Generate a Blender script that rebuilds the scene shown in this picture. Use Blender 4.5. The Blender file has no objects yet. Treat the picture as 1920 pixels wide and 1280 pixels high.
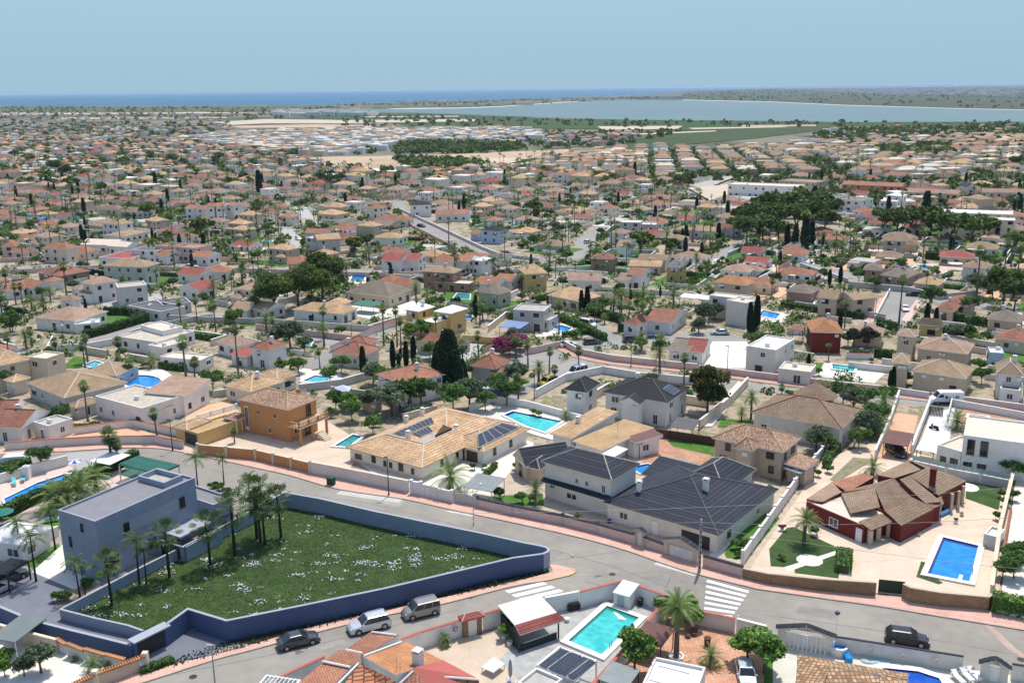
import bpy, math, random
import numpy as np
from mathutils import Vector, Matrix
random.seed(7); RN = np.random.RandomState(11)
C = bpy.context.scene.collection
S = bpy.context.scene
# ------------------------------------------------------------------ camera, sky, sun, exposure
F = 1830.; PITCH = math.atan((640-165.5)/F); ROLL = math.atan(0.0112); CAMH = 60.
K_CR, K_SR, K_CP, K_SP = math.cos(ROLL), math.sin(ROLL), math.cos(PITCH), math.sin(PITCH)
K_RT = Vector((K_CR, -K_SR*K_SP, -K_SR*K_CP)); K_UP = Vector((K_SR, K_CR*K_SP, K_CR*K_CP)); K_FW = Vector((0, K_CP, -K_SP))
cam = bpy.data.objects.new('camera', bpy.data.cameras.new('camera')); C.objects.link(cam)
cam.matrix_world = Matrix(((K_RT.x, K_UP.x, -K_FW.x, 0), (K_RT.y, K_UP.y, -K_FW.y, 0), (K_RT.z, K_UP.z, -K_FW.z, CAMH), (0, 0, 0, 1)))
cam.data.lens = F/1920*36; cam.data.sensor_width = 36; cam.data.clip_start = 1; cam.data.clip_end = 120000
S.camera = cam
SUN_EL, SUN_AZ = math.radians(66), math.atan2(.35, .94)      # azimuth measured from +Y towards +X
W = bpy.data.worlds.new('World'); S.world = W; W.use_nodes = True
nt = W.node_tree; bg = nt.nodes['Background']
sky = nt.nodes.new('ShaderNodeTexSky'); sky.sky_type = 'NISHITA'; sky.sun_disc = False
sky.sun_elevation = SUN_EL; sky.sun_rotation = SUN_AZ; sky.altitude = 0; sky.air_density = 1.0; sky.dust_density = 1.6; sky.ozone_density = 3.0
nt.links.new(sky.outputs[0], bg.inputs[0]); bg.inputs[1].default_value = .15
# pale hazy blue layer low in the sky all the way round, clearing into the sky texture higher up
b2 = nt.nodes.new('ShaderNodeBackground'); mxs = nt.nodes.new('ShaderNodeMixShader'); tcw = nt.nodes.new('ShaderNodeTexCoord'); sxw = nt.nodes.new('ShaderNodeSeparateXYZ')
rmp = nt.nodes.new('ShaderNodeValToRGB'); rmp.color_ramp.elements[0].color = (.295, .44, .545, 1); rmp.color_ramp.elements[1].color = (.322, .485, .592, 1); rmp.color_ramp.elements[0].position = 0; rmp.color_ramp.elements[1].position = .085
e_ = rmp.color_ramp.elements.new(.5); e_.color = (.25, .43, .66, 1)
mrw = nt.nodes.new('ShaderNodeMapRange'); mrw.inputs[1].default_value = .1; mrw.inputs[2].default_value = .35; mrw.inputs[3].default_value = 1; mrw.inputs[4].default_value = 0
nt.links.new(tcw.outputs['Generated'], sxw.inputs[0]); nt.links.new(sxw.outputs[2], rmp.inputs[0]); nt.links.new(sxw.outputs[2], mrw.inputs[0]); nt.links.new(rmp.outputs[0], b2.inputs[0])
nt.links.new(mrw.outputs[0], mxs.inputs[0]); nt.links.new(bg.outputs[0], mxs.inputs[1]); nt.links.new(b2.outputs[0], mxs.inputs[2]); nt.links.new(mxs.outputs[0], nt.nodes['World Output'].inputs[0])
HAZE = 4.2e-5; HOUSES_ = []
sl = bpy.data.lights.new('sun', 'SUN'); sl.energy = 3.3; sl.angle = math.radians(.53); sl.color = (1, .945, .85)
so = bpy.data.objects.new('sun', sl); C.objects.link(so)
sd = Vector((math.sin(SUN_AZ)*math.cos(SUN_EL), math.cos(SUN_AZ)*math.cos(SUN_EL), math.sin(SUN_EL)))
so.rotation_euler = sd.to_track_quat('Z', 'Y').to_euler(); so.location = (0, 0, 200)
vs = S.view_settings; vs.view_transform = 'Standard'; vs.look = 'None'; vs.exposure = 0.3; vs.gamma = 1; vs.use_curve_mapping = False
S.render.resolution_x, S.render.resolution_y = 1024, 682

def P(px, py, z=0.):
    x = px-960; y = -(py-640)
    xr = K_CR*x+K_SR*y; yr = -K_SR*x+K_CR*y
    dx, dy, dz = xr, F*K_CP+yr*K_SP, -F*K_SP+yr*K_CP
    t = (z-CAMH)/dz
    return Vector((dx*t, dy*t, z))
def pix(v):
    d = Vector(v)-Vector((0, 0, CAMH)); k = d.dot(K_FW)
    return 960+F*d.dot(K_RT)/k, 640-F*d.dot(K_UP)/k
def on_plane(px, py, p0, n):
    o = Vector((0, 0, CAMH)); d = P(px, py, 0)-o
    return o+d*((p0-o).dot(n)/d.dot(n))

# ------------------------------------------------------------------ materials
MAT = {}
def _new(name):
    m = bpy.data.materials.new(name); m.use_nodes = True
    n = m.node_tree.nodes; return m, n, m.node_tree.links, n['Principled BSDF']
def _n(n, t, **k):
    o = n.new(t)
    for a, b in k.items():
        if a in o.inputs: o.inputs[a].default_value = b
        else: setattr(o, a, b)
    return o
def c4(c, k=1.): return (min(1, c[0]*k), min(1, c[1]*k), min(1, c[2]*k), 1)
def plain(name, col, rough=.8, var=.12, scale=.6, metal=0., spec=.3, bump=0., bscale=8., rnd=.1, coat=0.):
    """painted or rendered surface with soft wear at two sizes"""
    if name in MAT: return MAT[name]
    m, n, l, b = _new(name); tc = _n(n, 'ShaderNodeTexCoord'); oi = _n(n, 'ShaderNodeObjectInfo')
    n1 = _n(n, 'ShaderNodeTexNoise', Scale=scale, Detail=5., Roughness=.6)
    n2 = _n(n, 'ShaderNodeTexNoise', Scale=scale*9, Detail=3.)
    l.new(tc.outputs['Object'], n1.inputs['Vector']); l.new(tc.outputs['Object'], n2.inputs['Vector'])
    ad = _n(n, 'ShaderNodeMath', operation='ADD'); l.new(n1.outputs[0], ad.inputs[0])
    ml = _n(n, 'ShaderNodeMath', operation='MULTIPLY'); ml.inputs[1].default_value = .45; l.new(n2.outputs[0], ml.inputs[0]); l.new(ml.outputs[0], ad.inputs[1])
    mr = _n(n, 'ShaderNodeMapRange'); mr.inputs[1].default_value = .45; mr.inputs[2].default_value = 1.0
    mr.inputs[3].default_value = 1-var*1.3; mr.inputs[4].default_value = 1+var*.8; l.new(ad.outputs[0], mr.inputs[0])
    r2 = _n(n, 'ShaderNodeMapRange'); r2.inputs[3].default_value = 1-rnd; r2.inputs[4].default_value = 1+rnd*.5; l.new(oi.outputs['Random'], r2.inputs[0])
    mm = _n(n, 'ShaderNodeMath', operation='MULTIPLY'); l.new(mr.outputs[0], mm.inputs[0]); l.new(r2.outputs[0], mm.inputs[1])
    vm = _n(n, 'ShaderNodeVectorMath', operation='SCALE'); vm.inputs[0].default_value = col[:3]; l.new(mm.outputs[0], vm.inputs['Scale'])
    l.new(vm.outputs[0], b.inputs['Base Color'])
    b.inputs['Roughness'].default_value = rough; b.inputs['Metallic'].default_value = metal; b.inputs['Specular IOR Level'].default_value = spec
    b.inputs['Coat Weight'].default_value = coat
    if bump:
        n3 = _n(n, 'ShaderNodeTexNoise', Scale=bscale, Detail=4.); l.new(tc.outputs['Object'], n3.inputs['Vector'])
        bp = _n(n, 'ShaderNodeBump', Strength=bump, Distance=.05); l.new(n3.outputs[0], bp.inputs['Height']); l.new(bp.outputs[0], b.inputs['Normal'])
    MAT[name] = m; return m
def tiles(name, c1, c2, rough=.85, bw=.28, rh=.40, mortar=.045, patch=.5, bump=.5, mort=.5, off=.5):
    """courses of tiles laid on UVs measured in metres"""
    if name in MAT: return MAT[name]
    m, n, l, b = _new(name); uv = _n(n, 'ShaderNodeUVMap'); tc = _n(n, 'ShaderNodeTexCoord')
    br = _n(n, 'ShaderNodeTexBrick'); br.offset = off
    br.inputs['Scale'].default_value = 1; br.inputs['Brick Width'].default_value = bw; br.inputs['Row Height'].default_value = rh
    br.inputs['Mortar Size'].default_value = mortar; br.inputs['Mortar Smooth'].default_value = .4; br.inputs['Bias'].default_value = 0
    br.inputs['Color1'].default_value = c4(c1); br.inputs['Color2'].default_value = c4(c2); br.inputs['Mortar'].default_value = c4(c1, mort)
    l.new(uv.outputs[0], br.inputs['Vector'])
    n1 = _n(n, 'ShaderNodeTexNoise', Scale=.35, Detail=6., Roughness=.65); l.new(tc.outputs['Object'], n1.inputs['Vector'])
    oi = _n(n, 'ShaderNodeObjectInfo')
    mr = _n(n, 'ShaderNodeMapRange'); mr.inputs[1].default_value = .3; mr.inputs[2].default_value = .72
    mr.inputs[3].default_value = 1-patch*.5; mr.inputs[4].default_value = 1+patch*.35; l.new(n1.outputs[0], mr.inputs[0])
    r2 = _n(n, 'ShaderNodeMapRange'); r2.inputs[3].default_value = .85; r2.inputs[4].default_value = 1.1; l.new(oi.outputs['Random'], r2.inputs[0])
    mm = _n(n, 'ShaderNodeMath', operation='MULTIPLY'); l.new(mr.outputs[0], mm.inputs[0]); l.new(r2.outputs[0], mm.inputs[1])
    vm = _n(n, 'ShaderNodeVectorMath', operation='SCALE'); l.new(br.outputs[0], vm.inputs[0]); l.new(mm.outputs[0], vm.inputs['Scale'])
    l.new(vm.outputs[0], b.inputs['Base Color']); b.inputs['Roughness'].default_value = rough; b.inputs['Specular IOR Level'].default_value = .25
    iv = _n(n, 'ShaderNodeMath', operation='SUBTRACT'); iv.inputs[0].default_value = 1; l.new(br.outputs['Fac'], iv.inputs[1])
    bp = _n(n, 'ShaderNodeBump', Strength=bump, Distance=.06); l.new(iv.outputs[0], bp.inputs['Height']); l.new(bp.outputs[0], b.inputs['Normal'])
    MAT[name] = m; return m
def water(name, c1, c2, rough=.06, sc=1.2, bump=.15):
    if name in MAT: return MAT[name]
    m, n, l, b = _new(name); tc = _n(n, 'ShaderNodeTexCoord')
    v = _n(n, 'ShaderNodeTexVoronoi', feature='SMOOTH_F1', Scale=sc); nn = _n(n, 'ShaderNodeTexNoise', Scale=sc*.5, Detail=3.)
    l.new(tc.outputs['Object'], v.inputs['Vector']); l.new(tc.outputs['Object'], nn.inputs['Vector'])
    ad = _n(n, 'ShaderNodeMath', operation='MULTIPLY'); l.new(v.outputs[0], ad.inputs[0]); l.new(nn.outputs[0], ad.inputs[1])
    cr_ = _n(n, 'ShaderNodeValToRGB'); cr_.color_ramp.elements[0].color = c4(c2); cr_.color_ramp.elements[1].color = c4(c1)
    cr_.color_ramp.elements[0].position = .1; cr_.color_ramp.elements[1].position = .45; l.new(ad.outputs[0], cr_.inputs[0])
    l.new(cr_.outputs[0], b.inputs['Base Color']); b.inputs['Roughness'].default_value = rough; b.inputs['IOR'].default_value = 1.33
    bp = _n(n, 'ShaderNodeBump', Strength=bump, Distance=.1); l.new(nn.outputs[0], bp.inputs['Height']); l.new(bp.outputs[0], b.inputs['Normal'])
    MAT[name] = m; return m
def glass(name='dark_glass', col=(.02, .025, .03), rough=.08):
    if name in MAT: return MAT[name]
    m, n, l, b = _new(name); b.inputs['Base Color'].default_value = c4(col); b.inputs['Roughness'].default_value = rough
    b.inputs['Specular IOR Level'].default_value = .6; MAT[name] = m; return m
def leafm(name, col, k=.25):
    if name in MAT: return MAT[name]
    m, n, l, b = _new(name); oi = _n(n, 'ShaderNodeObjectInfo'); tc = _n(n, 'ShaderNodeTexCoord')
    nn = _n(n, 'ShaderNodeTexNoise', Scale=.9, Detail=4.); l.new(tc.outputs['Object'], nn.inputs['Vector'])
    mr = _n(n, 'ShaderNodeMapRange'); mr.inputs[1].default_value = .3; mr.inputs[2].default_value = .7; mr.inputs[3].default_value = 1-k; mr.inputs[4].default_value = 1+k; l.new(nn.outputs[0], mr.inputs[0])
    r2 = _n(n, 'ShaderNodeMapRange'); r2.inputs[3].default_value = .75; r2.inputs[4].default_value = 1.25; l.new(oi.outputs['Random'], r2.inputs[0])
    mm = _n(n, 'ShaderNodeMath', operation='MULTIPLY'); l.new(mr.outputs[0], mm.inputs[0]); l.new(r2.outputs[0], mm.inputs[1])
    vm = _n(n, 'ShaderNodeVectorMath', operation='SCALE'); vm.inputs[0].default_value = col[:3]; l.new(mm.outputs[0], vm.inputs['Scale'])
    l.new(vm.outputs[0], b.inputs['Base Color']); b.inputs['Roughness'].default_value = .65; b.inputs['Specular IOR Level'].default_value = .25
    tr = _n(n, 'ShaderNodeBsdfTranslucent'); l.new(vm.outputs[0], tr.inputs[0])
    mx = _n(n, 'ShaderNodeMixShader'); mx.inputs[0].default_value = .25; l.new(b.outputs[0], mx.inputs[1]); l.new(tr.outputs[0], mx.inputs[2])
    l.new(mx.outputs[0], n['Material Output'].inputs[0]); MAT[name] = m; return m
def patchy(name, cols, scale=.05, rough=.95, cell=None, stretch=(1, 1, 1)):
    """fields and open ground: big soft patches plus cells"""
    if name in MAT: return MAT[name]
    m, n, l, b = _new(name); tc = _n(n, 'ShaderNodeTexCoord'); mp = _n(n, 'ShaderNodeMapping'); mp.inputs['Scale'].default_value = stretch
    mp.inputs['Rotation'].default_value = (0, 0, .55); l.new(tc.outputs['Object'], mp.inputs[0])
    if cell:
        t = _n(n, 'ShaderNodeTexVoronoi', Scale=cell); l.new(mp.outputs[0], t.inputs['Vector']); sx = _n(n, 'ShaderNodeSeparateColor'); l.new(t.outputs['Color'], sx.inputs[0]); src = sx.outputs[0]
    else:
        t = _n(n, 'ShaderNodeTexNoise', Scale=scale, Detail=7., Roughness=.6); l.new(mp.outputs[0], t.inputs['Vector']); src = t.outputs[0]
    n2 = _n(n, 'ShaderNodeTexNoise', Scale=scale*7, Detail=5.); l.new(mp.outputs[0], n2.inputs['Vector'])
    ad = _n(n, 'ShaderNodeMath', operation='MULTIPLY_ADD'); ad.inputs[1].default_value = .75; l.new(src, ad.inputs[0])
    m2 = _n(n, 'ShaderNodeMath', operation='MULTIPLY'); m2.inputs[1].default_value = .25; l.new(n2.outputs[0], m2.inputs[0]); l.new(m2.outputs[0], ad.inputs[2])
    r = _n(n, 'ShaderNodeValToRGB'); e = r.color_ramp.elements
    lo, hi = (.1, .9) if cell else (.34, .66)
    for i, c in enumerate(cols):
        q = lo+(hi-lo)*i/(len(cols)-1)
        if i < 2: e[i].position = q; e[i].color = c4(c)
        else: x = e.new(q); x.color = c4(c)
    l.new(ad.outputs[0], r.inputs[0]); l.new(r.outputs[0], b.inputs['Base Color']); b.inputs['Roughness'].default_value = rough; b.inputs['Specular IOR Level'].default_value = .15
    MAT[name] = m; return m

G_ = glass()
PL = {  # wall plasters
 'white': plain('white_plaster', (.80, .775, .725), var=.10), 'cream': plain('cream_plaster', (.72, .61, .45), var=.10), 'beige': plain('beige_plaster', (.56, .46, .345), var=.12),
 'grey': plain('grey_plaster', (.55, .525, .485), var=.12), 'orange': plain('orange_plaster', (.58, .28, .11), var=.1), 'red': plain('red_plaster', (.18, .026, .022), var=.12),
 'yellow': plain('ochre_plaster', (.60, .42, .18), var=.1), 'pink': plain('pink_plaster', (.66, .50, .43), var=.12), 'offwhite': plain('offwhite_plaster', (.73, .685, .60), var=.10),
 'villa': plain('bluewhite_render', (.28, .33, .41), var=.10), 'navy': plain('navy_render', (.075, .115, .215), var=.08), 'capstone': plain('capstone', (.36, .38, .43), var=.08),
 'brown': plain('brown_plaster', (.34, .23, .17), var=.1), 'dark': plain('dark_cladding', (.05, .052, .055), var=.1), 'stone': tiles('stone_wall', (.30, .19, .10), (.42, .28, .16), bw=.3, rh=.16, mortar=.02, mort=.45, patch=.6),
 'blue': plain('paleblue_plaster', (.45, .55, .68), var=.08)}
def rf(name, a, b, **k): return tiles(name, a, b, **k)
RF = {'tan': rf('tan_tiles', (.54, .34, .18), (.66, .46, .28), mort=.5, rh=.5, mortar=.06, patch=.6, bw=2.2), 'khaki': rf('khaki_tiles', (.40, .28, .17), (.50, .36, .23)), 'terra': rf('terracotta_tiles', (.40, .17, .10), (.50, .26, .17)),
 'red': rf('red_tiles', (.38, .10, .085), (.45, .15, .12)), 'brown': rf('brown_tiles', (.30, .21, .14), (.39, .28, .19)), 'slate': rf('slate_tiles', (.034, .038, .052), (.052, .056, .074), mort=.5, patch=.4, rh=.62, mortar=.08, bw=60),
 'anthra': rf('anthracite_tiles', (.035, .037, .04), (.05, .052, .055), mort=.5, patch=.25), 'rosy': rf('rosy_tiles', (.40, .26, .18), (.50, .35, .26)), 'orange': rf('orange_tiles', (.52, .23, .10), (.60, .31, .16)),
 'mix': rf('mottled_tiles', (.30, .17, .11), (.66, .46, .32), patch=.4, bw=.24, rh=.34), 'grey': rf('greybrown_tiles', (.27, .22, .17), (.34, .28, .22)), 'deep': rf('deepred_tiles', (.33, .14, .09), (.42, .20, .14)),
 'gravel': plain('flat_roof_gravel', (.52, .46, .37), var=.2, scale=.8, bump=.3), 'white': plain('white_roof_paint', (.76, .76, .74), var=.08), 'cgroof': plain('villa_roof_screed', (.22, .215, .235), var=.10),
 'concrete': plain('concrete_roof', (.45, .43, .39), var=.2), 'beige': plain('beige_roof_tile', (.66, .57, .46), var=.1), 'ochre': tiles('pantile_ochre', (.60, .40, .20), (.68, .47, .26)),
 'metal': plain('grey_sheet_metal', (.22, .25, .25), var=.15, rough=.5), 'maroon': plain('maroon_sheet', (.17, .085, .075), var=.15), 'darkflat': plain('dark_flat_roof', (.12, .12, .12), var=.2)}
WHITE = plain('white_paint', (.80, .80, .78), var=.05); METAL = plain('galvanised_metal', (.42, .43, .44), rough=.45, metal=.6); DARKM = plain('dark_metal', (.035, .035, .04), rough=.5)
WOODD = plain('dark_wood', (.10, .055, .035), var=.25); CONC = plain('concrete', (.42, .40, .36), var=.18); RUB = plain('tyre_rubber', (.015, .015, .016), rough=.9)
ASPH = plain('worn_asphalt', (.33, .305, .265), var=.2, scale=.07, bump=.15, bscale=6, rough=.95); PINK = tiles('pink_paving', (.60, .36, .28), (.66, .42, .34), bw=.4, rh=.4, mortar=.02, mort=.75, patch=.3, off=0, bump=.15)
KERB = plain('kerb_stone', (.36, .33, .28), var=.2); PAINT = plain('road_paint', (.78, .78, .76), var=.12, scale=2); YPAINT = plain('yellow_kerb_paint', (.62, .44, .16), var=.15)
SAND = plain('beige_paving', (.62, .50, .38), var=.14, scale=.3); SANDW = plain('pale_paving', (.72, .68, .60), var=.12, scale=.4); TERP = tiles('terracotta_paving', (.50, .26, .16), (.60, .36, .24), bw=.4, rh=.4, mortar=.02, mort=.7, off=0, bump=.2)
PEACH = plain('peach_paving', (.66, .42, .26), var=.12, scale=.3); LAWN = patchy('lawn_grass', [(.045, .11, .018), (.075, .17, .03), (.10, .20, .045)], scale=.7); TURF = patchy('deep_turf', [(.035, .065, .022), (.05, .09, .028), (.075, .115, .04)], scale=.5)
CONCP = plain('stamped_concrete', (.42, .42, .40), var=.25, scale=.8); DRIVE = plain('villa_driveway', (.17, .18, .22), var=.12, scale=.5); SOIL = plain('dark_soil', (.035, .03, .022), var=.4, scale=1.2, bump=.5)  # soil colour darkened to carry the black shade below the blue walls
EARTH = patchy('dry_earth', [(.30, .25, .17), (.42, .35, .25), (.25, .22, .12)], scale=.15)
SOLARM = tiles('solar_cells', (.035, .045, .065), (.045, .055, .08), bw=.5, rh=.33, mortar=.012, mort=3., patch=.1, rough=.15, bump=0, off=0)

# ------------------------------------------------------------------ objects
ORG = Vector((0, 0, 0)); KIDS = {}; AUTO = []; OCC = {}
def tag(o, label=None, cat=None, group=None, kind=None):
    if label: o['label'] = label
    if cat: o['category'] = cat
    if group: o['group'] = group
    if kind: o['kind'] = kind
    return o
def thing(name, label, cat, loc=(0, 0, 0), group=None, link=True):
    global ORG
    o = bpy.data.objects.new(name, None); o.empty_display_size = .5
    if link: C.objects.link(o)
    o.location = loc; ORG = Vector(loc); KIDS[o.name] = []
    return tag(o, label, cat, group)
class MB:
    def __init__(s): s.v = []; s.f = []; s.m = []; s.uv = []; s.mats = []
    def mi(s, m):
        if m not in s.mats: s.mats.append(m)
        return s.mats.index(m)
    def face(s, pts, m, uv=None):
        k = len(s.v); s.v += [tuple(p) for p in pts]; s.f.append(tuple(range(k, k+len(pts)))); s.m.append(s.mi(m))
        if uv is None:
            a = Vector(pts[0]); U = Vector(pts[1])-a
            U = U.normalized() if U.length > 1e-6 else Vector((1, 0, 0))
            N = U.cross(Vector(pts[-1])-a); V = N.cross(U); V = V.normalized() if V.length > 1e-9 else Vector((0, 0, 1))
            uv = [((Vector(p)-a).dot(U), (Vector(p)-a).dot(V)) for p in pts]
        s.uv += uv
    def prism(s, poly, z0, z1, m, mtop=None, bottom=False):
        n = len(poly)
        ar = sum(poly[i][0]*poly[(i+1) % n][1]-poly[(i+1) % n][0]*poly[i][1] for i in range(n))
        if ar < 0: poly = poly[::-1]
        for i in range(n):
            a, b = poly[i], poly[(i+1) % n]
            s.face([(a[0], a[1], z0), (b[0], b[1], z0), (b[0], b[1], z1), (a[0], a[1], z1)], m)
        s.face([(p[0], p[1], z1) for p in poly], mtop or m)
        if bottom: s.face([(p[0], p[1], z0) for p in poly[::-1]], m)
    def obox(s, o, u, n, L, D, z0, z1, m, mtop=None, bottom=False):
        """box from corner o, along u by L, along n by D"""
        o = Vector((o[0], o[1], 0)); s.prism([o, o+u*L, o+u*L+n*D, o+n*D], z0, z1, m, mtop, bottom)
    def box(s, x0, x1, y0, y1, z0, z1, m, mtop=None): s.prism([(x0, y0), (x1, y0), (x1, y1), (x0, y1)], z0, z1, m, mtop, True)
    def tube(s, a, b, r, m, n=8, r2=None, cap=True):
        a = Vector(a); b = Vector(b); r2 = r if r2 is None else r2; d = (b-a).normalized()
        e = d.orthogonal().normalized(); g = d.cross(e)
        A = [a+(e*math.cos(t)+g*math.sin(t))*r for t in [2*math.pi*i/n for i in range(n)]]
        B = [b+(e*math.cos(t)+g*math.sin(t))*r2 for t in [2*math.pi*i/n for i in range(n)]]
        for i in range(n): j = (i+1) % n; s.face([A[i], A[j], B[j], B[i]], m)
        if cap: s.face(B, m); s.face(A[::-1], m)
    def lathe(s, c, prof, m, n=14):
        for (r0, z0), (r1, z1) in zip(prof, prof[1:]):
            for i in range(n):
                t, q = 2*math.pi*i/n, 2*math.pi*(i+1)/n
                p = [(c[0]+r0*math.cos(t), c[1]+r0*math.sin(t), c[2]+z0), (c[0]+r0*math.cos(q), c[1]+r0*math.sin(q), c[2]+z0), (c[0]+r1*math.cos(q), c[1]+r1*math.sin(q), c[2]+z1), (c[0]+r1*math.cos(t), c[1]+r1*math.sin(t), c[2]+z1)]
                if r0 < 1e-4: p = [p[0], p[2], p[3]]
                elif r1 < 1e-4: p = p[:3]
                s.face(p, m)
    def mesh(s, name, smooth=False):
        me = bpy.data.meshes.new(name); o = ORG
        me.from_pydata([(p[0]-o.x, p[1]-o.y, p[2]-o.z) for p in s.v], [], s.f)
        for m in s.mats: me.materials.append(m)
        me.polygons.foreach_set('material_index', s.m)
        ul = me.uv_layers.new(name='UVMap'); ul.data.foreach_set('uv', np.array(s.uv, dtype=np.float32).ravel())
        if smooth: me.polygons.foreach_set('use_smooth', [True]*len(s.f))
        me.update(); return me
    def build(s, name, parent=None, link=True, smooth=False):
        if not s.f: return None
        o = bpy.data.objects.new(name, s.mesh(name, smooth))
        if link: C.objects.link(o)
        if parent:
            o.parent = parent; KIDS.setdefault(parent.name, []).append(o)
        else: o.location = ORG
        KIDS[o.name] = []
        return o
def ob(name, me, parent=None, loc=None, rz=0, sc=None, link=True):
    o = bpy.data.objects.new(name, me)
    if link: C.objects.link(o)
    if parent: o.parent = parent; KIDS.setdefault(parent.name, []).append(o)
    if loc is not None: o.location = (loc[0]-(ORG.x if parent else 0), loc[1]-(ORG.y if parent else 0), loc[2]-(ORG.z if parent else 0))
    o.rotation_euler = (0, 0, rz)
    if sc: o.scale = sc
    KIDS[o.name] = []
    return o
def dup(root, loc, rz=0, sc=1., label=None, group=None, name=None):
    def cp_(o, par):
        c = o.copy(); C.objects.link(c); KIDS[c.name] = []
        if par: c.parent = par; KIDS[par.name].append(c)
        for k in KIDS.get(o.name, []): cp_(k, c)
        return c
    r = cp_(root, None); r.location = loc; r.rotation_euler = (0, 0, rz)
    r.scale = (sc, sc, sc) if not isinstance(sc, tuple) else sc
    if label: r['label'] = label
    if group: r['group'] = group
    return r
def occ(x, y, r=3.):
    k = int(r/2)+1
    for i in range(int(x/2)-k, int(x/2)+k+1):
        for j in range(int(y/2)-k, int(y/2)+k+1):
            if (i*2-x)**2+(j*2-y)**2 <= (r+1)**2: OCC[(i, j)] = 1
def occline(a, b, r=2.):
    d = (Vector(b)-Vector(a)); L = d.length; k = max(1, int(L/2))
    for i in range(k+1): p = Vector(a)+d*(i/k); occ(p.x, p.y, r)
def inpoly(x, y, poly):
    c = False; n = len(poly); j = n-1
    for i in range(n):
        xi, yi = poly[i][0], poly[i][1]; xj, yj = poly[j][0], poly[j][1]
        if (yi > y) != (yj > y) and x < (xj-xi)*(y-yi)/(yj-yi)+xi: c = not c
        j = i
    return c
def occpoly(poly):
    xs = [p[0] for p in poly]; ys = [p[1] for p in poly]
    for i in range(int(min(xs)/2)-1, int(max(xs)/2)+2):
        for j in range(int(min(ys)/2)-1, int(max(ys)/2)+2):
            if inpoly(i*2, j*2, poly): OCC[(i, j)] = 1
def free(x, y, r):
    r = max(r, 1.5)
    k = int(r/2)+1
    for i in range(int(x/2)-k, int(x/2)+k+1):
        for j in range(int(y/2)-k, int(y/2)+k+1):
            if (i, j) in OCC and (i*2-x)**2+(j*2-y)**2 <= r*r: return False
    return True

# ------------------------------------------------------------------ ground sheets
ZK = [0]
def pts(l, z=0.): return [P(l[i], l[i+1], z) for i in range(0, len(l), 2)]
def sheet(name, l, mat, z=None, kind='structure', label=None, world=None, block=True):
    global ORG; ORG = Vector((0, 0, 0))
    if z is None: ZK[0] += 1; z = .02+.004*(ZK[0] % 28)
    poly = world or pts(l, 0)
    m = MB(); ar = sum(poly[i][0]*poly[(i+1) % len(poly)][1]-poly[(i+1) % len(poly)][0]*poly[i][1] for i in range(len(poly)))
    if ar < 0: poly = poly[::-1]
    m.face([(p[0], p[1], z) for p in poly], mat, uv=[(p[0], p[1]) for p in poly]); o = m.build(name)
    if kind: o['kind'] = kind
    if label: o['label'] = label
    if block and abs(ar) < 60000: occpoly(poly)
    return o
def strip(a, w):
    """offset polyline a (world) to its right by w"""
    out = []
    for i, p in enumerate(a):
        q0 = a[max(0, i-1)]; q1 = a[min(len(a)-1, i+1)]; d = (Vector(q1)-Vector(q0)); d.z = 0; d.normalize()
        out.append(Vector((p[0]+d.y*w, p[1]-d.x*w, 0)))
    return out
def smooth_line(p, k=4):
    out = []
    for i in range(len(p)-1):
        a, b, c, d = p[max(0, i-1)], p[i], p[i+1], p[min(len(p)-1, i+2)]
        for j in range(k):
            t = j/k; out.append(.5*((2*b)+(c-a)*t+(2*a-5*b+4*c-d)*t*t+(3*b-a-3*c+d)*t**3))
    return out+[p[-1]]

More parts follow.
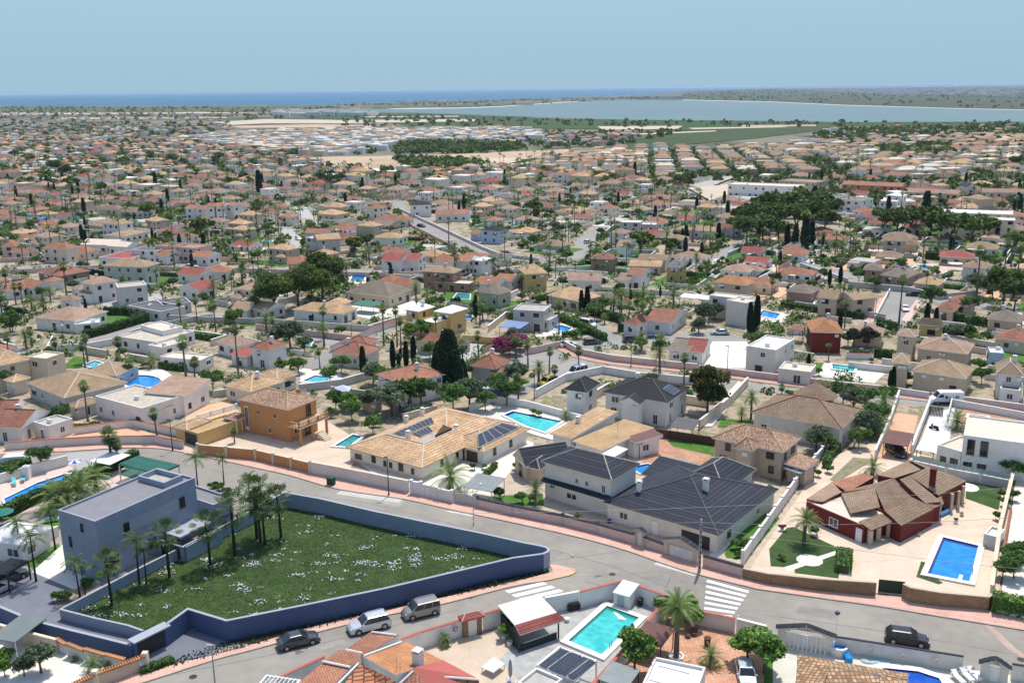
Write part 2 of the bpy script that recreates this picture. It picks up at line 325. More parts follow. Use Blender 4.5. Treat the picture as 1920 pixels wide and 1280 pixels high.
# ------------------------------------------------------------------ walls and fences
def wall_w(w, h, mat, label, t=.22, cop=None, coph=.1, copw=.36, name='boundary_wall', cat='wall', pil=0, pilmat=None, z0=0, group=None, closed=False, occw=1.5, base=None):
    r = thing(name, label, cat, (w[0].x, w[0].y, 0), group)
    hs = h if isinstance(h, (list, tuple)) else [h]*len(w)
    def band(m, th, lo, hi):
        if closed: L = w+[w[0]]; H2 = hs+[hs[0]]
        else: L = w; H2 = hs
        nrm = []
        for i in range(len(L)):
            q0 = L[i-1] if i > 0 else (L[-2] if closed else L[0]); q1 = L[i+1] if i < len(L)-1 else (L[1] if closed else L[-1])
            d0 = (L[i]-q0); d1 = (q1-L[i]); d0.z = d1.z = 0
            d0 = d0.normalized() if d0.length > 1e-6 else d1.normalized(); d1 = d1.normalized() if d1.length > 1e-6 else d0
            d = (d0+d1); d = d.normalized() if d.length > .1 else d0
            k = 1/max(.45, abs(d.dot(d0))); nrm.append(Vector((-d.y, d.x, 0))*k)
        for i in range(len(L)-1):
            a, b = L[i], L[i+1]; na, nb = nrm[i]*th/2, nrm[i+1]*th/2
            za, zb = lo(H2[i]), lo(H2[i+1]); ya, yb = hi(H2[i]), hi(H2[i+1])
            A0, A1, B0, B1 = a-na, a+na, b-nb, b+nb
            def q(p, z): return (p.x, p.y, z)
            m.face([q(A0, za), q(B0, zb), q(B0, yb), q(A0, ya)], mm); m.face([q(B1, zb), q(A1, za), q(A1, ya), q(B1, yb)], mm)
            m.face([q(A0, ya), q(B0, yb), q(B1, yb), q(A1, ya)], mm); m.face([q(A1, za), q(B1, zb), q(B0, zb), q(A0, za)], mm)
            if i == 0 and not closed: m.face([q(A1, za), q(A0, za), q(A0, ya), q(A1, ya)], mm)
            if i == len(L)-2 and not closed: m.face([q(B0, zb), q(B1, zb), q(B1, yb), q(B0, yb)], mm)
            occline(a, b, occw)
    mm = mat; m = MB(); band(m, t, lambda q: z0, lambda q: q-(coph if cop else 0)); m.build('wall_face', r)
    if base: mm = base; m = MB(); band(m, t+.08, lambda q: z0, lambda q: z0+.35); m.build('plinth', r)
    if cop: mm = cop; m = MB(); band(m, copw, lambda q: q-coph, lambda q: q); m.build('coping', r)
    if pil:
        me = MB(); s0 = ORG.copy(); 
        pm = None
        for i in range(len(w)-1):
            d = w[i+1]-w[i]; L = d.length; k = max(1, round(L/pil)); u = d.normalized() if L > 1e-6 else Vector((1, 0, 0)); n = Vector((-u.y, u.x, 0))
            for j in range(k+(1 if i == len(w)-2 else 0)):
                p = w[i]+d*(j/k); hh = hs[i]+(hs[i+1]-hs[i])*j/k
                q = MB(); q.obox(p-u*.2-n*.2, u, n, .4, .4, z0, hh+.12, pilmat or mat); q.obox(p-u*.25-n*.25, u, n, .5, .5, hh+.12, hh+.2, cop or mat); q.build('pillar', r)
    return r
def wall(l, h, mat, label, top=False, **k):
    hh = h if not isinstance(h, (list, tuple)) else None
    w = [P(l[i], l[i+1], ((h if hh is not None else h[i//2]) if top else 0)) for i in range(0, len(l), 2)]
    for p in w: p.z = 0
    return wall_w(w, h, mat, label, **k)
def balustrade(w, label, h=.9, z0=0, mat=WHITE, parent=None, name='balustrade'):
    r = parent or thing(name, label, 'balustrade', (w[0].x, w[0].y, 0))
    for i in range(len(w)-1):
        a, b = w[i], w[i+1]; d = b-a; L = d.length
        if L < .3: continue
        u = d.normalized(); n = Vector((-u.y, u.x, 0)); m = MB()
        m.obox(a-n*.1, u, n, L, .2, z0+h-.12, z0+h, mat, bottom=True); m.obox(a-n*.1, u, n, L, .2, z0, z0+.12, mat)
        k = max(2, int(L/.32)); pr = MB() if parent is None else m
        for j in range(k):
            p = a+u*(L*(j+.5)/k); m.obox(p-u*.06-n*.06, u, n, .12, .12, z0+.12, z0+h-.12, mat)
        for j in range(int(L/3)+2):
            p = a+u*(L*j/(int(L/3)+1)); m.obox(p-u*.14-n*.14, u, n, .28, .28, z0, z0+h+.1, mat)
        m.build('railing', r)
    return r

# ------------------------------------------------------------------ windows, doors
def _window(kind):
    """unit prototypes 1 x 1 in the XZ plane, facing -Y"""
    global ORG; ORG = Vector((0, 0, 0))
    fr = {'w': WHITE, 'd': WOODD, 'k': DARKM, 'c': PL['cream']}[kind]
    m = MB(); t = .07
    for x0, x1, z0, z1 in ((-.5, -.5+t, 0, 1), (.5-t, .5, 0, 1), (-.5+t, .5-t, 0, t), (-.5+t, .5-t, 1-t, 1), (-.03, .03, t, 1-t)): m.box(x0, x1, -.07, .02, z0, z1, fr)
    m.box(-.56, .56, -.13, .02, -.07, 0, fr if kind != 'k' else CONC)
    p = MB(); p.box(-.5+t, .5-t, -.03, .02, t, 1-t, G_)
    return m.mesh('window_frame'), p.mesh('window_pane')
WIN = {k: _window(k) for k in 'wdkc'}
def _shut():
    m = MB(); m.box(-.5, .5, -.06, .02, 0, 1, DARKM)
    for i in range(9): m.box(-.46, .46, -.075, -.055, .06+i*.1, .13+i*.1, WOODD)
    return m.mesh('shutter')
SHUT = _shut()
def _gar(mat, nm):
    m = MB(); m.box(-.5, .5, -.05, .02, 0, 1, mat)
    for i in range(5): m.box(-.48, .48, -.07, -.045, .02+i*.196, .19+i*.196, mat)
    return m.mesh(nm)
GAR = {'w': _gar(WHITE, 'garage_panel_white'), 'd': _gar(WOODD, 'garage_panel_brown'), 'k': _gar(DARKM, 'garage_panel_dark')}
def _simplewin(fr):
    m = MB(); m.box(-.5, .5, -.02, .02, 0, 1, G_); m.box(-.56, .56, -.08, .02, -.09, 0, fr)
    for x0, x1, z0, z1 in ((-.56, -.5, 0, 1.06), (.5, .56, 0, 1.06), (-.5, .5, 1, 1.06)): m.box(x0, x1, -.06, .02, z0, z1, fr)
    return m.mesh('simple_window')
SWIN = {'w': _simplewin(WHITE), 'd': _simplewin(WOODD), 'k': _simplewin(DARKM), 'c': _simplewin(PL['cream'])}
def put(root, kind, style, p, nrm, w, h, near=True):
    """p = sill centre on the wall plane, nrm outward"""
    rz = math.atan2(nrm.y, nrm.x)+math.pi/2; q = p+nrm*.01
    if kind == 'window':
        if near:
            o = ob('window', WIN[style][0], root, q, rz, (w, 1, h)); c = ob('pane', WIN[style][1], None); c.parent = o; KIDS[o.name].append(c)
        else: o = ob('window', SWIN[style], root, q, rz, (w, 1, h))
    elif kind == 'shutter': o = ob('shutter', SHUT, root, q, rz, (w, 1, h))
    elif kind == 'garage_door': o = ob('garage_door', GAR[style], root, q, rz, (w, 1, h))
    else: o = ob('door', SHUT if style == 'd' else GAR[style], root, q, rz, (w, 1, h))
    return o

# ------------------------------------------------------------------ houses
def roof_geo(m, caps, o, u, n, L, D, z, rt, rh, mat, wallm=None, fas=None, wallinset=0.):
    def q(s, t, zz): p = o+u*s+n*t; return Vector((p.x, p.y, zz))
    fas = fas or WHITE; th = .16
    A, B, Cc, Dd = q(0, 0, z), q(L, 0, z), q(L, D, z), q(0, D, z)
    if rt in 'hp':
        if rt == 'p' or abs(L-D) < .5: r1 = r2 = q(L/2, D/2, z+rh)
        elif L > D: r1, r2 = q(D/2, D/2, z+rh), q(L-D/2, D/2, z+rh)
        else: r1, r2 = q(L/2, L/2, z+rh), q(L/2, D-L/2, z+rh)
        if r1 is r2 or (r1-r2).length < .01:
            for a, b in ((A, B), (B, Cc), (Cc, Dd), (Dd, A)): m.face([a, b, r1], mat)
            for a in (A, B, Cc, Dd): caps.append((a, r1))
        elif L > D:
            m.face([A, B, r2, r1], mat); m.face([B, Cc, r2], mat); m.face([Cc, Dd, r1, r2], mat); m.face([Dd, A, r1], mat)
            caps += [(A, r1), (Dd, r1), (B, r2), (Cc, r2), (r1, r2)]
        else:
            m.face([A, B, r1], mat); m.face([B, Cc, r2, r1], mat); m.face([Cc, Dd, r2], mat); m.face([Dd, A, r1, r2], mat)
            caps += [(A, r1), (B, r1), (Cc, r2), (Dd, r2), (r1, r2)]
        ring = [A, B, Cc, Dd]
    elif rt == 'g':
        r1, r2 = q(0, D/2, z+rh), q(L, D/2, z+rh); m.face([A, B, r2, r1], mat); m.face([Cc, Dd, r1, r2], mat); caps.append((r1, r2)); ring = [A, B, Cc, Dd]
        m.face([Dd, A, r1], wallm or fas); m.face([B, Cc, r2], wallm or fas)
    elif rt == 'G':
        r1, r2 = q(L/2, 0, z+rh), q(L/2, D, z+rh); m.face([B, Cc, r2, r1], mat); m.face([Dd, A, r1, r2], mat); caps.append((r1, r2)); ring = [A, B, Cc, Dd]
        m.face([A, B, r1], wallm or fas); m.face([Cc, Dd, r2], wallm or fas)
    elif rt in 'sSlr':   # sheds: s high at back, S high at front, l high at left, r high at right
        dz = {'s': (0, 0, 1, 1), 'S': (1, 1, 0, 0), 'l': (1, 0, 0, 1), 'r': (0, 1, 1, 0)}[rt]
        R = [Vector((p.x, p.y, p.z+d*rh)) for p, d in zip((A, B, Cc, Dd), dz)]
        if rt in 'sS': m.face(R if rt == 's' else [R[2], R[3], R[0], R[1]], mat)
        else: m.face([R[1], R[2], R[3], R[0]] if rt == 'l' else [R[3], R[0], R[1], R[2]], mat)
        for i in range(4):
            a, b = R[i], R[(i+1) % 4]; k = Vector((0, 0, th)); 
            if max(a.z, b.z) > z+.01: m.face([Vector((a.x, a.y, z)), Vector((b.x, b.y, z)), b, a], wallm or fas)
        ring = [A, B, Cc, Dd]
    k = Vector((0, 0, th))
    for i in range(4):
        a, b = ring[i], ring[(i+1) % 4]; m.face([a-k, b-k, b, a], fas)
    m.face([p-k for p in ring[::-1]], fas)
def wing(r, w, roofm, wallm, near=True, win=True, wstyle='w', fas=None, sto=None, caps=True, lm=None):
    """w = (x1,y1,x2,y2, D or (x3,y3), h, type, rh [,opts]); pixel corners of the front eave at height h"""
    x1, y1, x2, y2, D, h, rt, rh = w[:8]; op = w[8] if len(w) > 8 else {}
    a, b = P(x1, y1, h), P(x2, y2, h); a.z = b.z = 0
    if 'rot' in op:
        L = (b-a).length if 'L' not in op else op['L']; t = math.radians(op['rot']); u = Vector((math.cos(t), math.sin(t), 0))
    else: u = (b-a); L = u.length; u.normalize()
    n = Vector((-u.y, u.x, 0))
    if isinstance(D, tuple): c = P(D[0], D[1], h); c.z = 0; D = abs((c-b).dot(n))
    return wing_w(r, a, u, L, D, h, rt, rh, roofm, wallm, op, near, win, wstyle, fas, caps)
def wing_w(r, a, u, L, D, h, rt, rh, roofm, wallm, op={}, near=True, win=True, wstyle='w', fas=None, caps=True):
    n = Vector((-u.y, u.x, 0)); z0 = op.get('z0', 0)
    roofm = RF[op['roof']] if 'roof' in op else roofm; wallm = PL[op['wall']] if 'wall' in op else wallm
    flat = rt == 'f'; ov = op.get('ov', 0 if flat else .45); o = a
    wl = MB()
    if not op.get('open'):
        wo = o+u*ov+n*ov; LW, DW = L-2*ov, D-2*ov
        if flat:
            wl.obox(wo, u, n, L, D, z0, h-.35, wallm); pt = .22; kw = dict(bottom=False)
            for (s, t, l_, d_) in ((0, 0, L, pt), (0, D-pt, L, pt), (0, pt, pt, D-2*pt), (L-pt, pt, pt, D-2*pt)): wl.obox(o+u*s+n*t, u, n, l_, d_, h-.35, h, wallm, PL['capstone'] if wallm is PL['villa'] else (PL['white'] if wallm in (PL['white'], PL['offwhite'], PL['grey']) else wallm))
        else: wl.obox(wo, u, n, LW, DW, z0, h-.16, wallm)
        wl.build('wall', r)
        if near and op.get('plinth'): pm = MB(); pm.obox(wo-u*.04-n*.04, u, n, LW+.08, DW+.08, z0, z0+.5, PL[op['plinth']]); pm.build('plinth', r)
    else:
        for s, t in ((.25, .25), (L-.45, .25), (L-.45, D-.45), (.25, D-.45)):
            pm = MB(); pm.obox(o+u*s+n*t, u, n, .22, .22, z0, h-.16, wallm); pm.build('post', r)
        wo = o; LW, DW = L, D
    rm = MB(); cl = []
    if flat:
        rm.obox(o+u*.22+n*.22, u, n, L-.44, D-.44, h-.34, h-.3, roofm); R = rm.build('roof', r)
    else:
        roof_geo(rm, cl, o, u, n, L, D, h, rt, rh, roofm, wallm, fas); R = rm.build('roof', r)
        if near and caps and cl:
            cm = MB()
            for p, q in cl: cm.tube(p+Vector((0, 0, .02)), q+Vector((0, 0, .02)), .11, op.get('cap') or CAPS.get(roofm.name, roofm), 5)
            cm.build('ridge_tiles', R)
    for p in (o+u*(i*L/4)+n*(j*D/4) for i in range(5) for j in range(5)): occ(p.x, p.y, 2.5)
    # openings
    spec = op.get('win'); sty = op.get('ws', wstyle)
    faces = {'F': (wo, u, LW, -n), 'R': (wo+u*LW, n, DW, u), 'L': (wo+n*DW, -n, DW, -u), 'B': (wo+u*LW+n*DW, -u, LW, n)}
    if spec is not None:
        for f, s, z, ww, hh, kind in spec:
            fo, fd, fl, fn = faces[f]; p = fo+fd*(fl*s); p.z = z0+z
            st = sty; kd = kind
            if ':' in kind: kd, st = kind.split(':')
            put(r, kd, st, p, fn, ww, hh, near)
    elif win and not op.get('open'):
        ns = max(1, round((h-z0)/3.0)); fh = (h-z0)/ns
        for f in 'FRL':
            fo, fd, fl, fn = faces[f]
            c = Vector((0, 0, 30))-fo; 
            if fn.dot(c) < 0: continue
            k = int(fl/3.3)
            for s in range(ns):
                for j in range(k):
                    if random.random() < .18: continue
                    ww = random.choice([.9, 1.1, 1.3, 1.6]); tall = (s == 0 and random.random() < .2)
                    p = fo+fd*(fl*(j+.5+random.uniform(-.12, .12))/k); p.z = z0+s*fh+(.08 if tall else .95)
                    if p.z+1.2 > h-.3 and s == ns-1: p.z = h-1.75
                    put(r, 'window' if random.random() < .85 else 'shutter', sty, p, fn, ww, 2.0 if tall else 1.15, near)
    if 'chim' in op:
        for (s, t, hh) in op['chim']: chimney(r, o+u*(L*s)+n*(D*t), h+hh, base=h-.1)
    if o is not None: LASTW.append((o, u, n, L, D))
    return o, u, n, L, D
LASTW = []
CAPS = {}
def chimney(r, p, top, base=2.5, s=.7, mat=None):
    mat = mat or PL['white']; m = MB(); X, Y = Vector((.85, -.53, 0)), Vector((.53, .85, 0)); q = p-X*s/2-Y*s/2
    m.obox(q, X, Y, s, s, base, top-.25, mat); m.obox(q-X*.08-Y*.08, X, Y, s+.16, s+.16, top-.25, top-.12, mat, bottom=True)
    m.obox(q+X*.1+Y*.1, X, Y, s-.2, s-.2, top-.12, top+.02, DARKM); m.obox(q-X*.04-Y*.04, X, Y, s+.08, s+.08, top+.02, top+.12, mat, bottom=True)
    return m.build('chimney', r)
def house(label, roof, wallk, wings, name='house', cat='house', near=True, group=None, wstyle='w', **k):
    w0 = wings[0]; a = P(w0[0], w0[1], w0[5]); a.z = 0
    r = thing(name, label, cat, a, group); out = []
    for w in wings: out.append(wing(r, w, RF[roof], PL[wallk], near, wstyle=wstyle, **k))
    r['_w'] = 1; del r['_w']
    return r, out
def solar(r, pxq, p0, n, cols, rows, name='solar_panel', lift=.12):
    """grid of panels on the plane p0,n inside the four pixel corners"""
    c = [on_plane(x, y, p0, n)+n*lift for x, y in pxq]
    solar_w(r, c, n, cols, rows, name)
def solar_w(r, c, n, cols, rows, name='solar_panel'):
    for i in range(cols):
        for j in range(rows):
            def q(s, t): return (c[0]*(1-s)+c[1]*s)*(1-t)+(c[3]*(1-s)+c[2]*s)*t
            e = .012; a, b, d, f = q(i/cols+e/2, j/rows+e), q((i+1)/cols-e/2, j/rows+e), q((i+1)/cols-e/2, (j+1)/rows-e), q(i/cols+e/2, (j+1)/rows-e)
            m = MB(); k = n*.04; ce = (a+b+d+f)/4
            m.face([a, b, d, f], METAL); ins = [p+(ce-p)*.05+n*.004 for p in (a, b, d, f)]; m.face(ins, SOLARM)
            for p, s in ((a, b), (b, d), (d, f), (f, a)): m.face([p-k, s-k, s, p], METAL)
            m.build(name, r)
def patch_sheet(*a, **k): return sheet(*a, **k)
# ------------------------------------------------------------------ vegetation
LEAF = {'pine': [leafm('pine_dark', (.06, .095, .022)), leafm('pine_mid', (.115, .17, .035)), leafm('pine_light', (.18, .25, .05))],
 'green': [leafm('leaf_dark', (0.054, 0.114, 0.028)), leafm('leaf_mid', (0.109, 0.212, 0.046)), leafm('leaf_light', (0.200, 0.308, 0.074))],
 'olive': [leafm('olive_dark', (0.087, 0.123, 0.064)), leafm('olive_mid', (0.145, 0.196, 0.104)), leafm('olive_light', (0.232, 0.275, 0.160))],
 'cyp': [leafm('cypress_dark', (0.017, 0.038, 0.016)), leafm('cypress_mid', (0.032, 0.064, 0.026)), leafm('cypress_light', (0.058, 0.094, 0.035))],
 'lime': [leafm('lime_dark', (0.087, 0.174, 0.032)), leafm('lime_mid', (0.174, 0.304, 0.056)), leafm('lime_light', (0.290, 0.435, 0.096))],
 'pinkf': [leafm('leaf_mid', (0.087, 0.189, 0.040)), leafm('petal_magenta', (.42, .03, .20)), leafm('petal_pink', (.55, .06, .30))],
 'gold': [leafm('thuja_dark', (0.043, 0.065, 0.019)), leafm('thuja_mid', (0.087, 0.109, 0.029)), leafm('thuja_gold', (0.290, 0.217, 0.048))],
 'purple': [leafm('plum_dark', (0.036, 0.029, 0.029)), leafm('plum_mid', (0.072, 0.058, 0.048)), leafm('leaf_dark', (0.043, 0.102, 0.024))]}
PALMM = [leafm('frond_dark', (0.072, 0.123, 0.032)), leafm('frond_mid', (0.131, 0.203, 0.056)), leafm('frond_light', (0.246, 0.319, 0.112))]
BARK = plain('bark', (.13, .095, .065), var=.35, scale=3, bump=.5); PBARK = plain('palm_bark', (.17, .13, .10), var=.4, scale=5, bump=.6)
DARKB = plain('cg_palm_bark', (.035, .028, .022), var=.3)
THATCH = leafm('dead_fronds', (.22, .16, .08))
def cards(name, cen, siz, mats, up=.25, mi=None, asp=1.):
    """one mesh of many small leaf quads; cen (n,3), siz (n,)"""
    n = len(cen); d = RN.randn(n, 3); d[:, 2] = np.abs(d[:, 2])+up; d /= np.linalg.norm(d, axis=1)[:, None]
    e = np.cross(d, RN.randn(n, 3)); e /= np.linalg.norm(e, axis=1)[:, None]; g = np.cross(d, e)
    s = siz[:, None]*.5; V = np.empty((n, 4, 3), np.float32)
    V[:, 0] = cen-e*s*asp; V[:, 1] = cen-g*s; V[:, 2] = cen+e*s*asp; V[:, 3] = cen+g*s
    me = bpy.data.meshes.new(name); me.vertices.add(n*4); me.loops.add(n*4); me.polygons.add(n)
    me.vertices.foreach_set('co', V.ravel()); me.loops.foreach_set('vertex_index', np.arange(n*4, dtype=np.int32))
    me.polygons.foreach_set('loop_start', np.arange(0, n*4, 4, dtype=np.int32)); me.polygons.foreach_set('loop_total', np.full(n, 4, np.int32))
    for m in mats: me.materials.append(m)
    if mi is None: mi = RN.choice(len(mats), n, p=[.4, .4, .2][:len(mats)] if len(mats) == 3 else None)
    me.polygons.foreach_set('material_index', mi.astype(np.int32)); me.update(calc_edges=True); return me
def blobs(bl, n, s0, s1, fill=.35):
    b = np.array(bl, float); w = (b[:, 3]*b[:, 4]+b[:, 3]*b[:, 5]); k = RN.choice(len(b), n, p=w/w.sum())
    d = RN.randn(n, 3); d /= np.linalg.norm(d, axis=1)[:, None]; rad = 1-fill*RN.rand(n)**1.5
    d[:, 2] = np.where(d[:, 2] < -.35, -d[:, 2]*.6, d[:, 2])
    wob = 1+.18*np.sin(d[:, 0]*7+k)+.14*np.cos(d[:, 1]*9+k*2)
    cen = b[k, :3]+d*b[k, 3:6]*(rad*wob)[:, None]
    return cen, s0+(s1-s0)*RN.rand(n), k
def tree_blobs(R, H, n, flat=.5, seed=0):
    r = random.Random(seed); out = []
    for i in range(n):
        a = r.uniform(0, 6.28); d = R*math.sqrt(r.random())*.68; rr = R*r.uniform(.30, .5)
        out.append((math.cos(a)*d, math.sin(a)*d, H+(r.random()-.35)*R*flat*(1-d/R*.8), rr, rr, rr*.75))
    return out
def core(bl, k, mat):
    m = MB()
    for x, y, z, a, b, c in bl: m.lathe((x, y, z), [(0, -c*k), (a*k*.8, -c*k*.6), (a*k, 0), (a*k*.8, c*k*.6), (0, c*k)], mat, 7)
    return m
def tree_proto(kind, R, Ht, nb, nq, s0, s1, lk, trunk=.25, flat=.6, seed=1, name='tree'):
    """H of the crown centre = Ht; unit-free metres"""
    r = thing(name, None, None, link=False); bl = tree_blobs(R, Ht, nb, flat, seed)
    t = MB(); lean = .3
    t.tube((0, 0, -.1), (.1*R*lean, 0, Ht*.55), trunk, BARK, 7, trunk*.7)
    for i in range(min(6, nb)):
        b = bl[i]; t.tube((.1*R*lean, 0, Ht*.5), (b[0]*.8, b[1]*.8, b[2]-b[5]*.2), trunk*.5, BARK, 5, trunk*.2)
    t.build('trunk', r, link=False)
    cen, sz, k = blobs(bl, nq, s0, s1); sh = RN.rand(nb)
    mi = np.clip((RN.rand(nq)*1.9+sh[k]*.8+.35*(RN.rand(nq) > .8)).astype(int), 0, 2)
    cm = core(bl, .66, LEAF[lk][0]); c0 = cm.build('crown', r, link=False)
    me = cards('crown', cen, sz, LEAF[lk], mi=mi); me2 = c0.data
    # join the inner core and the leaves into one crown mesh
    bmj = _join(me2, me); c0.data = bmj
    return r
def _join(a, b):
    import bmesh
    bm = bmesh.new(); bm.from_mesh(a); n0 = len(bm.faces); bm.from_mesh(b)
    off = len(a.materials); bm.faces.ensure_lookup_table()
    for f in bm.faces[n0:]: f.material_index += off
    me = bpy.data.meshes.new(b.name); bm.to_mesh(me); bm.free()
    for m in list(a.materials)+list(b.materials): me.materials.append(m)
    return me
def cone_proto(R, H, nq, s0, s1, lk, name='cypress_tree', shape='col'):
    r = thing(name, None, None, link=False); m = MB(); m.tube((0, 0, -.1), (0, 0, H*.3), R*.15, BARK, 6); m.build('trunk', r, link=False)
    t = RN.rand(nq)**.8; a = RN.rand(nq)*6.283
    if shape == 'col': rad = R*np.sin(np.clip(t*2.6+.35, 0, math.pi)*.95)**.6*(1-t*.35)
    else: rad = R*(1-t)**.7*(1+.15*np.sin(a*5+t*9))
    rad = rad*(.75+.3*RN.rand(nq)); cen = np.stack([np.cos(a)*rad, np.sin(a)*rad, .25+t*(H-.3)], 1)
    me = cards('crown', cen, s0+(s1-s0)*RN.rand(nq), LEAF[lk], up=0)
    pr = [(0, .2), (R*.6, .5), (R*.72, H*.3), (R*.55, H*.6), (R*.25, H*.85), (0, H*.97)] if shape == 'col' else [(0, .2), (R*.75, .5), (R*.5, H*.4), (R*.22, H*.75), (0, H*.95)]
    k = MB(); k.lathe((0, 0, 0), pr, LEAF[lk][0], 9); c0 = k.build('crown', r, link=False); c0.data = _join(c0.data, me); return r
def frond(m, base, yaw, pitch, L, mats, leaf=.5, nl=10, droop=1., w=.1, seg=5):
    """feather frond: arching rib with paired leaflets"""
    p = Vector(base); d = Vector((math.cos(yaw)*math.cos(pitch), math.sin(yaw)*math.cos(pitch), math.sin(pitch))); side = Vector((-math.sin(yaw), math.cos(yaw), 0))
    pts_ = [p.copy()]; dirs = [d.copy()]
    for i in range(seg*2):
        d = (d+Vector((0, 0, -droop*.16*(1+i*.12)))).normalized(); p = p+d*(L/(seg*2)); pts_.append(p.copy()); dirs.append(d.copy())
    mt = random.choice(mats)
    for i in range(0, seg*2, 2): m.face([pts_[i]-side*.035, pts_[i]+side*.035, pts_[i+2]+side*.02, pts_[i+2]-side*.02], mt)
    for i in range(nl):
        t = .12+.86*i/nl; f = t*seg*2; k = min(seg*2-1, int(f)); q = pts_[k].lerp(pts_[k+1], f-k); dd = dirs[k]; ll = leaf*(math.sin(math.pi*min(1, t*.85+.12))**.6)*random.uniform(.85, 1.1)
        upv = side.cross(dd)
        for s in (-1, 1):
            tip = q+side*(s*ll*.82)+dd*(ll*.5)-Vector((0, 0, ll*.28*droop))
            m.face([q-dd*w*.5, q+dd*w*.5, tip], mt)
def fan(m, base, yaw, pitch, L, mats, R=.8, nl=9, droop=.4, bw=.42):
    d = Vector((math.cos(yaw)*math.cos(pitch), math.sin(yaw)*math.cos(pitch), math.sin(pitch))); side = Vector((-math.sin(yaw), math.cos(yaw), 0)); upv = side.cross(d)*-1
    c = Vector(base)+d*L-Vector((0, 0, droop*.25*L)); mt = random.choice(mats)
    m.face([Vector(base)-side*.03, Vector(base)+side*.03, c+side*.02, c-side*.02], mt)
    for i in range(nl):
        a = (i/(nl-1)-.5)*math.radians(250); a2 = math.radians(250)/nl*bw; rr = R*(1-.25*abs(i/(nl-1)-.5)*2)
        def q(t, r): return c+(d*math.cos(t)+side*math.sin(t))*r-Vector((0, 0, droop*r*r*.55))
        m.face([c, q(a-a2, rr*.6), q(a, rr), q(a+a2, rr*.6)], mt)
def palm_proto(kind, H, seed, nf, trunkm=PBARK, far=False, name='palm_tree', mats=PALMM, sc=1.):
    random.seed(seed); r = thing(name, None, None, link=False); t = MB(); lean = random.uniform(-.35, .35)
    r0, r1 = {'fan': (.30, .17), 'date': (.34, .26), 'cg': (.16, .11), 'king': (.12, .07)}[kind]; r0 *= sc; r1 *= sc
    seg = 3 if far else 7; P0 = Vector((0, 0, -.1))
    for i in range(seg):
        f = (i+1)/seg; q = Vector((lean*f*f*H*.12, 0, H*f)); k0 = r0+(r1-r0)*min(1, (i/seg)*1.6); k1 = r0+(r1-r0)*min(1, f*1.6); t.tube(P0, q, k0*1.04, trunkm, 6 if far else 8, k1, cap=False); P0 = q
    top = P0; t.build('trunk', r, link=False); m = MB()
    if kind in ('fan', 'cg'):
        for i in range(nf):
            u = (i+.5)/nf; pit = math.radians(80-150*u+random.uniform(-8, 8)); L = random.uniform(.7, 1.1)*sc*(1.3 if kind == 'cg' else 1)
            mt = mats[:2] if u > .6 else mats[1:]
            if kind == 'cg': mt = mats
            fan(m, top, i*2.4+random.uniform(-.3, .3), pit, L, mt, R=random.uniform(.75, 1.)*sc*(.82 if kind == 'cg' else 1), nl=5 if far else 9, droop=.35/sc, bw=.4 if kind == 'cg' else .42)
        if kind == 'fan' and not far:
            for i in range(12): fan(m, top-Vector((0, 0, .5)), i*.52, math.radians(-75), .7, [THATCH], R=.55, nl=5, droop=.1)
    elif kind == 'king':
        for i in range(nf): frond(m, top, i*2.4+random.uniform(-.3, .3), math.radians(70-75*(i/nf)), 1.7*sc, mats, leaf=.55*sc, nl=8, droop=1.25, w=.16, seg=3)
    else:
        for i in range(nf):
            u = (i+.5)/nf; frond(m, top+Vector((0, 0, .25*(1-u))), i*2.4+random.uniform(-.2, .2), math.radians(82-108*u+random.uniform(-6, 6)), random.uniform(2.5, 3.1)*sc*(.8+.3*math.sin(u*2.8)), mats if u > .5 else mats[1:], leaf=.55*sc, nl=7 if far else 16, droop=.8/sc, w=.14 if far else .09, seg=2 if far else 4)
        if not far:
            for i in range(14): t2 = i*.45; q = top+Vector((math.cos(t2)*.22, math.sin(t2)*.22, -.35)); m.tube(q, q+Vector((math.cos(t2)*.28, math.sin(t2)*.28, .3)), .07, THATCH, 4, .03)
    m.build('crown', r, link=False); return r
PROTO = {}
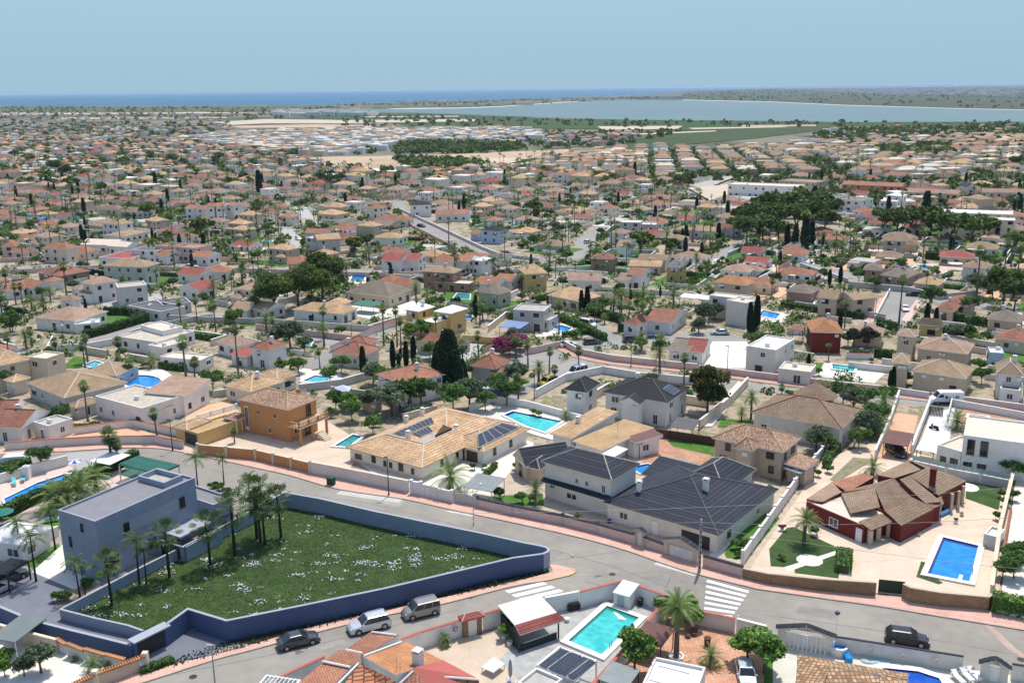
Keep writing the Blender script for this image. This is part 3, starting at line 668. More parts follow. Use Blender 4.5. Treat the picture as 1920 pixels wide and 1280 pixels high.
def _mk():
    global ORG
    PROTO['fan'] = [palm_proto('fan', 1., s, 34) for s in (1, 2)]
    for k, spec in {'fan7': ('fan', 7, 36), 'fan9': ('fan', 9, 34), 'fan5': ('fan', 5, 40), 'fan12': ('fan', 12, 32), 'date4': ('date', 4, 48), 'date6': ('date', 6, 46), 'date2': ('date', 1.6, 42)}.items():
        PROTO[k] = [palm_proto(spec[0], spec[1], s+spec[1]*3, spec[2]) for s in (1, 2)]
    PROTO['ffan'] = [palm_proto('fan', 8, 5, 16, far=True), palm_proto('fan', 11, 6, 15, far=True), palm_proto('date', 5, 8, 22, far=True)]
    PROTO['cg'] = [palm_proto('cg', 6.4, s, 34, trunkm=DARKB, mats=[PALMM[0], PALMM[0], PALMM[1]], sc=1.35) for s in (21, 22, 23)]
    PROTO['king'] = [palm_proto('king', 5.5, s, 14, trunkm=DARKB, mats=PALMM[:2], sc=1.2) for s in (31, 32)]
    PROTO['pine'] = [tree_proto('pine', 4.6, 7.5, 16, 9000, .3, .6, 'pine', .3, .9, s, 'pine_tree') for s in (1, 2)]
    PROTO['pinebig'] = [tree_proto('pine', 6.5, 8.5, 26, 16000, .35, .7, 'pine', .4, 1.0, s, 'pine_tree') for s in (3, 4)]
    PROTO['tree'] = [tree_proto('tree', 2.8, 3.4, 12, 4200, .22, .45, 'green', .16, .9, s, 'tree') for s in (5, 6)]
    PROTO['lime'] = [tree_proto('tree', 2.4, 3.0, 10, 3600, .2, .42, 'lime', .14, .9, 7, 'tree')]
    PROTO['olive'] = [tree_proto('olive', 2.7, 3.0, 12, 4200, .18, .4, 'olive', .2, .8, s, 'olive_tree') for s in (8, 9)]
    PROTO['plum'] = [tree_proto('plum', 2.6, 3.6, 11, 3600, .25, .45, 'purple', .16, .9, 10, 'plum_tree')]
    PROTO['bougain'] = [tree_proto('b', 2.4, 2.0, 12, 3600, .2, .4, 'pinkf', .12, .8, 11, 'bougainvillea')]
    PROTO['bush'] = [tree_proto('bush', 1.0, .75, 7, 1100, .14, .3, 'green', .06, .6, s, 'bush') for s in (12, 13)]
    PROTO['round'] = [tree_proto('bush', 1.1, 1.0, 5, 1500, .12, .26, 'green', .08, .25, 14, 'bush')]
    PROTO['yuc'] = [palm_proto('date', .5, 40, 26, sc=.42, name='cycad')]
    PROTO['cyp'] = [cone_proto(.95, 8.5, 3800, .2, .4, 'cyp'), cone_proto(.8, 6., 2600, .2, .38, 'cyp')]
    PROTO['thuja'] = [tree_proto('thuja', 4.4, 5.6, 20, 14000, .35, .75, 'gold', .3, 1.5, 77, 'conifer_tree')]
    PROTO['cypbig'] = [cone_proto(2.5, 11, 8000, .3, .6, 'cyp', 'cypress_tree', 'col')]
    PROTO['fpine'] = [tree_proto('pine', 4.2, 5.2, 8, 1500, .6, 1.2, 'pine', .3, .7, s, 'pine_tree') for s in (15, 16)]
    PROTO['ftree'] = [tree_proto('tree', 2.4, 2.6, 6, 600, .5, .9, 'green', .2, .7, 17, 'tree'), tree_proto('tree', 2.2, 2.5, 6, 600, .5, .9, 'olive', .2, .7, 18, 'tree')]
    PROTO['fcyp'] = [cone_proto(1.1, 8, 500, .5, .9, 'cyp')]
_mk()
random.seed(5)
LABC = {}
NCAT = {}
def flora(kind, x, y, z=0, sc=1., label=None, var=None, cat=None, rz=None, world=None, auto=None, group=None, jit=True, zs=None, bk=True):
    """plant at ground pixel (x,y) or world point"""
    p = world if world is not None else P(x, y, 0); pr = PROTO[kind]; o = pr[var % len(pr)] if var is not None else random.choice(pr)
    s = sc*(random.uniform(.92, 1.08) if jit else 1)
    ct = cat or {'fan': 'palm tree', 'dat': 'palm tree', 'ffa': 'palm tree', 'cg': 'palm tree', 'kin': 'palm tree', 'pin': 'pine tree', 'fpi': 'pine tree', 'cyp': 'cypress', 'fcy': 'cypress', 'bus': 'bush', 'rou': 'bush', 'yuc': 'plant', 'bou': 'shrub'}.get(kind[:3], 'tree')
    r = dup(o, (p.x, p.y, z), rz if rz is not None else random.uniform(0, 6.28), (s, s, s*(zs or 1)))
    r['category'] = ct
    if label: r['label'] = label
    else:
        d = auto or {'fan': 'fan palm', 'dat': 'date palm', 'ffa': 'tall palm', 'cg': 'dark slender fan palm', 'kin': 'dark slender feather palm', 'pin': 'broad dark pine', 'fpi': 'distant dark pine', 'cyp': 'narrow dark cypress', 'fcy': 'distant dark cypress',
            'bus': 'low green bush', 'rou': 'clipped round green bush', 'yuc': 'low spiky cycad', 'bou': 'magenta flowering bougainvillea', 'oli': 'grey green olive tree', 'lim': 'light green tree', 'plu': 'dark purple leaved tree', 'thu': 'golden green conifer', 'tre': 'leafy green tree', 'ftr': 'small distant leafy tree'}.get(kind[:3], 'tree')
        AUTO.append((r, d, p.x, p.y))
    if group: r['group'] = group
    elif not label: r['group'] = {'palm tree': 'palms among the houses', 'pine tree': 'pines among the houses', 'cypress': 'cypresses among the houses', 'bush': 'bushes in the gardens'}.get(ct, 'garden trees')
    if bk: occ(p.x, p.y, 1.5)
    return r
def hedge(l, h, w, label, lk='green', s=(.16, .34), dens=38, world=None, z0=0, round_=False):
    ww = world or pts(l); r = thing('hedge', label, 'hedge', (ww[0].x, ww[0].y, 0)); cc = []
    m = MB()
    for i in range(len(ww)-1):
        a, b = ww[i], ww[i+1]; d = b-a; L = d.length; u = d.normalized(); n = Vector((-u.y, u.x, 0)); m.obox(a-n*(w*.42), u, n, L, w*.84, z0, z0+h*.93, LEAF[lk][0])
        k = int(dens*L*(h*2+w)); t = RN.rand(k)*L; q = RN.rand(k)*(2*h+w); jit = RN.rand(k)*.16-.04
        side = np.where(q < h, -w/2, np.where(q > h+w, w/2, q-h-w/2)); zz = np.where(q < h, q, np.where(q > h+w, q-h-w, h)); bump = .08*np.sin(t*2.1)+.06*np.sin(t*5.3+1)
        c = np.stack([a.x+u.x*t+n.x*(side+np.sign(side)*(jit)), a.y+u.y*t+n.y*(side+np.sign(side)*jit), z0+zz*(1+bump*.6)+jit*.5], 1); cc.append(c)
        occline(a, b, w)
    c0 = m.mesh('hedge'); cen = np.concatenate(cc)-np.array([ORG.x, ORG.y, 0]); me = cards('foliage', cen, s[0]+(s[1]-s[0])*RN.rand(len(cen)), LEAF[lk])
    o = ob('foliage', _join(c0, me), r, ORG); return r

# ------------------------------------------------------------------ vehicles
def carpaint(name, col, metal=.5, rough=.28):
    if name in MAT: return MAT[name]
    m, n, l, b = _new(name); b.inputs['Base Color'].default_value = c4(col); b.inputs['Metallic'].default_value = metal; b.inputs['Roughness'].default_value = rough
    b.inputs['Coat Weight'].default_value = .6; b.inputs['Coat Roughness'].default_value = .06; MAT[name] = m; return m
REDL = plain('red_lens', (.35, .01, .01), rough=.2, var=.02); CLR = plain('clear_lens', (.7, .72, .75), rough=.12, var=.02); PLATE = plain('plate_white', (.7, .7, .68), var=.03); BLK = plain('black_trim', (.02, .02, .022), rough=.6)
def car(name, label, cat, L, Wd, H, paint, belt, hood, cab, px=None, rot=0, world=None, trunk=None, roofpts=None, group=None, rails=False, link=True, van=False):
    """nose towards +X. cab = (rear glass base, rear roof, front roof, windscreen base) as fractions of L measured from the rear"""
    r = thing(name, label, cat, (0, 0, 0), group, link=link); zb = .2; w = Wd/2; c0, c1, c2, c3 = [L*q for q in cab]; tr = trunk or belt
    st = [(0.0, tr*.86, .82), (.05*L, tr*.97, .94), (c0, tr, 1.), (L*.45, belt, 1.), (c3, belt, 1.), (c3+.05*L, hood+.02, .99), (L*.93, hood*.9, .95), (L*.985, hood*.72, .86), (L, hood*.62, .78)]
    m = MB(); rings = []
    for x, zt, k in st:
        h = [(w*k*.93, zb), (w*k, zb+.14), (w*k*1.0, zb+(zt-zb)*.55), (w*k*.97, zt-.05), (w*k*.90, zt)]
        rings.append([Vector((x-L/2, -a, z)) for a, z in h]+[Vector((x-L/2, 0, zt+.03))]+[Vector((x-L/2, a, z)) for a, z in h[::-1]])
    for A, B in zip(rings, rings[1:]):
        for i in range(len(A)-1): m.face([A[i], B[i], B[i+1], A[i+1]], paint)
    m.face(rings[0], paint); m.face(rings[-1][::-1], paint)
    # cabin: roof and pillars in body paint, glass inside
    wr = w*.78 if not van else w*.88; wb = w*.93; zr = H
    Rr = [Vector((c1-L/2, -wr, zr-.05)), Vector((c2-L/2, -wr, zr-.05)), Vector((c2-L/2, wr, zr-.05)), Vector((c1-L/2, wr, zr-.05))]
    Bb = [Vector((c0-L/2, -wb, belt if not trunk else tr)), Vector((c3-L/2, -wb, belt)), Vector((c3-L/2, wb, belt)), Vector((c0-L/2, wb, belt if not trunk else tr))]
    mid = (c1+c2)/2-L/2
    for s in (0,):
        m.face([Rr[0], Rr[1], Vector((c2-L/2-.12, -wr*.8, zr)), Vector((c1-L/2+.12, -wr*.8, zr))], paint); m.face([Vector((c1-L/2+.12, wr*.8, zr)), Vector((c2-L/2-.12, wr*.8, zr)), Rr[2], Rr[3]], paint)
        m.face([Vector((c1-L/2+.12, -wr*.8, zr)), Vector((c2-L/2-.12, -wr*.8, zr)), Vector((c2-L/2-.12, 0, zr+.03)), Vector((c1-L/2+.12, 0, zr+.03))], paint)
        m.face([Vector((c1-L/2+.12, 0, zr+.03)), Vector((c2-L/2-.12, 0, zr+.03)), Vector((c2-L/2-.12, wr*.8, zr)), Vector((c1-L/2+.12, wr*.8, zr))], paint)
        m.face([Rr[1], Rr[2], Vector((c2-L/2-.12, wr*.8, zr)), Vector((c2-L/2-.12, 0, zr+.03)), Vector((c2-L/2-.12, -wr*.8, zr))], paint)
        m.face([Rr[3], Rr[0], Vector((c1-L/2+.12, -wr*.8, zr)), Vector((c1-L/2+.12, 0, zr+.03)), Vector((c1-L/2+.12, wr*.8, zr))], paint)
    for a, b in ((Bb[0], Rr[0]), (Bb[1], Rr[1]), (Bb[2], Rr[2]), (Bb[3], Rr[3])): m.tube(a, b, .055, paint, 5)
    for s in (-1, 1):
        for fx in (.36, .68) if not van else (.3, .62):
            bx = c0+(c3-c0)*fx-L/2; tx = c1+(c2-c1)*(fx*1.05-.02)-L/2; m.tube((bx, s*wb, belt), (tx, s*wr, zr-.06), .045, BLK if not van else paint, 4)
    m.build('body', r, link=link)
    def gl(nm, f): g = MB(); g.face(f, G_); g.build(nm, r, link=link)
    gl('windscreen', [Bb[1], Bb[2], Rr[2], Rr[1]]); gl('rear_window', [Bb[3], Bb[0], Rr[0], Rr[3]]); gl('side_window', [Bb[0], Bb[1], Rr[1], Rr[0]]); gl('side_window', [Bb[2], Bb[3], Rr[3], Rr[2]])
    rad = .33 if H < 1.6 else .36
    for fx in (.175, .80):
        for s in (-1, 1):
            t = MB(); x = L*fx-L/2; t.tube((x, s*(w-.2), rad), (x, s*(w+.012), rad), rad, RUB, 14); o = t.build('wheel', r, link=link)
            q = MB(); q.tube((x, s*(w+.005), rad), (x, s*(w+.03), rad), rad*.62, METAL, 10); q.build('rim', o, link=link)
            a = MB()
            for i in range(8): t0, t1 = math.pi*i/8, math.pi*(i+1)/8; a.face([(x+rad*1.08*math.cos(t0), s*(w+.008), rad+rad*1.08*math.sin(t0)), (x+rad*1.08*math.cos(t1), s*(w+.008), rad+rad*1.08*math.sin(t1)), (x+rad*1.22*math.cos(t1), s*(w+.004), rad+rad*1.22*math.sin(t1)), (x+rad*1.22*math.cos(t0), s*(w+.004), rad+rad*1.22*math.sin(t0))], BLK)
            a.build('wheel_arch', r, link=link)
            if fx > .5:
                hl = MB(); hl.box(L*.47-.12, L*.47+.02, *sorted((s*w*.55, s*w*.84)), hood*.62, hood*.8, CLR); hl.build('headlight', r, link=link)
                mi_ = MB(); mi_.box(c3-L/2-.25, c3-L/2-.1, *sorted((s*w*.97, s*(w+.18))), belt, belt+.15, paint); mi_.build('mirror', r, link=link)
            else: tl = MB(); tl.box(-L/2-.01, -L/2+.16, *sorted((s*w*.62, s*w*.88)), tr*.68, tr*.84, REDL); tl.build('tail_light', r, link=link)
    for x, s in ((L/2-.02, 1), (-L/2-.03, -1)):
        b = MB(); b.box(x, x+.05, -w*.8, w*.8, zb, zb+.22, BLK); b.build('bumper', r, link=link); pl = MB(); pl.box(x+s*.03, x+s*.03+.03, -.26, .26, zb+.22, zb+.33, PLATE); pl.build('number_plate', r, link=link)
    b = MB(); b.box(-L*.27, L*.25, -w*1.004, w*1.004, zb-.02, zb+.1, BLK); b.build('sill', r, link=link)
    if rails:
        for s in (-1, 1): b = MB(); b.box(c1-L/2+.2, c2-L/2-.2, *sorted((s*wr*.86, s*wr*.92)), zr+.02, zr+.08, METAL); b.build('roof_rail', r, link=link)
    if px or world:
        p = world or P(px[0], px[1], 0); r.location = (p.x, p.y, .015); r.rotation_euler = (0, 0, math.radians(rot)); occ(p.x, p.y, 3)
    return r
PT = {'silver': carpaint('paint_silver', (.62, .63, .65)), 'greyd': carpaint('paint_dark_grey', (.07, .075, .08)), 'warm': carpaint('paint_warm_grey', (.30, .28, .26)), 'black': carpaint('paint_black', (.02, .022, .026)), 'white': carpaint('paint_white', (.78, .78, .77), 0, .35), 'yellow': carpaint('paint_yellow', (.75, .55, .05), 0), 'lblue': carpaint('paint_ice_blue', (.55, .63, .68), .2), 'blue': carpaint('paint_blue', (.04, .08, .22), .2), 'red': carpaint('paint_red', (.4, .03, .03), .2)}
CARK = {'sedan': dict(L=4.65, Wd=1.82, H=1.46, belt=.93, hood=.88, cab=(.10, .27, .56, .73), trunk=.98), 'suv': dict(L=4.9, Wd=1.95, H=1.74, belt=1.08, hood=1.02, cab=(.02, .09, .56, .72), rails=True),
 'mpv': dict(L=4.4, Wd=1.85, H=1.85, belt=1.12, hood=1.05, cab=(.01, .03, .63, .80), van=True, rails=True), 'hatch': dict(L=4.3, Wd=1.8, H=1.55, belt=.98, hood=.92, cab=(.02, .13, .57, .74))}
def vehicle(kind, paint, label, x, y, rot, cat='car', name='parked_car', **k): return car(name, label, cat, paint=PT[paint], px=(x, y), rot=rot, **{**CARK[kind], **k})
def bigvan(label, x, y, rot, L=6.0, H=2.5, logo=True, world=None):
    r = thing('delivery_van', label, 'van', (0, 0, 0)); w = 1.0; pa = PT['white']; m = MB()
    prof = [(-L/2, .35), (L/2-.05, .35), (L/2, .8), (L/2-.15, 1.1), (L/2-.75, 1.45), (L/2-1.5, H-.12), (L/2-1.9, H), (-L/2+.05, H), (-L/2, H-.15)]
    k = len(prof)
    for i in range(k): a, b = prof[i], prof[(i+1) % k]; m.face([(a[0], -w, a[1]), (a[0], w, a[1]), (b[0], w, b[1]), (b[0], -w, b[1])][::-1], pa)
    m.face([(a, -w, z) for a, z in prof], pa); m.face([(a, w, z) for a, z in prof[::-1]], pa); m.build('body', r)
    g = MB(); g.face([(L/2-.78, -w*.9, 1.5), (L/2-.78, w*.9, 1.5), (L/2-1.45, w*.85, H-.18), (L/2-1.45, -w*.85, H-.18)], G_); o = g.build('windscreen', r); o.location = (.012, 0, .01)
    for s in (-1, 1):
        g = MB(); g.face([(L/2-.95, s*(w+.012), 1.5), (L/2-1.5, s*(w+.012), H-.4), (L/2-2.1, s*(w+.012), H-.4), (L/2-2.1, s*(w+.012), 1.45)], G_); g.build('side_window', r)
        for fx in (-L*.28, L*.32): t = MB(); t.tube((fx, s*(w-.25), .36), (fx, s*(w+.015), .36), .36, RUB, 12); q = t.build('wheel', r); t = MB(); t.tube((fx, s*w, .36), (fx, s*(w+.03), .36), .2, METAL, 8); t.build('rim', q)
        b = MB(); b.box(-L/2+.1, L/2-.2, *sorted((s*(w+.002), s*(w+.02))), .36, .62, BLK); b.build('side_trim', r)
        if logo:
            b = MB(); c = Vector((.35, s*(w+.014), 1.55)); b.face([c+Vector((math.cos(t)*.32, 0, math.sin(t)*.32)) for t in [i*math.pi/5 for i in range(10)]], plain('emblem_brown', (.16, .11, .07))); b.build('emblem', r)
            b = MB(); lx = -2.1
            for j in range(3): b.face([(lx+j*.22, s*(w+.014), 1.35+j*.05), (lx+.3+j*.22, s*(w+.014), 1.35), (lx+.35+j*.22, s*(w+.014), 1.8), (lx+.05+j*.22, s*(w+.014), 1.85)], plain('logo_blue', (.18, .42, .75)))
            b.build('logo', r); b = MB()
            for j in range(4): b.box(-.35-j*.2, -.23-j*.2, *sorted((s*(w+.01), s*(w+.016))), 1.5-(j % 2)*.08, 1.6+(j % 3)*.05, plain('logo_grey', (.35, .36, .4)))
            b.build('lettering', r)
    p = world or P(x, y, 0); r.location = (p.x, p.y, .01); r.rotation_euler = (0, 0, math.radians(rot)); occ(p.x, p.y, 4); return r

# ------------------------------------------------------------------ pools, furniture, posts
WB = {'cyan': water('pool_cyan', (.10, .62, .58), (.03, .42, .42)), 'blue': water('pool_blue', (.02, .30, .68), (.01, .20, .55)), 'deep': water('pool_deep_blue', (.02, .12, .50), (.01, .07, .38)), 'aqua': water('pool_aqua', (.12, .50, .58), (.05, .36, .46)), 'teal': water('pool_teal', (.05, .36, .32), (.03, .27, .25))}
TILEB = plain('pool_tile_navy', (.012, .04, .22), rough=.3); TILEG = plain('pool_tile_teal', (.02, .26, .22), rough=.3)
def pool(l, col, label, cop=.5, mat=None, band='TILEB', z=.14, world=None, steps=None, copc=None, name='swimming_pool'):
    w = world or pts(l); n = len(w)
    ar = sum(w[i][0]*w[(i+1) % n][1]-w[(i+1) % n][0]*w[i][1] for i in range(n))
    if ar < 0: w = w[::-1]
    cx = sum(p.x for p in w)/n; cy = sum(p.y for p in w)/n; r = thing(name, label, 'pool', (cx, cy, 0)); bd = TILEB if band == 'TILEB' else TILEG
    def off(d):
        out = []
        for i in range(n):
            a, b, c = w[i-1], w[i], w[(i+1) % n]; d0 = (b-a).normalized(); d1 = (c-b).normalized(); n0 = Vector((d0.y, -d0.x, 0)); n1 = Vector((d1.y, -d1.x, 0)); q = (n0+n1); q.normalize(); out.append(b+q*(d/max(.5, q.dot(n0))))
        return out
    A, B, Q = w, off(cop), off(-.12); m = MB(); cz = z+.16; cm = copc or PL['white']
    for i in range(n):
        j = (i+1) % n
        m.face([(A[i].x, A[i].y, cz), (B[i].x, B[i].y, cz), (B[j].x, B[j].y, cz), (A[j].x, A[j].y, cz)], cm); m.face([(B[i].x, B[i].y, 0), (B[j].x, B[j].y, 0), (B[j].x, B[j].y, cz), (B[i].x, B[i].y, cz)], cm)
    m.build('coping', r); m = MB()
    for i in range(n):
        j = (i+1) % n; m.face([(A[j].x, A[j].y, cz), (A[j].x, A[j].y, z), (A[i].x, A[i].y, z), (A[i].x, A[i].y, cz)], bd)
    m.build('tile_band', r); m = MB(); m.face([(p.x, p.y, z) for p in A], WB[col]); m.build('water', r)
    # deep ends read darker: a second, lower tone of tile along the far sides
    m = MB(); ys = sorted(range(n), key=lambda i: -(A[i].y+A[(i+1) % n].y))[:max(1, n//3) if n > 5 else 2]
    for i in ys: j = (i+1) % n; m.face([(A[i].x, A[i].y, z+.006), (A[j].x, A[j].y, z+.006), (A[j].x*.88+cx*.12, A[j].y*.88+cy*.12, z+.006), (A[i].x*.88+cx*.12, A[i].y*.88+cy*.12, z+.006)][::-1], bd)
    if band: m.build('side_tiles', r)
    if steps:
        for (a, b, c, d) in steps: s = MB(); q = [P(*t, z) for t in (a, b, c, d)]; s.prism([(p.x, p.y) for p in q], z, z+.03, cm); s.build('step', r)
    # ladder
    a, b = A[0], A[1]; p = a.lerp(b, .2); nn = (Vector((cx, cy, 0))-p).normalized(); m = MB(); t = (b-a).normalized()
    for s in (0, .5): q = p+t*s; q.z = 0; m.tube(q-nn*.3+Vector((0, 0, cz)), q-nn*.2+Vector((0, 0, cz+.7)), .03, METAL, 5); m.tube(q-nn*.2+Vector((0, 0, cz+.7)), q+nn*.12+Vector((0, 0, z)), .03, METAL, 5)
    m.build('ladder', r); occpoly(B); return r
def lamp(x, y, h, label, arm=None, globe=False, mat=None, name='street_lamp', r0=.09):
    p = P(x, y, 0); r = thing(name, label, 'street lamp', p); mat = mat or DARKM; m = MB(); m.tube(p, p+Vector((0, 0, .5)), r0*1.6, mat, 8); m.tube(p+Vector((0, 0, .5)), p+Vector((0, 0, h)), r0, mat, 8, r0*.6); m.build('pole', r); t = p+Vector((0, 0, h))
    if arm:
        a = math.radians(arm); d = Vector((math.cos(a), math.sin(a), 0)); m = MB(); m.tube(t, t+d*1.1+Vector((0, 0, .55)), .05, WHITE, 6); m.build('arm', r); m = MB(); q = t+d*1.15+Vector((0, 0, .55)); m.lathe(q, [(0, -.18), (.16, -.12), (.24, .02), (.16, .14), (0, .18)], WHITE, 10); m.build('lamp_head', r)
    elif globe: m = MB(); m.lathe(t, [(0, -.2), (.2, -.16), (.3, 0), (.2, .2), (0, .26)], globe, 10); m.build('lamp_head', r)
    else: m = MB(); m.box(t.x-.5, t.x+.1, t.y-.12, t.y+.12, t.z, t.z+.12, mat); m.build('lamp_head', r)
    return r
def cable(a, b, label, sag=.6, r=.022, name='overhead_cable'):
    th = thing(name, label, 'cable', a); m = MB(); p = a
    for i in range(1, 11): t = i/10; q = a.lerp(b, t)-Vector((0, 0, sag*4*t*(1-t))); m.tube(p, q, r, CONC, 4, cap=False); p = q
    m.build('wire', th); return th
def pergola(label, c, h, nb, mat=DARKM, slat=.12, dirn=0, name='pergola', post=None, zr=.18, sname='slat', deck=None, cat=None):
    """c = three world corners A,B,C of the top; slats run A->B when dirn=0"""
    A, B, Cc = c; u = (B-A); L = u.length; u.normalize(); n = Vector((-u.y, u.x, 0)); D = (Cc-B).dot(n)
    if D < 0: n = -n; D = -D
    r = thing(name, label, cat or 'pergola', (A.x, A.y, 0)); pm = post or mat
    for s in (0, L-.15):
        for t in (0, D-.15): m = MB(); m.obox(A+u*s+n*t, u, n, .15, .15, 0, h-.01, pm); m.build('post', r)
    m = MB()
    for (s, t, l_, d_) in ((0, 0, L, .15), (0, D-.15, L, .15), (0, .15, .15, D-.3), (L-.15, .15, .15, D-.3)): m.obox(A+u*s+n*t, u, n, l_, d_, h, h+zr, mat, bottom=True)
    m.build('frame', r)
    for i in range(nb):
        m = MB()
        if dirn == 0: m.obox(A+n*(.25+(D-.5)*i/max(1, nb-1)), u, n, L, slat, h+zr, h+zr+.1, mat, bottom=True)
        else: m.obox(A+u*(.2+(L-.4)*i/max(1, nb-1)), u, n, slat, D, h+zr, h+zr+.1, mat, bottom=True)
        m.build(sname, r)
    if deck: m = MB(); m.obox(A+u*.02+n*.02, u, n, L-.04, D-.04, h+zr+.101, h+zr+.14, deck, bottom=True); m.build('canopy', r)
    for i in range(5):
        for j in range(5): q = A+u*(L*i/4)+n*(D*j/4); occ(q.x, q.y, 1)
    return r
def canopy(label, x1, y1, x2, y2, D, h, mat, post=DARKM, slope=.3, name='shade_canopy', cat='canopy', th=.08):
    a, b = P(x1, y1, h), P(x2, y2, h); u = b-a; L = u.length; u.normalize(); n = Vector((-u.y, u.x, 0)); r = thing(name, label, cat, (a.x, a.y, 0)); m = MB(); k = Vector((0, 0, slope)); t = Vector((0, 0, th))
    q = [a, b, b+n*D+k, a+n*D+k]; m.face(q, mat); m.face([p-t for p in q[::-1]], mat)
    for i in range(4): p, s = q[i], q[(i+1) % 4]; m.face([p-t, s-t, s, p], mat)
    m.build('roof', r)
    for s in (.15, L-.15):
        for d in (.15, D-.15): m = MB(); p = a+u*s+n*d; m.tube((p.x, p.y, 0), (p.x, p.y, h+slope*d/D-th), .06, post, 6); m.build('post', r)
    for i in range(4):
        for j in range(4): p = a+u*(L*i/3)+n*(D*j/3); occ(p.x, p.y, 1)
    return r
def pot(x, y, label, kind='yuc', s=.5, mat=None, sc=.7):
    p = P(x, y, 0); r = thing('potted_plant', label, 'plant', p); m = MB(); m.lathe((p.x, p.y, .0), [(s*.35, 0), (s*.5, s*.9), (s*.42, s*.9), (s*.38, s*.8), (0, s*.8)], mat or PL['white'], 10); m.build('pot', r)
    src = PROTO[kind][0]; cr_ = [k for k in KIDS[src.name] if k.name.startswith('crown')][0]; o = cr_.copy(); C.objects.link(o); o.name = 'foliage'; o.parent = r; o.location = (0, 0, s*.5); o.scale = (sc,)*3; KIDS[r.name].append(o); KIDS[o.name] = []
    return r
# ================================================================== the setting
R_ = random.Random(3)
CAPS.update({RF['tan'].name: RF['beige'], RF['slate'].name: CONC, RF['anthra'].name: RF['darkflat'], RF['mix'].name: RF['ochre'], RF['brown'].name: RF['deep'], RF['khaki'].name: RF['beige'], RF['rosy'].name: RF['beige']})
GRD = patchy('town_ground', [(.17, .17, .095), (.31, .26, .185), (.43, .35, .27), (.18, .18, .10), (.40, .31, .245), (.48, .41, .33)], scale=.11)
sheet('ground', [], GRD, 0, world=[(-22000, -400, 0), (22000, -400, 0), (22000, 16000, 0), (-22000, 16000, 0)], block=False)
K1 = [(-60, 856), (0, 852), (60, 849), (125, 846), (225, 840), (282, 840), (322, 844), (412, 862), (480, 877), (547, 892), (635, 917), (755, 935), (845, 955), (960, 979), (1085, 1007), (1175, 1032), (1232, 1052), (1290, 1071), (1322, 1080), (1405, 1100), (1440, 1107), (1652, 1137), (1760, 1155), (1920, 1181), (2060, 1206)]
B1 = [(-60, 846), (0, 843), (87, 839), (187, 833), (240, 830), (290, 833), (345, 843), (412, 852), (480, 864), (582, 887), (767, 924), (892, 950), (960, 965), (1055, 984), (1120, 1000), (1190, 1020), (1252, 1037), (1310, 1057), (1392, 1082), (1440, 1094), (1640, 1116), (1690, 1120), (1840, 1142), (1920, 1162), (2060, 1186)]
fl = lambda L: [c for p in L for c in p]
sheet('road', fl(K1)+[2150, 1330, 1000, 1330, -160, 1330, -120, 900], ASPH, .008, label='worn pale asphalt street with a junction and two crossings')
def pavement(inner, outer, name='pavement', h=.12, mat=PINK, kerbm=KERB):
    I = [P(*p) for p in inner]; O = [P(*p) for p in outer]; global ORG; ORG = Vector((0, 0, 0))
    I = smooth_line(I, 3); O = smooth_line(O, 3); m = MB(); poly = I+O[::-1]; m.prism([(p.x, p.y) for p in poly], 0, h, mat); o = m.build(name); o['kind'] = 'structure'; occpoly(poly)
    O2 = strip(O, .16) if True else O; m = MB()
    for i in range(len(O)-1):
        a, b, c, d = O[i], O[i+1], O2[i+1], O2[i]; q = lambda p, z: (p.x, p.y, z)
        m.face([q(d, h+.01), q(c, h+.01), q(b, h+.01), q(a, h+.01)], kerbm); m.face([q(d, 0), q(c, 0), q(c, h+.01), q(d, h+.01)], kerbm)
    k = m.build('kerb'); k['kind'] = 'structure'; return o
pavement(B1, K1)
K2 = [(200, 1296), (275, 1277), (400, 1237), (480, 1216), (605, 1182), (730, 1152), (830, 1132), (960, 1099), (1020, 1089), (1065, 1079), (1078, 1072), (1070, 1066), (1040, 1059)]
I2 = [(196, 1280), (262, 1262), (300, 1252), (400, 1229), (480, 1207), (600, 1172), (720, 1145), (830, 1121), (960, 1092), (1000, 1082), (1032, 1074), (1036, 1070), (1034, 1066), (1030, 1060)]
pavement(I2, K2, kerbm=KERB)
Yk = MB(); ORG = Vector((0, 0, 0)); yl = smooth_line([P(*p) for p in [(1020, 1089), (1065, 1079), (1078, 1072), (1070, 1066)]], 5)
for a, b in zip(yl, yl[1:]):
    d = (b-a).normalized(); n = Vector((-d.y, d.x, 0)); Yk.prism([a-n*.12, b-n*.12, b+n*.12, a+n*.12], 0, .145, YPAINT)
tag(Yk.build('kerb_paint'), kind='structure')
pavement([(1070, 1040), (1075, 1041)], [(1071, 1042), (1076, 1043)])
TAR = plain('tar_seam', (.20, .19, .17), var=.3)
for l in ([(1030, 1052), (1180, 1030)], [(1230, 1150), (1270, 1062), (1330, 1085)], [(960, 1010), (1150, 1062), (1300, 1120)], [(560, 925), (700, 945), (860, 985)], [(1420, 1150), (1640, 1180), (1900, 1225)], [(330, 1262), (560, 1215), (860, 1142)], [(1100, 1090), (1180, 1110)], [(300, 862), (420, 885)]):
    w = smooth_line([P(*p) for p in l], 4); q = strip(w, .12); sheet('road_seam', [], TAR, .0115, world=w+q[::-1], block=False)
for l, k in (([1000, 1020, 1060, 1035, 1040, 1050, 985, 1034], .31), ([700, 925, 760, 940, 748, 950, 690, 936], .36), ([1500, 1135, 1580, 1146, 1560, 1160, 1490, 1148], .28), ([520, 1225, 640, 1196, 650, 1205, 530, 1236], .33), ([1190, 1085, 1240, 1075, 1260, 1092, 1215, 1102], .29)): sheet('road_patch', l, plain('asphalt_patch_%d' % int(k*100), (k*.95, k*.9, k*.8), var=.2, scale=.5), .0112)
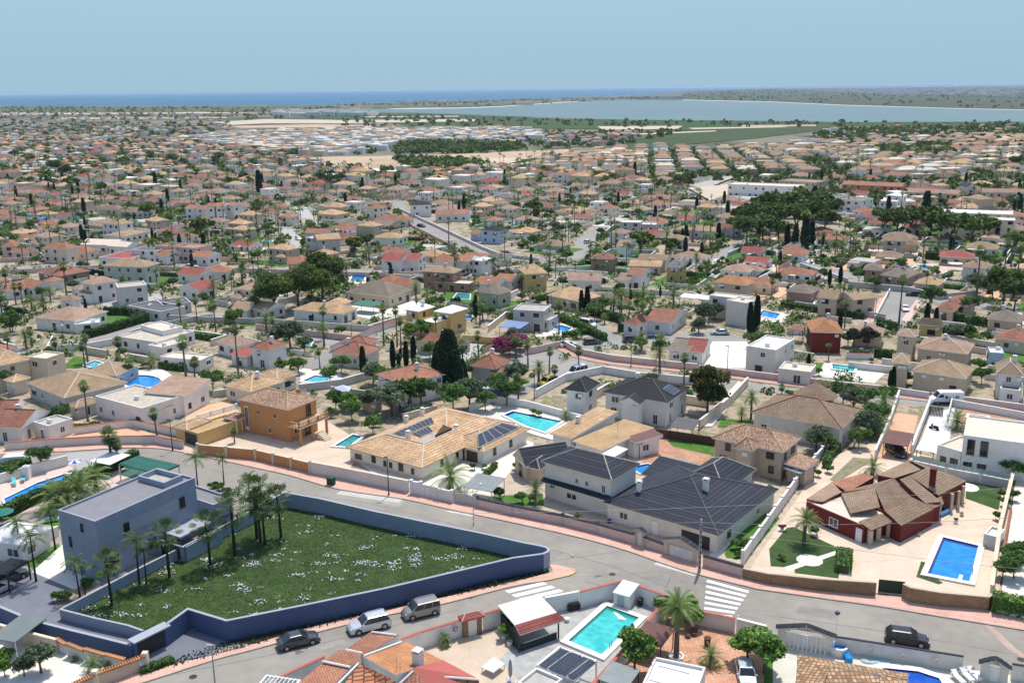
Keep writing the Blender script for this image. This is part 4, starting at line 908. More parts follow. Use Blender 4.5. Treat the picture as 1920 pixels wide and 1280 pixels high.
for x, y in ((560, 1222), (700, 1192), (1690, 1215), (880, 1120), (1120, 1080), (640, 925)):
    p = P(x, y); sheet('oil_stain', [], plain('oil_stain', (.17, .16, .14), var=.4, scale=2), .0125, world=[p+Vector((math.cos(a)*(.5+.25*math.sin(a*3+x)), math.sin(a)*(.35+.15*math.cos(a*2+y)), 0)) for a in [i*.45 for i in range(14)]], block=False)
# crossings: two sets of bars
def bar(poly): m = MB(); w = [P(*p) for p in poly]; m.prism([(p.x, p.y) for p in w], .008, .018, PAINT); tag(m.build('crossing_bar'), kind='structure')
for i in range(7):   # right crossing
    t = i/6; a = (1324+(1322-1324)*t-t*0, 1087+t*62); x0 = 1324-18*t*0; 
    l0 = (1326-1.0*i, 1086+10.2*i); r0 = (1405-5.2*i, 1107+7.8*i)
    bar([l0, r0, (r0[0]-2.2, r0[1]+4.2), (l0[0]-1.5, l0[1]+4.6)])
for i in range(5):   # left crossing
    l0 = (946+13*i, 1107+7.5*i); r0 = (1018+15*i, 1090+6.8*i); bar([l0, r0, (r0[0]+9, r0[1]+4.4), (l0[0]+8, l0[1]+4.6)])
for x, y, s in ((1148, 1076, .42), (362, 1268, .42), (1915, 1236, .45), (890, 1030, .2), (1583, 1154, .2), (1147, 1023, .25)):
    p = P(x, y); ORG = Vector((p.x, p.y, 0)); m = MB(); m.lathe((p.x, p.y, 0), [(s, 0), (s, .02), (s*.8, .022), (0, .022)], DARKM if s > .3 else KERB, 14); tag(m.build('manhole_cover'), {1148: 'dark round manhole cover in the middle of the junction', 362: 'round manhole cover beside the pole at the lower left', 1915: 'pale round manhole cover at the right edge', 890: 'small round cover in the upper street', 1583: 'small dark cover near the globe lamp', 1147: 'small square drain on the pink pavement'}[x], 'manhole cover')
for pl_ in ([(1232, 1053), (1290, 1071), (1318, 1078), (1300, 1079), (1225, 1057)], [(845, 957), (890, 965), (885, 968), (835, 958)], [(640, 919), (755, 936), (748, 942), (630, 926)]): sheet('ramp', fl(pl_), plain('pale_concrete_patch', (.56, .54, .49), var=.15), .013)
sheet('patched_lane', [1575, 1143, 1590, 1142, 1640, 1190, 1700, 1215, 1690, 1222, 1620, 1195], plain('reddish_strip', (.42, .31, .25), var=.2), .012) if False else None
sheet('road_patch', [1828, 1152, 1842, 1156, 1905, 1215, 1930, 1232, 1915, 1232, 1885, 1212], plain('reddish_strip', (.44, .33, .27), var=.2), .013)

# ------------------------------------------------------------------ walled lot with lawn (foreground left)
HB, HF, HL = 2.4, 2.6, 1.5
def Wp(l, hs): return [Vector((P(x, y, h).x, P(x, y, h).y, 0)) for (x, y), h in zip(l, hs)]
back = Wp([(533, 922), (600, 934), (700, 957), (800, 978), (900, 998), (985, 1017), (1012, 1022), (1024, 1025), (1029, 1029), (1027, 1033), (1018, 1037)], [HB]*6+[2.5]*5)
front = Wp([(1018, 1037), (960, 1045), (720, 1102), (560, 1135), (425, 1162), (352, 1140), (313, 1168)], [2.5, 2.55]+[HF]*5)
left = Wp([(113, 1141), (265, 1062), (390, 1000), (480, 951)], [1.4, 1.5, 1.7, 2.2])+[back[0]]
lane = Wp([(113, 1141), (180, 1158), (240, 1171), (268, 1181)], [1.4]*4)
outer = Wp([(-40, 1122), (0, 1136), (60, 1161), (130, 1179), (200, 1196), (248, 1208)], [2.1]*6)
lawn = left[:-1]+back+front[1:]+lane[::-1][:-1]
sheet('lawn', [], TURF, .06, world=lawn)
wall_w(back, [HB]*6+[2.5]*5, PL['villa'], 'long pale blue wall along the upper street behind the lawn', t=.3, cop=PL['capstone'], coph=.06, copw=.34)
wall_w(front, [2.5, 2.55]+[HF]*5, PL['navy'], 'long navy blue wall facing the parked cars', t=.3, cop=PL['capstone'], coph=.06, copw=.36, occw=2.5)
wall_w(left, [1.4, 1.5, 1.7, 2.2, HB], PL['villa'], 'pale blue garden wall between the flat villa and the lawn', t=.25, cop=PL['capstone'], coph=.05, copw=.28)
wall_w(lane, [1.4]*4, PL['capstone'], 'low pale wall between the dark driveway and the lawn', t=.25, cop=PL['capstone'], coph=.05, copw=.28)
wall_w(outer, [2.1]*6, PL['navy'], 'navy blue wall on the outer side of the dark driveway', t=.3, cop=PL['capstone'], coph=.06, copw=.36)
gr = thing('driveway_gate', 'dark sliding gate under a slim flat canopy at the driveway end', 'gate', front[-1])
a, b = outer[-1], front[-1]; d = (b-a); L = d.length; u = d.normalized(); n = Vector((-u.y, u.x, 0))
for s in (0, L-.45): m = MB(); m.obox(a+u*s-n*.2, u, n, .45, .4, 0, 2.35, PL['navy']); m.build('post', gr)
m = MB(); m.obox(a-u*.1-n*.6, u, n, L+.2, 1.3, 2.4, 2.55, PL['capstone'], bottom=True); m.build('canopy', gr)
for i in range(14): m = MB(); m.obox(a+u*(.5+(L-1)*i/14)-n*.05, u, n, (L-1)/14*.85, .08, .08, 2.1, DARKM); m.build('gate_slat', gr)
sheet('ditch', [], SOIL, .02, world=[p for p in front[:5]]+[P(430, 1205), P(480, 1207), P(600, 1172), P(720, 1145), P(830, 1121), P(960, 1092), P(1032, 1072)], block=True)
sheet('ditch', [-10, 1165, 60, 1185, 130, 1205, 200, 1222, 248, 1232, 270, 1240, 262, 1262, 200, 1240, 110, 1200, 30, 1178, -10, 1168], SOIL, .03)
# driveway and forecourt
sheet('driveway', [], DRIVE, .05, world=[p for p in outer]+[front[-1], P(352, 1185), P(425, 1205), P(300, 1252), P(262, 1240)][:1]+[p for p in lane[::-1]]+[P(100, 1120), P(140, 1110), P(70, 1068), P(0, 1060), P(-40, 1070)])
sheet('driveway_apron', [], DRIVE, .045, world=[front[-1], front[-2], front[-3], P(400, 1226), P(290, 1250), P(262, 1240), outer[-1]])
sheet('terrace', [60, 1072, 145, 1108, 240, 1075, 160, 1010, 118, 1020], SANDW, .055)
sheet('garden_bed', [105, 1118, 145, 1103, 175, 1085, 190, 1100, 113, 1150, 104, 1135], EARTH, .07)
# flowers and turf tufts
def scatter_poly(poly, n):
    xs = [p.x for p in poly]; ys = [p.y for p in poly]; out = []
    while len(out) < n:
        x, y = R_.uniform(min(xs), max(xs)), R_.uniform(min(ys), max(ys))
        if inpoly(x, y, poly): out.append((x, y))
    return out
ORG = Vector((0, 0, 0))
c = np.array(scatter_poly(lawn, 95000)); z = .06+RN.rand(len(c))*.08
keep = np.array([math.sin(x*.9)+math.cos(y*.8+x*.3)+R_.gauss(0, 1.2) > -1.4 for x, y in c]); c = c[keep]; z = z[keep]
me = cards('grass', np.stack([c[:, 0], c[:, 1], z], 1), .07+.11*RN.rand(len(c)), [leafm('turf_dark', (.055, .10, .024)), leafm('turf_mid', (.08, .145, .032)), leafm('turf_light', (.115, .19, .05))], up=1.2)
tag(ob('grass', me), 'rough green grass inside the blue walled lot', 'grass', kind='stuff')
fc = []
for x, y in scatter_poly(lawn, 120):
    k = R_.choice([5, 7, 12, 20, 34]); s = .07+.04*k**.66
    for _ in range(k): fc.append((x+R_.gauss(0, s*1.3), y+R_.gauss(0, s*.8), .2+R_.random()*.06))
fc = np.array(fc); me = cards('flowers', fc, .12+.12*RN.rand(len(fc)), [plain('white_petals', (.62, .62, .66), var=.2)], up=1.5, mi=np.zeros(len(fc)))
tag(ob('flowers', me), 'small white flower patches scattered over the grass', 'flowers', kind='stuff')
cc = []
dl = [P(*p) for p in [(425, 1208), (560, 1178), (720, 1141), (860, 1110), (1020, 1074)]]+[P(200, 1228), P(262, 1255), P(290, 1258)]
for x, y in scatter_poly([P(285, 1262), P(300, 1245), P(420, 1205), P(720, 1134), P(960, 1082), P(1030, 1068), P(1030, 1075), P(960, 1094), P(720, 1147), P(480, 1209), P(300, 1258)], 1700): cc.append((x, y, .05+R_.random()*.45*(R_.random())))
cc = np.array(cc); tag(ob('undergrowth', cards('undergrowth', cc, .12+.2*RN.rand(len(cc)), LEAF['cyp'])), 'dark undergrowth in the ditch below the navy wall', 'undergrowth', kind='stuff')  # darkest leaf tones put the strip's shadow into the plant colour

# ------------------------------------------------------------------ flat roofed villa
vr, vo = house('large pale blue villa with flat screed roof beside the walled lawn', 'cgroof', 'villa', [
  (108, 955, 178, 977, (347, 890), 8.4, 'f', 0, {'win': [('F', .62, 6.3, .5, 1.2, 'window:k'), ('F', .25, 3.6, .5, 1.5, 'window:k'), ('R', .10, 1.2, 2.2, 1.6, 'window:k'), ('R', .27, 5.0, .9, 1.5, 'window:d'), ('R', .84, 5.0, .9, 1.5, 'window:d'), ('R', .5, 1.4, 1.2, 1.3, 'window:k')]}),
  (320, 919, 400, 946, (429, 929), 4.4, 'f', 0, {'win': []})], name='villa')
o, u, n, L, D = vo[0]
q = MB(); fn = u; base = o+u*L
q.obox(base+n*(D*.235)-u*.0, n, -u*-1, D*.56, .03, 4.95, 6.55, PL['capstone'], bottom=True); q.build('recess_band', vr)
for (s, t, l_, d_) in ((.8, D-4.2, 5.2, .25), (.8, D-1.2, 5.2, .25), (.8, D-3.95, .25, 2.75), (5.75, D-3.95, .25, 2.75)):
    m = MB(); m.obox(o+u*s+n*t, u, n, l_, d_, 8.1, 8.9, PL['villa'], PL['capstone']); m.build('parapet', vr)
m = MB(); m.obox(o+u*1.05+n*(D-3.95), u, n, 4.7, 2.75, 8.1, 8.2, RF['concrete']); m.build('stairwell_floor', vr)
m = MB(); m.obox(o+u*L+n*(D*.62), u, n, 3.2, D*.34, 2.5, 2.75, PL['capstone'], bottom=True); m.build('balcony_slab', vr)
m = MB(); m.obox(o+u*L+n*(D*.55), u, n, 5.2, .2, 0, 2.2, PL['villa']); m.obox(o+u*(L+5)+n*(D*.55), u, n, .2, D*.4, 0, 2.2, PL['villa']); m.build('terrace_wall', vr)
put(vr, 'window', 'k', o+u*(L+3.4)+n*(D*.55)+Vector((0, 0, .2)), -n, 1.6, 1.8)
put(vr, 'window', 'k', o+u*(L+1.4)+n*(D*.55)+Vector((0, 0, .2)), -n, 1.4, 1.8)
pergola('black slatted carport over the dark car at the left edge', [Vector((*P(-20, 1073, 2.5)[:2], 0)), Vector((*P(14, 1078, 2.5)[:2], 0)), Vector((*P(57, 1053, 2.5)[:2], 0))], 2.5, 15, sname='slat', name='carport')
vehicle('suv', 'greyd', 'dark grey car parked under the black slatted carport', 16, 1090, 55)
vehicle('hatch', 'silver', 'pale car cut by the left edge beside the carport', -6, 1112, 60)
for x, y, k, s in ((68, 1090, 'king', 1.05), (40, 1048, 'king', .9), (104, 1030, 'king', 1.05), (210, 1135, 'cg', .9), (262, 1098, 'king', 1.1), (275, 1095, 'king', .8), (318, 1083, 'cg', .9), (150, 1120, 'king', .85), (160, 1115, 'king', .7), (395, 1062, 'cg', .98), (441, 1042, 'cg', 1.05),
        (482, 1010, 'cg', 1.12), (489, 1018, 'cg', 1.0), (497, 1022, 'cg', .82), (527, 1008, 'cg', 1.0), (372, 925, 'king', 1.1), (420, 905, 'king', .75), (470, 955, 'king', .9)):
    flora(k, x, y, .06, s)
for x, y, s in ((112, 1128, 1.0), (125, 1125, .8), (165, 1100, .9), (400, 915, .9), (410, 920, 1.), (425, 925, .8), (330, 1020, .7), (455, 985, .8)): flora('bush', x, y, 0, s)
m = P(391, 908)
# ------------------------------------------------------------------ neighbour plot left of the villa, with pool
sheet('patio', [-30, 905, 120, 862, 190, 858, 260, 885, 250, 912, 130, 935, 30, 965, -30, 985], plain('pinkish_patio', (.66, .52, .44), var=.2, scale=1.5), None)
sheet('lane', [125, 850, 185, 845, 240, 842, 262, 862, 228, 878, 150, 885, 128, 872], plain('lane_grey', (.40, .385, .38), var=.06), None)
wall([-20, 912, 46, 893], 1.6, PL['white'], 'white garden wall behind the blue sun loungers', cop=WHITE)
wall([58, 890, 128, 872], 1.8, PL['white'], 'white garden wall right of the square white post', cop=WHITE)
m = thing('gate_post', 'square white post topped with a ball between the loungers and gate', 'post', P(52, 897)); q = MB(); c0 = P(52, 897); q.box(c0.x-.5, c0.x+.5, c0.y-.5, c0.y+.5, 0, 2.2, PL['white']); q.lathe((c0.x, c0.y, 2.3), [(0, -.12), (.2, 0), (0, .2)], WHITE, 8); q.build('post_body', m)
pool([8, 938, 70, 908, 125, 890, 132, 898, 70, 924, 12, 948], 'blue', 'long narrow blue pool beside the tall hedge', cop=.35)
pool([130, 893, 140, 886, 150, 886, 146, 894, 136, 899], 'deep', 'small round hot tub end of the narrow pool', cop=.3, name='hot_tub')
def lounger(x, y, rot, label, col):
    p = P(x, y); r = thing('sun_lounger', label, 'sun lounger', (0, 0, 0)); m = MB(); m.box(-.95, .95, -.33, .33, .28, .34, WHITE); m.build('frame', r)
    m = MB(); m.box(-.95, .3, -.3, .3, .341, .42, col); m.build('cushion', r); m = MB(); m.face([(.3, -.3, .36), (.3, .3, .36), (.95, .3, .75), (.95, -.3, .75)][::-1], col); m.face([(.3, -.3, .3), (.3, .3, .3), (.95, .3, .69), (.95, -.3, .69)], col); m.build('backrest', r)
    for a in (-.8, .6):
        for b in (-.28, .28): m = MB(); m.box(a-.03, a+.03, b-.03, b+.03, 0, .28, WHITE); m.build('leg', r)
    r.location = (p.x, p.y, .2); r.rotation_euler = (0, 0, math.radians(rot)); return r
AQ = plain('aqua_fabric', (.12, .55, .62), var=.05)
lounger(27, 909, 120, 'left of the two turquoise sun loungers by the narrow pool', AQ); lounger(44, 902, 110, 'right of the two turquoise sun loungers by the narrow pool', AQ)
def parasol(x, y, label, m1, m2=None, r_=1.4, h=2.2, flat=.35, closed=False):
    p = P(x, y); r = thing('parasol', label, 'parasol', p); m = MB(); m.tube(p, p+Vector((0, 0, h+.3)), .03, METAL, 6); m.build('pole', r); m = MB(); n = 8
    if closed:
        m.lathe((p.x, p.y, 0), [(.1, .5), (.2, .8), (.22, 1.4), (.15, 2.3), (.02, 2.6)], m1, 8); m.build('canopy', r); m = MB(); m.box(p.x-.45, p.x+.45, p.y-.45, p.y+.45, 0, .12, METAL); m.build('base', r); return r
    for i in range(n):
        a, b = 2*math.pi*i/n, 2*math.pi*(i+1)/n; m.face([p+Vector((math.cos(a)*r_, math.sin(a)*r_, h)), p+Vector((math.cos(b)*r_, math.sin(b)*r_, h)), p+Vector((0, 0, h+flat))], m1 if i % 2 or not m2 else m2)
    m.build('canopy', r); return r
parasol(142, 882, 'small blue and white striped parasol on the pink patio', WHITE, plain('parasol_blue', (.04, .10, .40), var=.03), 1.1, 1.6)
canopy('white shade sail canopy beside the fan palm at the lane', 168, 864, 206, 871, 4.5, 2.3, WHITE, slope=.1)
hedge([2, 975, 60, 945, 130, 917, 190, 890, 258, 862], 1.9, 1.3, 'long dark hedge running up beside the narrow pool')
hedge([-20, 893, 30, 880, 60, 874], 1.4, 2.2, 'dark bushy hedge at the left edge below the street')
flora('tree', 78, 880, 0, .75, 'dense dark round shrub behind the white garden wall'); flora('bush', 20, 895, 0, 1.6); flora('bush', -5, 900, 0, 1.8)
flora('fan5', 210, 872, 0, 1., 'fan palm standing by the lane next to the white sail'); flora('fan5', 222, 872, 0, .8)
pergola('white framed pergola with green slats behind the villa', [Vector((*P(222, 872, 2.6)[:2], 0)), Vector((*P(300, 890, 2.6)[:2], 0)), Vector((*P(330, 872, 2.6)[:2], 0))], 2.6, 12, mat=plain('green_slat', (.04, .17, .13), var=.1), slat=.22, name='pergola', sname='slat', post=WHITE)
sheet('court', [222, 890, 345, 920, 350, 900, 300, 880, 240, 872], plain('green_court', (.06, .14, .11), var=.1), None)
for x, y in ((108, 955), (150, 940), (128, 950), (180, 915)): flora('date2', x, y, 0, 1.25, auto='bushy feather palm')
sheet('garden', [60, 990, 112, 962, 115, 990, 80, 1010], LAWN, None); 
house('white tiled low house at the left edge beside the villa', 'white', 'white', [(-40, 1010, 40, 1022, (85, 985), 3.0, 'h', 1.3, {'cap': WHITE, 'win': [('R', .3, .9, 1.6, 1.2, 'window:w'), ('F', .75, .9, 2., 1.2, 'window:w')]})])
wall([30, 1045, 110, 1005], 1.6, PL['white'], 'white wall between the white tiled house and the villa', cop=WHITE)
sheet('garden_strip', [40, 1056, 110, 1018, 118, 1040, 62, 1066], LAWN, None)
parasol(8, 985, 'dark green square parasol above the white tiled house', plain('green_canvas', (.02, .16, .12), var=.05), None, 1.6, 2.1)
for x, y in ((106, 962), (98, 978)): lounger(x, y, 20, 'green sun lounger on the lawn strip by the villa' if x > 100 else 'green sun lounger nearer the white roof', plain('green_canvas', (.02, .16, .12), var=.05))

# ------------------------------------------------------------------ bottom left garden
sheet('gravel_yard', [-60, 1180, 30, 1178, 110, 1205, 262, 1268, 190, 1300, -60, 1300], SANDW, .1)
wall([-20, 1164, 30, 1178, 62, 1186, 105, 1197], [1.9, 1.9, 1.7, 1.9], PL['beige'], 'wavy beige wall below the navy driveway wall', top=True, cop=PL['cream'], coph=.12)
for i, (x, y) in enumerate([(105, 1197), (125, 1206), (157, 1216), (196, 1226), (236, 1233)][:4]):
    e = [(123, 1204), (157, 1215), (196, 1223), (234, 1232)][i]; wall([x, y-2, e[0], e[1]+2], [1.75, 1.45], PL['grey'], f'{["first","second","third","fourth"][i]} stepped grey wall section with orange tile coping from the left', top=True, cop=RF['orange'], coph=.14, copw=.5, group='stepped garden wall sections')
tw = thing('boundary_wall', 'beige street wall with a row of orange barrel tiles on top', 'wall', P(250, 1262)); q = [Vector((*P(x, y, 1.7)[:2], 0)) for x, y in ((120, 1290), (178, 1262), (272, 1228))]
for a, b in zip(q, q[1:]):
    u = (b-a).normalized(); n = Vector((-u.y, u.x, 0)); L = (b-a).length; m = MB(); m.obox(a-n*.12, u, n, L, .24, 0, 1.62, PL['beige']); m.build('wall_face', tw); k = int(L/.26)
    for i in range(k): m = MB(); c0 = a+u*(L*(i+.5)/k); m.tube(c0-n*.32+Vector((0, 0, 1.62)), c0+n*.32+Vector((0, 0, 1.70)), .12, RF['orange'], 7); m.build('tile', tw)
for p in (q[1], q[2]): m = MB(); m.box(p.x-.3, p.x+.3, p.y-.3, p.y+.3, 0, 2.1, PL['cream']); m.build('pillar', tw)
m = MB(); c0 = q[1].lerp(q[2], .86); u = (q[2]-q[1]).normalized(); n = Vector((-u.y, u.x, 0)); m.obox(c0-n*.17, u, n, .75, .04, .4, 1.35, WHITE); m.build('notice_board', tw); m = MB()
for k in range(3): m.obox(c0-n*.175+u*(.12+k*.2), u, n, .14, .01, 1.12, 1.2, DARKM)
m.build('sign_lettering', tw)
flora('olive', 78, 1262, .1, .68, 'grey green feathery shrub tree on the white gravel yard'); flora('olive', 46, 1268, .1, .5, 'rounded grey green shrub beside the small pool corner')
for x, y, k, s in ((175, 1258, 'date2', .45), (205, 1252, 'yuc', .9), (10, 1270, 'lime', .45), (12, 1240, 'bush', 1.2), (140, 1240, 'yuc', .5)): flora(k, x, y, .1, s)
canopy('grey sheet shade roof in the lower left garden', -20, 1195, 28, 1203, 5.0, 2.2, plain('grey_fabric', (.16, .19, .19), var=.1), slope=.2, post=WHITE)
pool([22, 1246, 30, 1240, 40, 1250, 30, 1258], 'deep', 'small corner of a blue pool at the lower left', cop=.3)
hedge([264, 1262, 285, 1256, 325, 1240], .7, .8, 'low leafy shrubs at the foot of the navy wall corner')

# ------------------------------------------------------------------ parked cars on the lower street
vehicle('sedan', 'greyd', 'dark grey saloon parked nearest the driveway gate', 560, 1207, 25.5)
vehicle('suv', 'silver', 'large silver estate with roof rails parked in the middle', 692, 1178, 205.5)
vehicle('mpv', 'warm', 'warm grey boxy people carrier parked nearest the crossing', 789, 1152, 205)
vehicle('hatch', 'black', 'black hatchback parked behind the long beige wall at right', 1700, 1204, -17, L=4.6, H=1.62)
vehicle('hatch', 'lblue', 'pale blue car under the leafy tree at the bottom', 1398, 1272, -95)
# ------------------------------------------------------------------ street furniture
lamp(729, 929, 6.2, 'dark street lamp post before the tan courtyard house')
lamp(324, 845, 5.6, 'dark leaning street post beside the brown garage door')
lamp(89, 853, 4.6, 'thin street post left of the fan palm', mat=CONC, r0=.05)
lamp(888, 985, 5.6, 'thin street lamp with a white head arching right', arm=20, mat=CONC, r0=.05)
lamp(1566, 1200, 3.4, 'thin post with a round dark globe above the beige gate', globe=plain('globe_blue', (.05, .07, .13), rough=.2), mat=WHITE, r0=.035)
lamp(404, 1290, 5.0, 'grey post rising over the lower street at left', mat=CONC, r0=.09)
lamp(118+0, 0+590, 5, 'lamp post beside the hedge and white hip house') if False else None
up_ = thing('utility_pole', 'square concrete utility pole carrying the cables by the junction', 'utility pole', P(1311, 1072)); c0 = P(1311, 1072); m = MB(); m.tube(c0, c0+Vector((0, 0, 7.3)), .24, CONC, 4, .16); m.build('pole', up_)
for i in range(9): m = MB(); m.box(c0.x-.06, c0.x+.06, c0.y-.26, c0.y-.2, .6+i*.7, .95+i*.7, DARKM); m.build('slot', up_)
T0 = c0+Vector((0, 0, 6.9)); T1 = c0+Vector((0, 0, 6.3))
far1 = P(1910, 900, 7.); far2 = P(620, 985, 7.5); far3 = P(1990, 985, 6.6)
cable(T0, Vector((60, 108, 9.5)), 'upper cable running right from the concrete pole over the red house'); cable(T1, P(2010, 1075, 6), 'lower cable running right from the concrete pole', .5)
cable(T0, P(960, 958, 6.5), 'cable running left from the concrete pole over the tiled wall'); cable(P(860, 962, 8), P(1990, 905, 8.5), 'long cable crossing the whole dark slate roof', .9)
bn = thing('wheelie_bin', 'green wheeled waste container standing on the upper street kerb', 'waste bin', P(621, 909)); c0 = P(621, 909); u, n = Vector((.88, -.47, 0)), Vector((.47, .88, 0)); GB = plain('bin_green', (.012, .07, .022), rough=.5, var=.1)
m = MB(); m.obox(c0-u*.6-n*.35, u, n, 1.2, .75, .15, 1.15, GB); m.build('body', bn); m = MB(); m.obox(c0-u*.65-n*.42, u, n, 1.3, .88, 1.16, 1.3, GB); m.build('lid', bn)
for s in (-.45, .4):
    for t in (-.28, .28): m = MB(); m.tube(c0+u*s+n*t+Vector((0, 0, .08)), c0+u*(s+.06)+n*t+Vector((0, 0, .08)), .08, RUB, 8); m.build('wheel', bn)

# ------------------------------------------------------------------ tan courtyard house
th_ = thing('house', 'large white courtyard house with pale tan hip roofs and solar panels', 'house', P(791, 903)); hE = 2.5
A = P(648, 838, hE); B = P(791, 877, hE); A.z = B.z = 0; u = (B-A).normalized(); n = Vector((-u.y, u.x, 0)); L = (B-A).length; D = 25.5; bw = 4.9
def Q(s, t, z=0): p = A+u*s+n*t; return Vector((p.x, p.y, z))
m = MB(); ow = .5
inn = [Q(2*bw-.8, 2*bw-.8), Q(L-bw*1.05, 2*bw-.8)]
m.obox(Q(ow, ow), u, n, L-2*ow, D-2*ow, 0, hE-.15, PL['offwhite']); m.build('wall', th_)
m = MB(); m.obox(Q(ow-.04, ow-.04), u, n, L-2*ow+.08, D-2*ow+.08, 0, .55, PL['beige']); m.build('plinth', th_)
rt = RF['tan']; rh = 1.75; iz = hE+.35; i0, i1, j0, j1 = bw*1.75, L-bw*1.25, bw*1.6, D-bw*1.9
O4 = [Q(0, 0, hE), Q(L, 0, hE), Q(L, D, hE), Q(0, D, hE)]; R4 = [Q(bw, bw, hE+rh), Q(L-bw*.75, bw, hE+rh), Q(L-bw*.75, D-bw, hE+rh), Q(bw, D-bw, hE+rh)]; I4 = [Q(i0, j0, iz), Q(i1, j0, iz), Q(i1, j1, iz), Q(i0, j1, iz)]
m = MB(); caps = []
for i in range(4):
    j = (i+1) % 4; m.face([O4[i], O4[j], R4[j], R4[i]], rt); m.face([R4[i], R4[j], I4[j], I4[i]], rt); m.face([O4[i]-Vector((0, 0, .16)), O4[j]-Vector((0, 0, .16)), O4[j], O4[i]], PL['beige']); caps += [(O4[i], R4[i]), (R4[i], R4[j]), (R4[i], I4[i])]
m.face([p-Vector((0, 0, .16)) for p in O4[::-1]], PL['beige']); R = m.build('roof', th_); m = MB()
for a, b in caps: m.tube(a, b, .12, RF['beige'], 5)
m.build('ridge_tiles', R); m = MB(); m.obox(Q(i0, j0), u, n, i1-i0, j1-j0, hE-.1, iz-.02, CONC); m.build('courtyard_deck', th_)
m = MB(); ks = [Q(i0+1.6, j0+3.2, iz+.4), Q(i1-.3, j0+3.2, iz+.4), Q(i1-.3, j1-.6, iz+.4), Q(i0+1.6, j1-.6, iz+.4)]; ap = sum(ks, Vector())/4+Vector((0, 0, 1.3))
for i in range(4): m.face([ks[i], ks[(i+1) % 4], ap], plain('skylight_frame', (.30, .24, .17), var=.1)); m.face([ks[i]-Vector((0, 0, .45)), ks[(i+1) % 4]-Vector((0, 0, .45)), ks[(i+1) % 4], ks[i]], DARKM)
m.build('skylight', th_)
for s, w_, h_, k in ((.12, 1.5, .8, 'window:d'), (.34, .9, 1.2, 'shutter'), (.50, .6, .9, 'window:d'), (.58, .6, .9, 'window:d'), (.72, 1.0, 1.2, 'window:d'), (.88, .6, .9, 'window:d')):
    kd, st = (k.split(':')+['d'])[:2]; put(th_, kd, st, Q(ow+(L-2*ow)*s, ow, .85), -n, w_, h_)
for t, w_, h_, z, k in ((5.5, .7, 1.1, .9, 'window'), (9.5, .7, 1.1, .9, 'window'), (11.5, 1.0, 2.0, .05, 'door')): put(th_, k, 'd', Q(L-ow, t, z), u, w_, h_)
for x, y, z in ((792, 770, 1.3), (762, 785, 1.2)): p = on_plane(x, y, Q(0, 0, hE+1.4), Vector((0, 0, 1))); p.z = 0; chimney(th_, p, hE+1.9, hE+.2, .55)
for s, t in ((bw*1.5, j0-.4), (L-bw*.9, j0+6.5)): chimney(th_, Q(s, t), hE+2.0, hE+.3, .6)
nl = (R4[3]-R4[0]).cross(I4[0]-R4[0]).normalized(); nl = nl if nl.z > 0 else -nl
sw = lambda s0, s1, t0, t1: [R4[0].lerp(I4[0], s0)]  # noqa
def slope_quad(a, b, c, d, f0, f1, g0, g1):   # a-b ridge edge, d-c lower edge
    e = lambda s, t: a.lerp(b, t).lerp(d.lerp(c, t), s); return [e(g1, f0), e(g1, f1), e(g0, f1), e(g0, f0)]
def up(q, k=.12): nn = (q[1]-q[0]).cross(q[3]-q[0]).normalized(); nn = nn if nn.z > 0 else -nn; return [p+nn*k for p in q], nn
q, nn = up(slope_quad(R4[0], R4[3], I4[3], I4[0], .05, .72, .08, .48)); solar_w(th_, q, nn, 9, 1)
q, nn = up(slope_quad(R4[0], R4[3], I4[3], I4[0], .20, .58, .52, .92)); solar_w(th_, q, nn, 5, 1)
o2, u2, n2, L2, D2 = wing(th_, (905, 846, 990, 868, 11., hE, 'h', 1.7, {'rot': math.degrees(math.atan2(u.y, u.x)), 'L': 8.5, 'win': [('F', .2, 0, 1.1, 2.0, 'door:d')]}), rt, PL['offwhite']) if False else (0,)*5
w2 = P(907, 847, hE); w2.z = 0; a2 = w2-u*8.2
o2, u2, n2, L2, D2 = wing_w(th_, a2, u, 8.2, 13.5, hE, 'h', 1.7, rt, PL['offwhite'], {'win': [('F', .68, .02, 2.3, 1.9, 'garage_door:d'), ('F', .3, .02, 1.2, 1.9, 'door:d'), ('R', .25, .8, .8, 1.2, 'window:d'), ('R', .62, .8, .8, 1.2, 'window:d')]})
rA = a2+u*(L2/2)+n*(L2/2); rB = a2+u*(L2/2)+n*(D2-L2/2); rA.z = rB.z = hE+1.7; eA, eB = a2+u*L2, a2+u*L2+n*D2; eA.z = eB.z = hE
q, nn = up(slope_quad(rA, rB, eB, eA, -.1, .95, .15, .75)); solar_w(th_, q, nn, 5, 1)
sheet('patio', [640, 845, 700, 888, 770, 915, 960, 955, 1010, 930, 1000, 830, 900, 790], SANDW, None)
wall([582, 887, 640, 898, 767, 924], 2.1, PL['offwhite'], 'long pale street wall with cream tile coping before the tan house', cop=RF['beige'], copw=.5)
gw = wall([772, 926, 790, 929], 2.2, PL['white'], 'white gate pillars wall left of the white garage gate', cop=WHITE, pil=1.4)
gg = thing('garage_gate', 'wide white sliding gate in front of the tan house', 'gate', P(800, 932)); a, b = P(792, 930), P(818, 936)
m = MB(); u_ = (b-a).normalized(); n_ = Vector((-u_.y, u_.x, 0))
for i in range(7): m = MB(); m.obox(a+u_*((b-a).length*i/7)-n_*.04, u_, n_, (b-a).length/7*.94, .08, .1, 2.0, PL['white']); m.build('gate_panel', gg)
wall([819, 936, 848, 942], 1.9, PL['offwhite'], 'short pale wall right of the white sliding gate', cop=WHITE, pil=3)
g2 = thing('garage_gate', 'arched white gate beside the thin lamp post with white head', 'gate', P(870, 946)); a, b = P(852, 942), P(893, 950); u_ = (b-a).normalized(); n_ = Vector((-u_.y, u_.x, 0)); LL = (b-a).length
